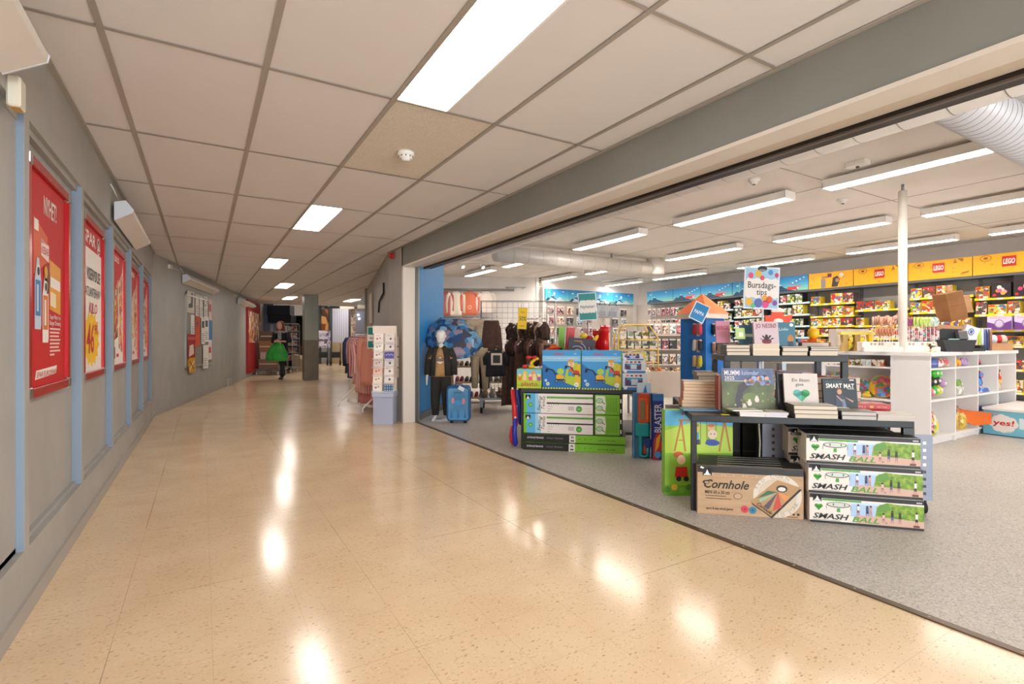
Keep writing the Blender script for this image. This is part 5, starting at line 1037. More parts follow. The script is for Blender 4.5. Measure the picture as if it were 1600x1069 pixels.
# pedestal under the goods behind
t = thing('display_riser', 'white riser carton row behind the excavator boxes on the table', 'riser', loc(A0, .1, .30, .605), TA)
b = MB(); b.box(0, 0, 0, 1.0, .5, .18, plain('#cfc8c0', .6), .004); b.build('body', t); b = MB(); b.box(-.005, -.005, .175, 1.005, .505, .19, '#d8d2ca'); b.build('lid', t)
def stand(name, lab, cat, px, tt, z, w, h, d, side, art, ry=0, rx=0, grp=None):
    b = MB(); b.push((0, 0, 0), ry=ry, rx=rx); b.box(0, 0, 0, w, d, h, mm(side), .002); b.face((0, 0, 0), (1, 0, 0), (0, 0, 1)); art(b, w, h); b.pop()
    return one(b, name, lab, cat, (*at(px, tt), z), RZ, grp)
def art_fan(s, w, h):
    s.R(0, 0, w, h, '#2a2236', 1); cx, cy = w*.5, h*.52
    for k in range(7):
        a0 = k*.9
        pts = [(cx+(.03+.014*i)*math.cos(a0+.28*i), cy+(.03+.014*i)*math.sin(a0+.28*i)) for i in range(7)]
        for i in range(6): s.Ln(pts[i], pts[i+1], .006, '#c4bcdc', 3)
    s.P([(w*.1, h*.02), (w*.9, h*.02), (w*.75, h*.4), (w*.55, h*.46), (w*.4, h*.34)], '#a8b82c', 4); s.P([(w*.6, h*.05), (w*.95, h*.08), (w*.9, h*.2), (w*.6, h*.16)], '#d8d4dc', 5); s.X('SWIRL', w*.2, h*.88, .018, '#d89a4a', 4, w=.1)
stand('game_package', 'dark purple pack with pale swirl and green splash on the toy table', 'toy', 884, 5.55, .79, .29, .34, .05, '#221c2c', art_fan, ry=.12, rx=-.1)
stand('game_package', 'second dark pack standing behind the swirl pack', 'toy', 899, 5.9, .79, .22, .33, .05, '#1c1826', lambda s, w, h: (s.R(0, 0, w, h, '#2c2638', 1), s.D(w*.5, h*.8, .05, '#57506e', 2, .02)), ry=.1)
stand('foam_roll_pack', 'lime green foam board standing at the back of the table', 'toy', 872, 6.1, .79, .07, .46, .06, '#86c24a', lambda s, w, h: s.R(w*.3, h*.1, w*.1, h*.8, '#74b03a', 1), ry=.02)
stand('foam_roll_pack', 'coral red foam board standing at the back of the table', 'toy', 881, 6.1, .79, .09, .46, .07, '#e0525a', lambda s, w, h: s.R(w*.3, h*.1, w*.1, h*.8, '#c84048', 1), ry=.1)
stand('toy_carton', 'tall plain cream carton behind the coral foam board', 'box', 890, 6.3, .79, .13, .44, .1, '#e4d8c8', lambda s, w, h: s.X('LEK', w*.3, h*.5, .02, '#5a4a40', 1, w=.06))
for k in range(3): stand('bubble_bottle', f'teal bubble toy with orange base, {ORD[k]} of three in a row', 'toy', 953+6.2*k, 5.35, .78, .035, .17, .03, '#1aa3ac', lambda s, w, h: (s.R(0, 0, w, h*.22, '#e8702a', 1), s.P([(w*.1, h*.5), (w*.9, h*.7), (w*.6, h*.95)], '#12323a', 2), s.R(w*.4, h*.25, w*.2, h*.3, '#12323a', 2)), grp='bubble toys')
stand('toy_carton', 'yellow box with blue oval badge and brown snake loop', 'box', 969, 5.4, .75, .20, .21, .05, '#e0c81c', lambda s, w, h: (s.R(0, 0, w, h, '#ecd41e', 1), s.D(w*.35, h*.78, .05, '#3a4a9a', 2, .022), s.D(w*.58, h*.86, .03, '#b84a2a', 1), s.R(w*.15, h*.08, w*.5, h*.2, '#b87a2a', 2), s.D(w*.72, h*.38, .03, '#6a4a2a', 2), s.D(w*.72, h*.38, .02, '#ecd41e', 3), s.Ln((w*.7, h*.3), (w*.85, h*.1), .01, '#6a4a2a', 3)))
stand('toy_carton', 'tall yellow box with red ring behind the snake box', 'box', 991, 5.6, .60, .12, .36, .08, '#e8cc1a', lambda s, w, h: (s.R(0, 0, w, h, '#f0d41c', 1), s.D(w*.5, h*.4, .032, '#c83a2c', 2), s.D(w*.5, h*.4, .018, '#8a2a20', 3)))
for k, (px, z, w_, h_, lab) in enumerate(((936, .90, .15, .30, 'tall red plastic toy castle tower at the back'), (945, .90, .11, .34, 'taller red plastic tower beside the toy castle'), (940, .79, .10, .17, 'red star-topped sand toy in front of the towers'))):
    t = thing('plastic_toy', lab, 'toy', (*at(px, 5.9-.2*k), z if k != 2 else .79), RZ, 'red plastic toys'); RP = plain('#d4141a', .22)
    b = MB(); b.lathe([(w_*.5, 0), (w_*.42, h_*.5), (w_*.40, h_*.8), (w_*.5, h_*.82), (w_*.5, h_)], RP, 20) if k < 2 else b.lathe([(w_*.5, 0), (w_*.42, h_*.6), (w_*.2, h_*.75)], RP, 16); b.build('tower', t)
    b = MB()
    if k < 2:
        for q in range(5): a = q*1.257; b.box(w_*.42*math.cos(a)-.012, w_*.42*math.sin(a)-.012, h_, w_*.42*math.cos(a)+.012, w_*.42*math.sin(a)+.012, h_+.02, RP)
    else: b.prism([(.045*(1 if i % 2 == 0 else .5)*math.sin(i*.628), h_*.9+.045*(1 if i % 2 == 0 else .5)*math.cos(i*.628)) for i in range(10)], -.01, .01, '#e0401c')
    b.build('battlement' if k < 2 else 'star', t)
b = MB(); b.box(-.26, -.0, 0, .30, .35, .11, plain('#c8c0b8', .7), .003); one(b, 'display_riser', 'pale carton under the red plastic toys', 'riser', (*at(942, 5.86), .79), RZ)
stand('toy_basket', 'red mesh carry basket with cream rim', 'basket', 918, 5.3, .79, .17, .085, .1, '#d8c89a', lambda s, w, h: (s.R(0, h*.75, w, h*.25, '#e8d8a8', 1), s.R(0, 0, w, h*.7, '#b8b060', 1)))
b = MB(); b.tube([(.075*math.cos(a), 0, .085*math.sin(a)) for a in [i*math.pi/12 for i in range(13)]], .005, '#c8a8a0', 6); b.prism([(.07*math.cos(a), .08*math.sin(a)) for a in [i*math.pi/12 for i in range(13)]], .01, .03, '#c41c1c'); one(b, 'toy_sieve', 'round red half-dome sieve with pale rim in the basket', 'toy', (*at(931, 5.35), .875), RZ)
b = MB(); b.push((0, 0, 0), ry=.6); b.ell((0, 0, .05), (.022, .015, .06), '#ecb81c', 10, 8); b.pop(); one(b, 'sand_shovel', 'yellow toy shovel blade sticking up beside the red tower', 'toy', (*at(926, 5.6), 1.06), RZ)
b = MB(); b.ell((0, 0, .03), (.045, .04, .03), '#e8c42a', 10, 8); one(b, 'sand_mould', 'yellow mould under the teal and white sign', 'toy', (*at(912, 5.7), 1.11), RZ)
b = MB(); b.ell((0, 0, .03), (.04, .04, .035), '#a81c30', 10, 8); one(b, 'sand_mould', 'dark red mould right of the yellow mould', 'toy', (*at(921, 5.7), 1.08), RZ)
stand('toy_package', 'small blue-grey pack in front of the red tower', 'toy', 926, 5.55, .94, .05, .06, .03, '#4a6a8c', lambda s, w, h: s.R(w*.2, h*.3, w*.6, h*.3, '#8aa4c0', 1))
stand('toy_tray', 'white and red tray at the front edge of the riser', 'toy', 921, 5.25, .78, .19, .03, .08, '#e8e0d8', lambda s, w, h: s.R(0, 0, w, h*.4, '#c83a34', 1))
for k in range(4): stand('toy_carton', f'{["dark", "grey", "blue", "dark"][k]} filler pack on the riser, {ORD[k]} from the left', 'box', 850+22*k, 6.4, .79, .15, .24-.03*k, .08, ['#3a2a34', '#9a9a9c', '#3a5a8a', '#2a2a30'][k], lambda s, w, h: s.R(w*.1, h*.2, w*.8, h*.5, busy(['#c84a3a', '#e8b02a', '#3a7ac0', '#e8e0d8', '#4a9a4a'], 20), 1))
# sign Nyheter on a stand
t = thing('offer_sign', 'teal and white framed sign reading Nyheter above the toys', 'sign', (*at(905, 5.8), .79), RZ)
b = MB(); b.cyl((.10, .02, 0), (.10, .02, .55), .008, m=STEEL, n=8); b.build('pole', t); b = MB(); b.box(.03, -.03, 0, .17, .07, .012, STEEL, .003); b.build('base', t)
b = MB(); b.push((0, 0, .52), ry=-.06); b.box(0, 0, 0, .205, .012, .31, plain('#d8e4ea', .4), .002); b.face((.008, 0, .008), (1, 0, 0), (0, 0, 1)); w_, h_ = .189, .294; b.R(0, 0, w_, h_, '#11807e', 1)
pts = [(0, .09)]+[(w_*(i+.5)/6, .075+.012*(i % 2)) for i in range(6)]+[(w_, .10), (w_, .205)]+[(w_*(5.5-i)/6, .205+.016*((i+1) % 2)) for i in range(6)]+[(0, .19)]
b.P(pts, '#e6dfd8', 2)
for i in range(5): b.D(w_*(.15+.18*i), .20, .02, '#e6dfd8', 2.1+.1*i); b.D(w_*(.12+.19*i), .09, .018, '#e6dfd8', 2.1+.1*i)
b.X('Nyheter', w_/2, .13, .036, '#3a3a40', 3, w=.16, bold=.02, cx=True, shear=.1); b.pop(); b.build('panel', t)
# ================================================================ BOOK TABLE (B)
t = thing('book_table', 'black steel book table with raised shelf, nearest in the shop', 'table', (*B0, 0), TA)
DG = plain('#232527', .5, .2, 'dark_grey_steel')
b = MB(); b.box(0, 0, .57, 1.26, 1.1, .612, DG, .003); b.build('tabletop', t)
b = MB(); b.box(.0, 0, 0, .035, .035, .57, DG, .002); b.build('leg', t); b = MB(); b.box(0, 1.06, 0, .035, 1.1, .57, DG, .002); b.build('leg', t)
b = MB(); b.box(1.20, 0.0, .48, 1.26, .03, .57, BLACK, .002); b.box(.6, .03, .5, 1.26, .05, .515, BLACK); b.build('front_rail', t)
b = MB(); b.box(.03, 0.40, 0, .055, .42, .57, BLACK); b.build('leg', t)
b = MB(); b.box(.04, 1.0, .02, 1.24, 1.03, .56, BLACK); b.build('back_panel', t)
b = MB(); b.box(.04, .25, .05, 1.22, 1.0, .08, BLACK); b.build('lower_shelf', t)
b = MB(); b.box(.27, .36, .945, 1.05, .86, .985, DG, .002); b.build('raised_shelf', t)
for xx in (.27, 1.012): b = MB(); b.box(xx, .36, .612, xx+.038, .395, .945, DG, .002); b.build('riser_post', t)
for xx in (.27, 1.012): b = MB(); b.box(xx, .82, .612, xx+.038, .86, .945, DG, .002); b.build('riser_post', t)
b = MB(); b.box(.27, .60, .80, 1.05, .86, .815, plain('#d8c8b8', .5)); b.build('middle_shelf', t)
MP = plain('#8f94a4', .55, .1, 'perforated_metal')
def perf(b, x0, y0, z0, w_, h_, holes, hs, lights):
    b.box(x0, y0, z0, x0+w_, y0+.012, z0+h_, MP, .002); b.face((x0, y0, z0), (1, 0, 0), (0, 0, 1))
    for i, (hx, hz) in enumerate(holes): b.R(hx, hz, hs, hs, '#e4e4e2' if i < lights else '#3c3e46', 1)
b = MB(); perf(b, 1.16, .20, .09, .30, .41, [(.245, .35-.045*k) for k in range(8)], .018, 4); tag(b.build('end_panel', t), label='pale perforated end panel')
b = MB(); perf(b, .50, .30, .20, .30, .36, [(.06, .28-.045*k) for k in range(6)], .018, 0); tag(b.build('inner_panel', t), label='pale perforated inner panel')
b = MB(); b.push((1.42, .24, 0)); cast(b, 0, 0, .04); b.pop(); b.build('caster', t); b = MB(); b.push((.1, .9, 0)); cast(b, 0, 0, .04); b.pop(); b.build('caster', t)
# cornhole cartons: five standing one behind the other
def art_corn(s, w, h):
    KR = noisy('kraft_print', '#b08e6c', '#bc9a78', 4, .6, stretch=(1, 1, 8)); s.R(0, 0, w, h, KR, 1); s.R(0, h*.86, w, h*.14, '#1c1814', 2); leaflet(s, w*.095, h*.86, .055)
    s.P([(w*.025, h*.955), (w*.035, h*.985), (w*.065, h*.96), (w*.055, h*.93)], WH, 4)
    for x, q in ((.14, .11), (.255, .08), (.34, .115), (.46, .12)): s.R(w*x, h*.795, w*q, h*.05, '#a07c5a', 2); s.R(w*x+.002, h*.80, w*q-.004, h*.04, '#caa884', 3); s.R(w*x+.01, h*.815, w*q*.7, h*.012, '#7a5c40', 4)
    s.X('Cornhole', w*.065, h*.545, .052, '#20180f', 4, w=w*.43, bold=.045, shear=.35); s.D(w*.085, h*.66, .02, '#20180f', 4, .012); s.D(w*.09, h*.655, .013, KR, 5, .007)
    s.X('MINI 60 x 30 cm', w*.075, h*.425, .022, '#3a2c20', 4, w=w*.235, bold=.02)
    for k in range(2): s.R(w*.078, h*.375-.016*k, w*(.2+.05*k), .004, '#5a4632', 4)
    s.D(w*.39, h*.40, .026, '#7a6048', 4, .02); s.D(w*.39, h*.40, .022, '#b8987a', 5, .016)
    s.X('sport & play wood games', w*.085, h*.10, .015, '#2c2016', 4, w=w*.26, bold=.03); s.D(w*.455, h*.14, .022, '#c83a4c', 4); s.D(w*.53, h*.13, .022, '#2a7a98', 4); s.D(w*.455, h*.14, .008, '#a02a3c', 5); s.D(w*.53, h*.13, .008, '#1a5a78', 5)
    cx, cy = w*.76, h*.45; s.D(cx, cy, w*.225, '#d4c8b8', 2, h*.44, 40); s.D(cx, cy, w*.18, '#c9b8a2', 3, h*.35, 40)
    for i, ch_ in enumerate('RED CORN'): a = 2.75-.22*i; s.X(ch_, cx+w*.20*math.cos(a), cy+h*.39*math.sin(a)-.01, .022, '#a8998a', 4, rot=a-1.57) if ch_ != ' ' else None
    for i, ch_ in enumerate('RED ZONE'): a = 4.5+.2*i; s.X(ch_, cx+w*.20*math.cos(a), cy+h*.39*math.sin(a)-.01, .022, '#a8998a', 4, rot=a+1.57) if ch_ != ' ' else None
    Q = [(w*.51, h*.30), (w*.76, h*.77), (w*.975, h*.64), (w*.70, h*.03)]; s.P([(x+.006, y-.012) for x, y in Q], '#2c1e12', 5); s.P(Q, '#b0885c', 6)
    s.D(w*.80, h*.60, .032, '#33281e', 7, .022); s.D(w*.80, h*.59, .022, '#d8d4ce', 8, .013); p0 = (w*.765, h*.53)
    for c, a_, b_ in (('#3a6a4a', (w*.57, h*.38), (w*.67, h*.55)), ('#8fb09a', (w*.585, h*.36), (w*.60, h*.30)), ('#5a4a5c', (w*.63, h*.22), (w*.68, h*.17)), ('#c0483a', (w*.715, h*.14), (w*.80, h*.22)), ('#d88a4a', (w*.83, h*.33), (w*.87, h*.45))): s.P([p0, a_, b_], c, 7)
    s.X('Cornhole', w*.565, h*.25, .022, '#20180f', 9, w=.10, rot=-.62, shear=.3, bold=.03); s.R(w*.90, h*.07, .012, .012, '#3a2c20', 4); s.R(w*.94, h*.07, .014, .014, '#20180f', 4); s.R(w*.85, h*.03, w*.1, .004, '#5a4632', 4)
def art_none(s, w, h): s.R(0, h*.86, w, h*.14, '#1c1814', 1)
for k in range(5):
    o = carton('game_carton', ('front wooden-toss game carton with Cornhole lettering, on the floor' if k == 0 else f'flat black-edged game carton, {ORD[k]} behind the front cornhole one'), 'box', B0, .03+.012*k, -.045+.062*k, 0, .615, .058, .305, '#a8886a', art_corn if k == 0 else art_none, 'cornhole game cartons', topc='#0f0e0d')
    b = MB(); b.box(.12, .012, .3065, .5, .02, .3072, '#b8b0a4'); b.build('edge_print', o)
# smash ball cartons
def art_smash(s, w, h):
    s.R(0, 0, w, h, '#e2d8d0', 1); s.R(0, 0, w, h*.085, '#15130f', 2); s.R(0, h*.86, w, h*.14, '#15130f', 2); leaflet(s, w*.07, h*.845, .046)
    s.R(w*.115, h*.79, w*.35, h*.06, '#4f9a3a', 3); [s.D(w*(.18+.065*k), h*.82, .002, '#28561c', 4) for k in range(5)]
    for dx in (-.009, .009): s.D(w*.082+dx*1.15, h*.57+.004, .0115, '#3f9a34', 3, .011)
    s.P([(w*.082-.021, h*.57+.002), (w*.082+.021, h*.57+.002), (w*.082, h*.43)], '#3f9a34', 3)
    s.D(w*.26, h*.66, .062, '#1c1c1c', 3, .0165, 28); s.D(w*.26, h*.665, .057, '#c9ccc4', 4, .013, 28)
    for q in (.15, .37): s.R(w*q, h*.50, .002, h*.14, '#222', 3)
    for q in (.21, .31): s.R(w*q, h*.63, .006, .013, '#3a6a30', 5)
    s.P([(w*.25, h*.55), (w*.275, h*.55), (w*.278, h*.42), (w*.247, h*.42)], '#3f9a34', 4)
    s.R(w*.37, h*.30, w*.26, h*.49, '#a8c0dc', 2); s.R(w*.37, h*.72, w*.3, h*.07, '#c6d2e0', 3)
    s.P([(w*.585, h*.30), (w, h*.22), (w, h*.80), (w*.78, h*.81), (w*.68, h*.84), (w*.60, h*.70)], noisy('meadow_print', '#4a7a20', '#93ac38', 40, .5), 3); s.P([(w*.60, h*.5), (w*.72, h*.6), (w*.70, h*.84), (w*.62, h*.76)], '#5d9038', 4)
    s.P([(w*.42, h*.085), (w, h*.085), (w, h*.30), (w*.62, h*.36), (w*.42, h*.36)], '#c9a494', 4)
    for x, c1, c2, hh in ((.435, '#e4e0e0', '#8a5a5a', .40), (.515, '#3a4a7a', '#2a2f4a', .36), (.545, '#c89a94', '#b08a84', .38), (.655, '#d8b0a8', '#a8746a', .34), (.73, '#232028', '#5a5a8a', .46), (.795, '#2c2a30', '#a8827a', .38), (.935, '#e0dcd8', '#2a2020', .46)):
        y0 = h*(.36 if x < .6 else .18); s.R(w*x-.005, y0+h*hh*.42, .012, h*hh*.36, c1, 6); s.R(w*x-.005, y0+h*hh*.22, .012, h*hh*.22, c2, 6); s.R(w*x-.005, y0, .003, h*hh*.3, '#a8746a', 5); s.R(w*x+.004, y0, .003, h*hh*.3, '#a8746a', 5); s.D(w*x+.001, y0+h*hh*.86, .0055, '#3a241c', 6)
    s.X('SMASH', w*.03, h*.165, .031, '#15130f', 7, w=w*.325, bold=.03, shear=.3); s.X('BALL', w*.385, h*.13, .031, '#4f9a34', 7, w=w*.235, bold=.03, shear=.3)
    s.R(w*.03, h*.105, w*.25, .0025, '#4a4540', 4); s.D(w*.68, h*.17, .004, '#4a8a3a', 7); s.R(w*.91, h*.10, .03, .012, '#6a3a30', 7); s.R(w*.935, h*.895, .028, .008, '#b8b2aa', 4)
for r_ in range(2):
    for k in range(3):
        lab = f'smash ball game carton, {["bottom", "middle", "top"][k]} of the {["front", "rear"][r_]} stack'
        carton('game_carton', lab, 'box', B0, .66-.035*r_+.006*(k == 0)-.012*(k == 2), -.075+.215*r_, .177*k, .585, .20, .1755, '#e2d8d0', art_smash, 'smash ball cartons', rz=-.075, topc='#0c0b09')
# tall childrens swing toy box beside and behind the left leg
def art_swing(s, w, h):
    s.R(0, 0, w, h, '#8cc43a', 1); s.R(0, h*.82, w, h*.18, '#5ab4dc', 2); s.P([(0, h*.76), (w*.4, h*.86), (w, h*.80), (w, h*.5), (0, h*.5)], '#b8d44a', 3); s.X('plasto', w*.25, h*.95, .022, '#c82a34', 4, w=.14, bold=.03)
    for x0, x1 in ((.14, .24), (.30, .24), (.80, .88), (.96, .88)): s.Ln((w*x0, h*.52), (w*x1, h*.88), .012, '#b87a2a', 5)
    s.Ln((w*.2, h*.885), (w*.92, h*.87), .013, '#b87a2a', 6); s.Ln((w*.2, h*.65), (w*.28, h*.65), .008, '#b87a2a', 5)
    for x, c1, c2 in ((.45, '#4a9ac0', '#33333c'), (.68, '#4aa04a', '#2a4a9a')):
        s.D(w*x, h*.80, .024, '#e8b87a', 7); s.D(w*x, h*.825, .024, '#c87a2a', 8, .012); s.R(w*x-.022, h*.66, .044, .05, c1, 7); s.R(w*x-.03, h*.60, .06, .035, c2, 7); s.Ln((w*x-.03, h*.6), (w*x-.03, h*.87), .003, '#6a4a2a', 6); s.Ln((w*x+.035, h*.6), (w*x+.035, h*.87), .003, '#6a4a2a', 6)
    s.D(w*.70, h*.72, .034, '#f0d4b0', 9); s.D(w*.675, h*.725, .004, INK, 10); s.D(w*.725, h*.725, .004, INK, 10); s.D(w*.70, h*.62, .05, '#2a4aa0', 8, .02)
    s.D(w*.24, h*.42, .03, '#f0d0a8', 7, .034); s.D(w*.20, h*.48, .035, '#c8622a', 6, .022); s.P([(w*.14, h*.22), (w*.34, h*.22), (w*.32, h*.34), (w*.16, h*.34)], '#c8281e', 8); s.D(w*.2, h*.2, .018, '#2a2a2a', 9); s.D(w*.31, h*.2, .018, '#2a2a2a', 9)
    s.D(w*.55, h*.40, .05, '#e88a2a', 6, .03)
    s.R(0, 0, w, h*.12, '#6aa82a', 4)
    for k in range(9): s.D(w*(.03+.11*k), h*(.07+.03*(k % 2)), .022, ['#4a8a2a', '#e8c83a', '#7ab83a'][k % 3], 5)
b = MB(); b.box(0, 0, 0, .47, .09, .60, '#8cc43a', .003); b.face((.0, 0, 0), (1, 0, 0), (0, 0, 1)); art_swing(b, .47, .60); one(b, 'toy_carton', 'tall bright green toy box with cartoon children on swings, left of book table', 'box', (*at(1039, 3.62), 0), RZ-.03)
b = MB(); b.box(0, 0, 0, .30, .05, .6, plain('#8a8580', .6), .003); one(b, 'metal_panel', 'plain grey panel leaning behind the green swing box', 'panel', (*at(1042, 3.9), 0), RZ)
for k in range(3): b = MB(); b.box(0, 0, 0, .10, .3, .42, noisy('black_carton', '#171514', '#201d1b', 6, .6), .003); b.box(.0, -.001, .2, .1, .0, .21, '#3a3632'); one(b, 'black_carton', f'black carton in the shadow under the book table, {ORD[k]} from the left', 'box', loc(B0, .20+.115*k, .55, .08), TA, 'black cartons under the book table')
b = MB(); b.tube([(0, 0, .58), (.01, 0, .4), (0, 0, .1)], .006, '#c8beb0'); one(b, 'white_rod', 'thin pale rod under the book table beside the inner panel', 'rod', loc(B0, .47, .28, 0), TA)
# ---- books
PG = '#d8c8b4'
def book(name, lab, o, lx, ly, z, w, d, h, cover, grp, rz=0, page=PG, art=None):
    """lying book: cover boards, spine on the left, page block"""
    root = thing(name, lab, 'book', loc(o, lx, ly, z), TA+rz, grp); cm = plain(cover, .4)
    c = MB(); c.box(0, 0, 0, w, d, .0025, cm); c.box(0, 0, h-.0025, w, d, h, cm); c.box(0, 0, 0, .003, d, h, cm)
    c.face((0, 0, h), (1, 0, 0), (0, 1, 0)); c.R(w*.1, d*.6, w*.8, d*.12, '#f0e8dc', 1) if art is None else art(c, w, d)
    c.build('cover', root); p = MB(); p.box(.003, .003, .0025, w-.003, d-.003, h-.0025, noisy('pages'+page, page, page, 3, .8)); p.build('pages', root)
    return root
pale = lambda s, w, d: (s.R(.004, .004, w-.008, d-.008, '#e2ddd2', 1), s.R(w*.2, d*.4, w*.5, d*.2, '#b8c8b8', 2))
darkc = lambda s, w, d: (s.R(w*.15, d*.3, w*.7, d*.3, '#4a3a30', 1), s.R(w*.2, d*.65, w*.6, d*.08, '#c8b89a', 1))
def pile(o, lx, ly, z, w, d, hs, cover, where, grp, cols, art=None, jit=.006, page=PG):
    for k, h in enumerate(hs):
        n = len(hs); pos = 'only one' if n == 1 else 'bottom' if k == 0 else 'top' if k == n-1 else ORD[k]+' from below'
        book('book', f'{cols} book, {pos}, pile {where}', o, lx+random.uniform(-jit, jit), ly+random.uniform(-jit, jit)/2, z, w, d, h, cover, grp, random.uniform(-.03, .03), page, art if k == n-1 else None); z += h
    return z
G1 = 'books piled on the raised shelf'; z0 = .985
pile(B0, .29, .375, z0, .155, .21, (.026, .024, .024), '#2b2422', 'at the left end of the raised shelf', G1, 'dark-covered', darkc)
pile(B0, .462, .375, z0, .17, .22, (.042, .040), '#e6dccf', 'below the author poster book', G1, 'thick cream', pale)
pile(B0, .648, .375, z0, .165, .21, (.028, .028, .01), '#3a2a28', 'right of the thick cream pile', G1, 'dark brown', darkc)
pile(B0, .822, .375, z0, .175, .22, (.036, .016, .012), '#241f22', 'at the right end of the raised shelf', G1, 'black-covered', darkc)
pile(B0, .30, .60, z0, .16, .21, (.03, .03, .02), '#7a7468', 'behind the left pile on the raised shelf', G1, 'taupe', darkc)
pile(B0, .66, .60, z0, .16, .21, (.03, .03, .03), '#8a2a20', 'behind the middle of the raised shelf', G1, 'red', darkc)
pile(B0, .84, .60, z0, .18, .21, (.03, .03, .03), '#4a4a4a', 'behind the right end of the raised shelf', G1, 'grey', darkc)
def upright(name, lab, cat, o, lx, ly, z, w, h, d, cover, art, lean=-.16, rz=0, grp='books shown standing'):
    b = MB(); b.push((0, 0, 0), rx=lean); b.box(0, 0, 0, w, d, h, plain(cover, .35), .001); b.box(.002, .003, h-.0005, w-.002, d-.002, h+.0006, PG); b.face((0, 0, 0), (1, 0, 0), (0, 0, 1)); art(b, w, h); b.pop()
    return one(b, name, lab, cat, loc(o, lx, ly, z), TA+rz, grp)
def art_nesbo(s, w, h):
    s.R(0, 0, w, h, '#c9b4bc', 1); s.X('JO NESBØ', w*.08, h*.72, h*.19, '#8c1c34', 2, w=w*.84, bold=.03)
    for k in range(5): a = .5+.55*k; s.P([(w*.5, h*.08), (w*.5+w*.3*math.cos(a)-.006, h*.12+h*.30*math.sin(a)), (w*.5+w*.3*math.cos(a)+.01, h*.1+h*.30*math.sin(a))], '#3a1420', 3)
    s.D(w*.5, h*.10, w*.2, '#7a2030', 2, h*.12); s.D(w*.5, h*.28, w*.07, '#2a1018', 4, h*.1)
upright('book', 'pale pink book with red author lettering standing on the raised shelf', 'book', B0, .475, .40, 1.068, .165, .155, .03, '#b8a0aa', art_nesbo, rz=.1)
upright('book', 'teal book standing right of the pink one on the raised shelf', 'book', B0, .64, .44, 1.02, .115, .20, .025, '#3a6478', lambda s, w, h: (s.R(0, 0, w, h, '#40748a', 1), s.X('Livliv', w*.1, h*.7, .022, '#c8d8dc', 2, w=.06), s.D(w*.72, h*.4, .02, '#b87a3a', 2, .03), s.R(w*.55, h*.1, w*.3, h*.22, '#2a4458', 3), s.D(w*.8, h*.9, .012, '#e8e8e0', 2)))
upright('book', 'dark blue book standing behind the cream pile', 'book', B0, .40, .52, .985, .13, .22, .03, '#2c5468', lambda s, w, h: (s.R(0, 0, w, h, '#3a6a80', 1), s.R(w*.15, h*.6, w*.6, h*.1, '#c8d0d0', 2)), rz=-.2)
upright('book', 'magenta lettered book standing at the back of the raised shelf', 'book', B0, .27, .66, 1.07, .10, .17, .03, '#4a3048', lambda s, w, h: (s.R(0, 0, w, h, '#d08aa0', 1), s.X('BERGIL', w*.05, h*.6, .03, '#a82a50', 2, w=w*.9, bold=.03)))
upright('gift_card_stand', 'green and white gift card tilted above the books', 'card', B0, .37, .47, 1.10, .07, .08, .004, '#a8c878', lambda s, w, h: (s.R(0, 0, w, h, '#b8d488', 1), s.R(w*.3, h*.2, w*.5, h*.4, '#e8f0d8', 2)), rz=.3)
# lower table: standing titles
def art_cal(s, w, h):
    s.R(0, 0, w, h, noisy('meadow_art', '#4a5638', '#66704a', 9, .5), 1); s.P([(0, h*.72), (w, h*.66), (w, h), (0, h)], noisy('sky_art', '#4a5a78', '#6a7aa0', 7, .5), 2)
    s.P([(w*.28, 0), (w*.36, 0), (w*.40, h*.45), (w*.62, h*.70), (w*.9, h*.78), (w*.85, h*.86), (w*.55, h*.80), (w*.33, h*.62), (w*.25, h*.3)], '#3a3640', 3)
    for k in range(16): s.D(w*(.45+.5*random.random()), h*(.66+.12*random.random()), .009+.01*random.random(), ['#8fa4cc', '#c08a78', '#d8a08a', '#7a8ab8'][k % 4], 4)
    for k in range(22): s.D(w*random.random(), h*.5*random.random(), .004+.004*random.random(), ['#c8b84a', '#b8704a', '#d8d0c0', '#8a9a4a'][k % 4], 3)
    s.D(w*.55, h*.35, .05, '#6a7a44', 2, .03)
    s.X('MUMMI', w*.06, h*.845, .032, '#e8e4ec', 8, w=w*.30, bold=.02); s.X('kalender', w*.39, h*.85, .03, '#b8c4e4', 8, w=w*.33, shear=.2); s.X('2025', w*.06, h*.74, .024, '#e4e0e0', 8, w=w*.19, bold=.02); s.R(w*.06, h*.705, w*.36, .004, '#c8c4c0', 8)
    for x, y in ((.42, .12), (.52, .22), (.66, .30)): s.D(w*x, h*y, .014, '#d8d0c4', 5, .018); s.D(w*x, h*y+.018, .008, '#e0d4c4', 6)
upright('wall_calendar', 'large square 2025 calendar with garden picture standing on the book table', 'calendar', B0, .22, .16, .612, .33, .295, .012, '#3a4030', art_cal, rz=.06)
def art_gave(s, w, h):
    s.R(0, 0, w, h, '#cfc4bd', 1); s.X('En liten', w*.24, h*.72, .021, '#2a2624', 2, w=w*.52, bold=.01, shear=.1); s.X('gave', w*.34, h*.575, .021, '#2a2624', 2, w=w*.24, bold=.01, shear=.1)
    for q, c in ((-1, '#4fa8a0'), (1, '#2c9a5a')): s.D(w*.5+q*w*.12, h*.33, w*.13, c, 2, h*.12); s.P([(w*.5, h*.40), (w*.5+q*w*.245, h*.30), (w*.5, h*.04)], c, 2)
upright('book', 'square pale book with green heart standing on the book table', 'book', B0, .60, .16, .612+.075, .205, .19, .018, '#c0b4ac', art_gave, rz=.05)
upright('book', 'dark book behind the pale heart book', 'book', B0, .575, .20, .612, .16, .27, .02, '#24242c', lambda s, w, h: s.R(w*.1, h*.8, w*.7, h*.1, '#4a4a5a', 1), rz=.05)
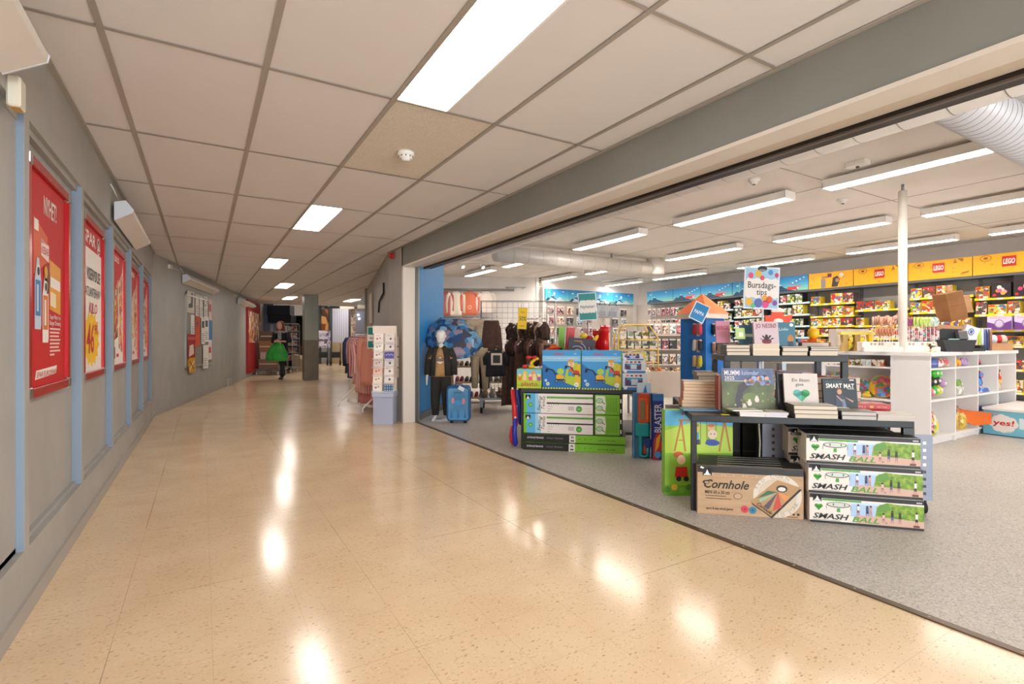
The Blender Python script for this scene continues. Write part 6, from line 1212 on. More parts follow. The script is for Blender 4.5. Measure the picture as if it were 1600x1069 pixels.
def art_mat(s, w, h):
    s.R(0, 0, w, h, '#1b2630', 1); s.X('HELLE OSBORG', w*.08, h*.86, .012, '#4f7478', 2, w=w*.5); s.X('SMART MAT', w*.09, h*.70, .028, '#e8e2dc', 3, w=w*.84, bold=.05); s.R(w*.72, h*.66, w*.2, .006, '#a8a49c', 3); s.R(w*.8, h*.93, w*.13, .008, '#d8d4cc', 3)
    s.D(w*.48, h*.58, .014, '#c89878', 4, .017); s.D(w*.47, h*.60, .018, '#5a3020', 3, .022); s.P([(w*.32, h*.12), (w*.62, h*.12), (w*.58, h*.48), (w*.38, h*.48)], '#2f3c58', 4); s.P([(w*.56, h*.46), (w*.62, h*.42), (w*.88, h*.30), (w*.84, h*.25)], '#b88a78', 5); s.P([(w*.36, h*.46), (w*.40, h*.46), (w*.58, h*.3), (w*.54, h*.26)], '#b88a78', 5); s.P([(w*.54, h*.1), (w*.66, h*.1), (w*.62, h*.35), (w*.55, h*.35)], '#6a7a98', 5)
    s.D(w*.16, h*.12, .022, '#3f7a34', 3, .016); s.D(w*.5, h*.07, .05, '#c8c4bc', 6, .008)
upright('book', 'dark cookbook with white title and a cook standing on the book table', 'book', B0, .84, .18, .612+.03, .20, .205, .02, '#141c24', art_mat, rz=.05)
G2 = 'books piled on the low table top'
pile(B0, .29, .0, .612, .17, .13, (.018, .012), '#d8d0c4', 'in front of the calendar', G2, 'small white', pale, page='#dcd6d6'); book('booklet', 'thin white booklet lying skewed over the two small piles', B0, .25, .0, .643, .19, .12, .006, '#e8e2d8', G2, .22, '#e8e2da', pale)
pile(B0, .445, .0, .612, .13, .13, (.016, .014), '#cfc8c8', 'right of the white booklet', G2, 'small grey-white', pale, page='#d0cdd2')
pile(B0, .60, -.02, .612, .245, .16, (.028, .026, .026), '#4c4642', 'in front of the heart book', G2, 'dark-spined', pale)
pile(B0, .86, -.02, .612, .19, .15, (.026, .024), '#262222', 'in front of the cookbook', G2, 'black-spined', lambda s, w, d: (s.R(.003, .003, w-.006, d-.006, '#9a9488', 1), s.D(w*.5, d*.5, .03, '#6a7a58', 2)), page='#c4bcb4')
pile(B0, 1.055, -.02, .612, .20, .15, (.014, .012, .012), '#c9bcb0', 'at the right front corner', G2, 'thin pale', pale, page='#c0b8b0')
for k in range(2):
    b = MB(); b.box(0, 0, 0, .235, .17, .034, plain('#b81822', .35), .002); b.face((0, 0, 0), (1, 0, 0), (0, 0, 1)); b.R(.11, .01, .022, .014, '#d8a84a', 1); b.X('SPILL', .03, .011, .011, '#e8b0a0', 1, w=.06); b.X('1000 ORD', .15, .011, .011, '#e8b0a0', 1, w=.06); b.face((0, 0, .034), (1, 0, 0), (0, 1, 0)); b.R(.01, .01, .215, .15, '#c8545c', 1); b.D(.12, .08, .03, '#d8a88a', 2)
    one(b, 'game_box', f'red flat boxed game, {["lower", "upper"][k]} of two behind the thin books', 'box', loc(B0, 1.0+.01*k, .22, .612+.035*k), TA+.05, 'red boxed games')
pile(B0, .66, .40, .612, .20, .20, (.03, .03, .03, .03, .03, .03), '#2c2c34', 'under the raised shelf, left', G2, 'dark grey', darkc)
pile(B0, .86, .45, .612, .30, .20, (.04, .04, .05, .05, .045), '#9c1f1c', 'under the raised shelf, right', G2, 'red', darkc)
pile(B0, .33, .62, .815, .18, .2, (.02, .02), '#9c3a2c', 'on the middle board, left', G2, 'rust red', darkc); pile(B0, .72, .62, .815, .2, .2, (.025, .02), '#8a4a8a', 'on the middle board, right', G2, 'mauve', darkc)
pile(B0, -.0, .42, .612, .25, .18, (.028, .02, .024, .022, .022, .026, .02, .022), '#c98a66', 'at the left back of the table', G2, 'tan and cream', pale, jit=.012, page='#d6c2a4')
pile(B0, .13, .62, .612, .16, .22, (.03, .03, .03, .03, .03, .03, .03, .03), '#6a5a50', 'behind the tan pile', G2, 'brown', darkc, jit=.012)
b = MB(); b.box(0, 0, 0, .26, .15, .006, plain('#5a9ac8', .3)); b.face((0, 0, .006), (1, 0, 0), (0, 1, 0)); b.D(.12, .07, .08, '#8ac0e0', 1, .04); b.R(.05, .03, .12, .03, '#d8b8b0', 2); one(b, 'magazine', 'glossy light blue magazine curling at the left table corner', 'magazine', loc(B0, -.02, .20, .612), TA+.1)
upright('book', 'dark red hardback leaning beside the calendar', 'book', B0, .20, .25, .612, .03, .24, .16, '#9c2018', lambda s, w, h: s.R(w*.3, 0, w*.5, h, '#d8a8a0', 1), lean=0, rz=-.1)
b = MB(); b.box(0, 0, 0, .05, .03, .003, plain('#e8d020', .5)); one(b, 'sticky_note', 'tiny yellow note on the table edge below the calendar', 'note', loc(B0, .19, .04, .612), TA)
# ================================================================ BACK WALL SHELVING
EDG = [1.6, 2.52, 3.45, 4.38, 5.31, 6.20, 7.10, 8.06, 9.0, 9.92, 10.9]
XF = 11.20; WZ = -math.pi/2
LYEL = plain('#f2cf1a', .4); LCY = plain('#bfe0e6', .4); BACKP = plain('#8f8c8a', .6)
NUMB = ['first', 'second', 'third', 'fourth', 'fifth', 'sixth', 'seventh', 'eighth', 'ninth', 'tenth']
BAY = {0: ('yellow', [1.79, 1.50, 1.26, 1.0, .62, .25]), 1: ('yellow', [1.79, 1.52, 1.26, 1.0, .62, .25]), 2: ('yellow', [1.86, 1.60, 1.30, 1.02]), 3: ('yellow', [1.69, 1.38, 1.13]), 4: ('yellow', [1.86, 1.60, 1.39, 1.20, .95]),
       5: ('cyan', [1.92, 1.66, 1.41, 1.16, .9]), 6: ('cyan', [1.92, 1.66, 1.41, 1.16, .9]), 7: ('cyan', [1.86, 1.58, 1.32, 1.08]), 8: ('cyan', [1.80, 1.52])}
PALS = {'yellow': [['#d8b82a', '#6a9a3a', '#3a6aa8', '#e8e0c8', '#a8381e'], ['#c8a830', '#8a6a4a', '#d8d4c8', '#4a4a4a', '#b8441e'], ['#e8c82a', '#3a7ac0', '#c8281e', '#f0e8d8'], ['#5a4a44', '#a8341e', '#d8c8a8', '#3a3a44']],
        'cyan': [['#2a2a30', '#6a8a3a', '#c8c8c8', '#3a3a4a'], ['#d8c83a', '#4a4a4a', '#e8e0d0', '#7a3a2a'], ['#3a3a40', '#a8a8b0', '#c83a2a', '#e0e0e0'], ['#4a7a3a', '#2a2a2a', '#d8d03a', '#b8b8b8']]}
CN = {'yellow': ['yellow-green', 'tan', 'bright yellow', 'dark red-brown'], 'cyan': ['black-green', 'yellow-grey', 'grey-red', 'green-black']}
def wloc(Y, dx, z): return (XF+dx, Y, z)
for k, (c, zs) in BAY.items():
    y0, y1 = EDG[k], EDG[k+1]; W_ = y1-y0; lip = LYEL if c == 'yellow' else LCY
    bn = NUMB[k]
    t = thing('wall_shelf', f'grey wall shelf unit with {c} price strips, {bn} from the right end', 'shelf', (XF, y1, 0), WZ, 'wall shelf units')
    b = MB(); b.box(0, .30, .05, W_, .33, 2.16, BACKP); b.build('back_panel', t)
    for x in (0, W_-.02):
        b = MB(); b.box(x, .27, 0, x+.02, .30, 2.16, plain('#77757a', .4, .5)); 
        for q in range(40): b.box(x+.006, .268, .15+.05*q, x+.014, .2705, .17+.05*q, '#2a2a2c')
        b.build('upright', t)
    b = MB(); b.box(0, 0, 0, W_, .3, .12, plain('#a09e9c', .5)); b.build('base', t)
    for j, z in enumerate(zs):
        s = MB(); s.box(.012, 0.02, z-.025, W_-.012, .28, z, plain('#c4c2c0', .4, .3)); sh = s.build('shelf', t)
        s = MB(); s.box(.008, -.006, z-.032, W_-.008, .02, z+.006, lip, .002); s.face((.008, -.006, z-.032), (1, 0, 0), (0, 0, 1))
        for q in range(4): s.R(.06+.22*q, .006, .09, .024, '#f4f0e0' if (q+j) % 2 else '#e8f0ea', 1)
        s.build('price_strip', sh)
        if k == 3 and j == 0: ws = [.32, .26, .2]
        else:
            ws = []; tot = .02
            while tot < W_-.16:
                q = random.choice((.15, .19, .23, .28, .17)); q = min(q, W_-.03-tot); ws.append(q); tot += q+.012
        if k == 1 and j == 0: ws = [.18]
        if k == 1 and j == 2: ws = []
        x = .015; top = (zs[j-1]-.03 if j else 2.14)-z
        for i, q in enumerate(ws):
            if (k + j + i) % 19 == 5: x += q+.012; continue
            h_ = min(top-.02, random.choice((.16, .18, .20, .22))); ci = (j*2+i+k) % 4
            b = MB(); base = PALS[c][ci][0]; b.box(0, 0, 0, q, .19, h_, base, .002); b.face((0, 0, 0), (1, 0, 0), (0, 0, 1))
            b.R(.006, .006, q-.012, h_-.012, busy(PALS[c][ci], 24), 1); b.R(.006, h_*.78, q*.35, h_*.17, '#c8201e' if c == 'yellow' else '#e8e8e8', 2); b.R(q*.55, .012, q*.35, h_*.12, '#f0ead8', 2)
            one(b, 'toy_carton', f'{CN[c][ci]} toy box, {NUMB[i]} along the {NUMB[j]} shelf down, {bn} wall unit from right', 'box', (XF+.02, y1-x, z+.001), WZ, f'toy boxes on the {bn} wall unit')
            x += q+.012
# big flower box and dark boxes, top right
# header boards
def head_art(kind):
    def a(s, w, h):
        if kind == 'lego' or kind == 'plainy' or kind == 'figs':
            s.R(0, 0, w, h, '#f0b010', 1)
            for q in range(9): s.D(random.uniform(.05, w-.05), random.uniform(.04, h-.04), random.uniform(.015, .03), '#e29c0e', 2)
            if kind == 'lego':
                s.R(w*.40, h*.34, w*.19, h*.5, '#c8201c', 3); s.X('LEGO', w*.415, h*.47, h*.24, WH, 5, w=w*.16, bold=.09, shear=.15)
                s.D(w*.18, h*.82, .075, '#8a4a14', 3, .052); s.D(w*.18, h*.82, .066, '#f0b010', 4, .044); s.D(w*.18, h*.82, .03, '#8a4a14', 5, .02)
                s.P([(w*.72, h*.75), (w*.75, h*.98), (w*.78, h*.75)], '#a86a1c', 3); s.P([(w*.78, h*.98), (w*.88, h*.95), (w*.86, h*.78)], '#a86a1c', 3); s.P([(w*.82, h*.12), (w*.95, h*.2), (w*.96, h*.3), (w*.86, h*.24)], '#a86a1c', 3)
            if kind == 'figs':
                s.R(w*.29, h*.04, .09, h*.55, '#8a8684', 3); s.R(w*.30, h*.55, .07, h*.22, '#b88a5a', 4); s.R(w*.38, h*.66, .1, .025, '#8a5a3a', 4); s.R(w*.44, h*.68, .08, .07, '#6a2038', 5)
                s.P([(w*.53, h*.05), (w*.66, h*.05), (w*.72, h*.5), (w*.66, h*.72), (w*.56, h*.62)], '#33302e', 3); s.D(w*.75, h*.75, .045, '#d8d4cc', 4); s.D(w*.66, h*.45, .04, '#b8884a', 5)
        else:
            n = 6
            for q in range(n): s.R(0, h*q/n, w, h/n+.001, ['#8ac4b0', '#6ab8c4', '#4aa8cc', '#3a9ace', '#3490ca', '#2e86c4'][q], 1)
            s.P([(0, 0), (w*.12, h*.3), (w*.2, h*.22), (w*.3, h*.5), (w*.4, h*.25), (w*.55, h*.12), (w*.7, 0)], '#1f4a6a', 2); s.P([(w*.27, h*.42), (w*.30, h*.5), (w*.335, h*.40)], '#dfeaf0', 3)
            if kind == 'truck':
                s.R(w*.48, h*.1, w*.30, h*.2, '#d83a3a', 4); s.Ln((w*.48, h*.5), (w*.85, h*.34), .012, '#c84a6a', 4); s.R(w*.72, h*.12, w*.05, h*.12, '#e8e8f0', 5)
                for q in (.52, .72): s.D(w*q, h*.08, .014, '#222', 5)
                for q in range(4): s.D(w*(.62+.09*q), h*(.55+.1*q), .02, '#e8eef2', 4, .013)
            else: s.D(w*.15, h*.7, .03, '#e8eef2', 3, .016); s.D(w*.75, h*.8, .03, '#e8eef2', 3, .016); s.R(w*.2, 0, w*.01, h, '#7ad0a0', 2)
        s.R(0, 0, w, .006, '#2a4a6a' if kind in ('truck', 'sky') else '#b87a10', 6)
    return a
HK = ['lego', 'lego', 'lego', 'lego', 'figs', 'truck', 'sky', 'truck', 'truck', 'sky']
HL = {0: 'yellow header board cut off at the right edge of the picture', 1: 'yellow header board with red square logo, nearest at the right', 2: 'yellow header board with red square logo, right of the white pole', 3: 'yellow header board with red square logo, behind the white pole', 4: 'yellow header board with two grey cartoon figures',
      5: 'blue header board with red fire engine beside the yellow boards', 6: 'blue header board with mountain, hidden behind the birthday sign', 7: 'blue header board with red engine, left of the birthday sign', 8: 'blue header board with red engine above the orange roof', 9: 'blue header board with dark mountain in the far corner'}
for k in range(10):
    y0, y1 = EDG[k], EDG[k+1]; b = MB(); W_ = y1-y0-.012; b.box(0, 0, 0, W_, .03, .33, '#c89010' if k < 5 else '#2a6a98'); b.face((0, 0, 0), (1, 0, 0), (0, 0, 1)); head_art(HK[k])(b, W_, .33)
    one(b, 'header_sign', HL[k], 'sign', (11.16, y1, 2.18), WZ, 'header boards above the wall shelves'); 
b = MB(); b.box(11.17, 1.6, 2.14, 11.5, 10.9, 2.18, plain('#5a6068', .5)); struct(b, 'trim_5')
for k in range(4):
    x0 = 7.9+.81*k; b = MB(); b.box(0, 0, 0, .80, .03, .33, '#2a6a98'); b.face((0, 0, 0), (1, 0, 0), (0, 0, 1)); head_art('sky')(b, .80, .33); b.D(.3, .2, .03, '#e8f4f8', 7, .045); b.P([(.1, 0), (.2, .1), (.35, .04), (.5, .12), (.65, 0)], '#b8c8d4', 7)
    one(b, 'header_sign', f'pale blue header board with white peaks on the back side wall, {NUMB[k]} from left', 'sign', (x0, 11.42, 2.16), 0, 'pale blue boards on the side wall')
b = MB(); b.box(7.85, 11.45, .0, 7.95, 11.62, 2.5, SHOPW); b.box(7.9, 11.5, 0, 11.2, 11.6, 2.16, noisy('pegboard', '#c0b8b0', '#cac2ba', 3, .7)); struct(b, 'wall_pegboard')
b = MB(); b.box(7.9, 11.5, 2.5, 9.9, 11.62, 2.8, '#efe9e4'); struct(b, 'trim_6')
b = MB(); b.box(11.45, 9.0, 0, 11.54, 11.6, 2.16, noisy('pegboard', '', '')); struct(b, 'wall_pegboard')
# hanging packs on the two pegboards
HP = [['#e0dcd8', '#8a8684', '#c88a94', '#4a4648'], ['#c86a7a', '#e8d8d4', '#6a3a4a', '#3a3a3c'], ['#e8c8a8', '#8a6a5a', '#d8d4d0', '#3a3a44'], ['#2a2a2e', '#5a5a60', '#a8a4a8', '#1a1a1e'], ['#c8d4dc', '#7a8a9a', '#e8e4e0', '#4a5a6a']]
HN = ['pale grey', 'pink', 'tan', 'black', 'light blue']
def pack(c, w_, h_):
    b = MB(); b.box(-w_/2, 0, -h_, w_/2, .03, -.03, HP[c][0], .004); b.box(-w_/2, .012, -.03, w_/2, .016, 0, '#efe8e2'); b.face((-w_/2, 0, -h_), (1, 0, 0), (0, 0, 1)); b.R(.004, .006, w_-.008, h_-.045, busy(HP[c], 30), 1); b.cyl((0, -.02, -.012), (0, .12, -.012), .003, m=STEEL, n=5); return b
for r_ in range(4):
    for k in range(11):
        c = (k//3+r_*2) % 5; y = 10.95-.175*k; z = [2.02, 1.70, 1.42, 1.14][r_]; one(pack(c, .12, .2+.03*(k % 2)), 'hanging_pack', f'{HN[c]} accessory pack, {(ORD)[k]} along the {NUMB[r_]} hook row, far corner pegboard', 'packet', (11.31, y, z), WZ, 'hanging packs on the far pegboard')
for r_ in range(4):
    for k in range(9):
        if 5 <= k <= 6 and r_ > 0: continue
        c = (k+r_) % 5; x = 8.05+.33*k; z = [2.02, 1.74, 1.46, 1.18][r_]; one(pack(c, .2, .22), 'hanging_pack', f'{HN[c]} pack, {ORD[k]} along the {NUMB[r_]} hook row of the back side wall', 'packet', (x, 11.36, z), 0, 'hanging packs on the side wall')
for k, (px, w_, z) in enumerate(((941, .26, 1.72), (957, .34, 1.70))):
    b = MB(); b.box(-w_/2, -.06, 0, w_/2, .06, .32, noisy('grey_bag', '#9aa0a8', '#b0b4ba', 6, .7), .02); b.tube([(-w_*.3, -.03, .32), (-w_*.2, -.03, .42), (w_*.2, -.03, .42), (w_*.3, -.03, .32)], .012, '#6a6e74', 6); b.box(-w_*.3, -.075, .04, w_*.3, -.055, .17, '#8a9098', .006)
    one(b, 'school_bag', ['dark grey school bag hanging behind the teal sign', 'light grey school bag hanging on the side wall'][k], 'bag', (*at(px, 14.0), z), RZ)
# ================================================================ WHITE ISLAND COUNTER
WI = noisy('white_melamine', '#e9e4e2', '#eeeae8', 2, .4)
IX, IY, IW, ID = 6.43, 2.33, 2.50, 1.18
t = thing('counter_top', 'white counter top of the sweets island', 'counter', (IX, IY, 0))
b = MB(); b.box(-.02, -.02, .925, IW+.01, ID+.01, .965, WI, .003); b.build('slab', t)
t = thing('cubby_unit', 'white open cubby unit facing the aisle under the island counter', 'shelf', (IX, IY, 0))
b = MB(); b.box(0, .31, .05, IW, .33, .925, WI); b.build('back_panel', t)
CWX = [0, .62, 1.25, 1.87, 2.48]
for k, x in enumerate(CWX): b = MB(); b.box(x, 0, .0, x+.02, .31, .925, WI, .001); b.build('divider', t)
for k in range(4):
    for z in (.08, .47, .80):
        b = MB(); b.box(CWX[k]+.02, .002, z-.02, CWX[k+1], .31, z, WI); b.build('shelf', t)
b = MB(); b.box(.0, .03, 0, IW, .045, .06, WI); b.build('plinth', t)
t = thing('end_shelf_unit', 'white island end with shelves of children goods facing the opening', 'shelf', (IX, IY, 0))
b = MB(); b.box(-.001, .33, .0, .018, .36, .925, WI); b.box(-.001, 1.05, 0, .018, ID, .925, WI); b.build('front_frame', t)
b = MB(); b.box(.32, .33, 0, .34, ID, .925, WI); b.build('back_panel', t); b = MB(); b.box(0, .33, 0, .33, .348, .925, WI); b.build('side_panel', t); b = MB(); b.box(0, ID-.02, 0, .33, ID, .925, WI); b.build('side_panel', t)
for z in (.80, .44, .10): b = MB(); b.box(0, .348, z-.02, .33, ID-.02, z, WI); b.build('shelf', t)
# packs on the end shelves (facing -X)
def ex(y): return IY+y
EC = [('#d85a3a', 'orange-red'), ('#b87a8a', 'pink'), ('#e08a3a', 'orange'), ('#8a9a3a', 'green'), ('#c8d0d8', 'pale'), ('#e0824a', 'light orange')]
for k in range(12):
    c, n = EC[(k//2) % 6]; b = MB(); b.box(0, 0, 0, .052, .10, .075, busy([c, '#e8d8b8', '#f0ece0', c, '#6a4a3a'], 30), .003); b.box(.004, -.001, .05, .048, .0, .066, '#f0ece4')
    one(b, 'sweet_packet', f'{n} sweets packet, {ORD[k]} from left on the top end shelf of the island', 'packet', (IX+.03, ex(ID-.05)-.057*k, .801), WZ, 'sweets on the top end shelf')
for k, (y, z, r_, lab) in enumerate(((.94, .62, .125, 'round blue-yellow bubble toy pack leaning upright'), (.70, .57, .10, 'lower round multicoloured toy pack in the middle'), (.50, .59, .125, 'round orange-blue toy pack at the right'))):
    b = MB(); b.push((0, 0, 0), rx=-.12); b.prism([(r_*math.cos(a), r_*math.sin(a)) for a in [i*math.pi/12 for i in range(24)]], 0, .03, '#d8a828'); b.face((0, 0, 0), (1, 0, 0), (0, 0, 1)); b.D(0, 0, r_*.93, busy(['#4a7ac8', '#7aa8d8', '#e8b82a', '#d87a5a', '#4a9a5a', '#c84a7a'], 26), 1, n=24); b.pop()
    one(b, 'round_toy_pack', lab+' on the island end shelf', 'toy', (IX+.12, ex(y), z-.02), WZ, 'round toy packs')
for k, (y, lab, c) in enumerate(((.98, 'teal rounded tub at the left of the island end shelf', '#3aa0a8'), (.86, 'yellow small duck-like bath toy on the island end shelf', '#e8c82a'), (.62, 'yellow bath toy right of the dark gap on the end shelf', '#e8c030'), (.76, 'green bath toy pack in the middle of the end shelf', '#4a8a5a'))):
    b = MB(); b.ell((0, 0, .025), (.05, .035, .026), plain(c, .35), 12, 8); b.ell((.02, -.01, .055), (.02, .018, .018), plain(c, .35), 10, 6); one(b, 'bath_toy', lab, 'toy', (IX+.05, ex(y), .441), WZ, 'bath toys')
b = MB(); b.box(0, 0, 0, .2, .2, .24, busy(['#3a6a8c', '#2a4a64', '#c84a5a', '#e8e4e0'], 14), .003); b.box(.0, -.001, .18, .12, 0, .2, '#d8dce0'); one(b, 'toy_carton', 'dark teal carton low on the island end shelf', 'box', (IX+.04, ex(.6), .101), WZ)
# things in the cubbies (facing -Y)
def cub(k, dx, dy, z): return (IX+CWX[k]+.07+dx*.92, IY+.035+dy*.3, z)
def soft_bag(name, lab, loc_, w_, h_, pal, rz=0, grp=None, lean=0):
    b = MB(); b.push((0, 0, 0), rx=lean); b.loft([[(w_/2*q*math.cos(a), .035*d_*math.sin(a), z) for a in [2*math.pi*i/14 for i in range(14)]] for z, q, d_ in ((0, .9, .4), (h_*.1, 1, 1), (h_*.5, 1.02, 1.1), (h_*.85, .95, .6), (h_*.9, .97, .12), (h_, 1, .1))], busy(pal, 24)); b.pop()
    return one(b, name, lab, 'packet', loc_, rz, grp)
b = MB(); b.box(0, 0, 0, .24, .15, .095, plain('#1f3f8a', .4), .002); b.face((0, 0, 0), (1, 0, 0), (0, 0, 1)); b.D(.13, .05, .06, '#3a6ab8', 1, .025); b.R(.06, .03, .14, .02, '#7a8ac8', 2); one(b, 'toy_carton', 'dark blue box in the top left cubby of the island', 'box', cub(0, .01, .03, .801), 0)
soft_bag('sweet_packet', 'pink and white packet beside the dark blue box', cub(0, .33, .08, .801), .13, .095, ['#e8b8b0', '#f0e8e0', '#a8384a', '#e8d0a8']); soft_bag('sweet_packet', 'cream packet at the right of the top left cubby', cub(0, .49, .08, .801), .12, .09, ['#e8d8c0', '#c8a88a', '#d8586a'])
soft_bag('sweet_packet', 'yellow packet in the second top cubby', cub(1, .13, .08, .801), .2, .085, ['#f0c82a', '#e8a01e', '#d85a2a']); soft_bag('sweet_packet', 'lilac packet in the second top cubby', cub(1, .36, .08, .801), .16, .09, ['#b89ac8', '#d0b8dc', '#7a5a9a'])
soft_bag('sweet_packet', 'small pink and black packet in the third top cubby', cub(2, .1, .08, .801), .12, .08, ['#d86a7a', '#3a2a30', '#e8c8a8'])
b = MB(); b.tube([(.03*math.cos(a), 0, .03+.03*math.sin(a)) for a in [i*.524 for i in range(12)]], .008, '#6a7aa8', 6, True); one(b, 'toy_ring', 'small blue ring in the fourth top cubby', 'toy', cub(3, .07, .06, .805))
for k, (dx, dz, c, lab) in enumerate(((.10, .02, '#c87a7a', 'pink figure ball at the lower left'), (.2, .035, '#4ac83a', 'bright green ball in front'), (.3, .03, '#d8d83a', 'yellow-green ball at the right'), (.13, .13, '#2a2a2a', 'black ball in the second layer'), (.25, .135, '#3a3a3a', 'dark grey ball in the second layer'), (.19, .215, '#38b82a', 'green ball on top left'), (.29, .215, '#46d038', 'green ball on top right'), (.40, .10, '#b88ac0', 'lilac ball by the divider'))):
    b = MB(); b.ell((0, 0, .05), (.055, .05, .05), plain(c, .3), 14, 10); b.ell((-.015, -.045, .055), (.02, .01, .018), '#efe8e0', 8, 6); b.cyl((0, 0, .095), (0, 0, .108), .015, m=plain(c, .3), n=8); one(b, 'capsule_toy', lab+' of the island cubby heap', 'toy', cub(0, dx, .10, .471+dz), 0, 'capsule toys in the cubby')
soft_bag('sweet_packet', 'silver-white packets heaped in the second cubby', cub(1, .2, .12, .471), .34, .13, ['#d8d4cc', '#a8a8a0', '#e8e8e4', '#8a9a8a']); soft_bag('sweet_packet', 'green packet lying on the silver-white packets', cub(1, .16, .1, .58), .22, .07, ['#7aa83a', '#5a8a2a', '#9ac04a'])
for k, (z, w_) in enumerate(((.471, .24), (.56, .2), (.64, .17))): soft_bag('sweet_packet', f'blue and white striped packet, {["bottom", "middle", "top"][k]} of the third cubby heap', cub(2, .16+.02*k, .1, z), w_, .09, ['#2a5ab8', '#4a8ad8', '#e0e8f4', '#d85a6a'], .2*k, 'blue packets in the third cubby')
b = MB(); b.prism([(0, 0), (.28, 0), (.22, .05), (.05, .06)], 0, .08, plain('#2f62b0', .35)); one(b, 'sweet_packet', 'dark blue flat packet jutting out of the third cubby', 'packet', cub(2, .14, .0, .471))
soft_bag('sweet_packet', 'red and yellow packet leaning in the fourth cubby', cub(3, .14, .12, .471), .2, .26, ['#c8381e', '#e8b83a', '#d8d0b0', '#8a1c1c'], .4, None, .1)
for k in range(3): soft_bag('toy_packet', f'magenta and yellow packet, {ORD[k]} from left in the bottom left cubby', cub(0, .08+.085*k, .08+.03*k, .081), .08, .30-.05*k, [['#c02a5a', '#e8c83a', '#3a3a3a', '#e8b0c0'], ['#e8d03a', '#7ab83a', '#f0e8c0'], ['#e8c84a', '#c8d0d4', '#e0e0a0']][k], 0, 'packets in the bottom left cubby')
soft_bag('crisp_bag', 'brown and gold bag in the second bottom cubby', cub(1, .12, .1, .081), .2, .27, ['#b87a4a', '#8a5230', '#e0b878', '#c8b03a']); soft_bag('crisp_bag', 'yellow bag behind the orange flag toy', cub(1, .34, .12, .081), .2, .18, ['#d8b83a', '#b8982a', '#e8d88a'])
b = MB(); b.loft([[(x, y+.08*math.sin(x*9)*.2, z+s_) for s_ in (0, .006)]+[(x, y+.02, z+.006), (x, y+.02, z)] for x, y, z in ((.2, .12, .30), (.35, .0, .24), (.5, -.1, .22), (.66, -.2, .20))], '#e0661c', False)
b.loft([[(x, y, z-h), (x, y, z), (x, y+.015, z), (x, y+.015, z-h)] for x, y, z, h in ((.2, .12, .30, .05), (.35, .02, .24, .12), (.5, -.06, .22, .16), (.66, -.15, .20, .12))], plain('#e8701c', .4), False); one(b, 'orange_toy_flag', 'orange plastic fan toy sticking out of the second bottom cubby', 'toy', cub(1, .0, .08, .05))
b = MB(); b.box(0, 0, 0, .28, .2, .05, '#2a3f8a', .004); one(b, 'toy_carton', 'flat dark blue box low in the third cubby behind the blue chest', 'box', cub(2, .02, .05, .081+.17))
# yes! chest
t = thing('display_chest', 'light blue chest with white lid and red yes! lettering', 'box', (7.80, 2.32, 0), WZ)
b = MB(); b.box(0, 0, 0, .62, 1.1, .285, noisy('light_blue_print', '#6fb4cc', '#78bcd2', 3, .4), .002); b.face((0, 0, 0), (1, 0, 0), (0, 0, 1)); b.R(0, 0, .62, .012, '#2a5a78', 1)
for dx, dz, rr in ((.09, .145, .045), (.12, .19, .04), (.16, .205, .045), (.20, .19, .045), (.245, .175, .045), (.26, .14, .045), (.23, .10, .045), (.18, .085, .045), (.13, .095, .045)): b.D(dx, dz, rr, '#e8e0dc', 2+dx)
b.R(.10, .10, .15, .09, '#e8e0dc', 2.5); b.X('yes!', .085, .125, .058, '#c01a2a', 4, w=.185, bold=.06, shear=.1); b.R(.19, .045, .06, .004, '#d8e8ee', 2); b.R(.31, .10, .05, .12, '#d8e8ee', 2); b.build('body', t)
b = MB(); b.box(-.01, -.01, .285, .63, 1.11, .315, WI, .003); b.build('lid', t)
# ---- on the counter
t = thing('white_pole', 'slender round white pole rising from the sweets counter to the ceiling', 'pole', (6.59, 2.64, 0))
b = MB(); b.cyl((0, 0, .965), (0, 0, 2.73), .042, m=plain('#f4efe6', .35), n=24); b.build('shaft', t); b = MB(); b.cyl((0, 0, 2.73), (0, 0, 2.80), .014, m=STEEL, n=10); b.build('ceiling_fixing', t); b = MB(); b.cyl((0, 0, 2.725), (0, 0, 2.735), .03, m=STEEL, n=12); b.build('collar', t)
t = thing('lollipop_stand', 'white stepped lollipop stand around the white pole', 'display stand', (*at(1350, 5.62), .965), RZ+.0)
LW = plain('#efe4da', .4); b = MB(); b.box(0, .0, 0, .84, .06, .055, LW, .006); b.box(.0, .03, .0, .82, .12, .11, LW, .006); b.build('steps', t)
b = MB(); b.face((0, .029, .0), (1, 0, 0), (0, 0, 1))
for x in (.10, .14, .19, .22, .35, .42, .47, .52, .56, .66, .72): b.D(x, .085, .014, '#9c7a6a', 1); b.D(x, .085, .009, '#c8a898', 2)
b.build('hole_row', t)
def lolly(px, tt, z, r_, cols, lab, rz, grp, stick=.16):
    b = MB(); b.cyl((0, 0, -stick), (0, 0, 0), .003, m='#f0ebe4', n=6); b.push((0, 0, 0)); b.cyl((0, -.008, r_*.9), (0, .008, r_*.9), r_, m=cols[0], n=22); b.face((0, -.0085, r_*.9), (1, 0, 0), (0, 0, 1))
    for i in range(8):
        a0 = i*math.pi/4; pts = [(0, 0)]+[(r_*.95*(j/4)*math.cos(a0+j*.25), r_*.95*(j/4)*math.sin(a0+j*.25)) for j in range(1, 5)]+[(r_*.95*(j/4)*math.cos(a0+.39+j*.25), r_*.95*(j/4)*math.sin(a0+.39+j*.25)) for j in range(4, 0, -1)]
        b.P(pts, cols[1+i % (len(cols)-1)], 1)
    b.pop(); return one(b, 'lollipop', lab, 'lollipop', (*at(px, tt), z), RZ+rz, grp)
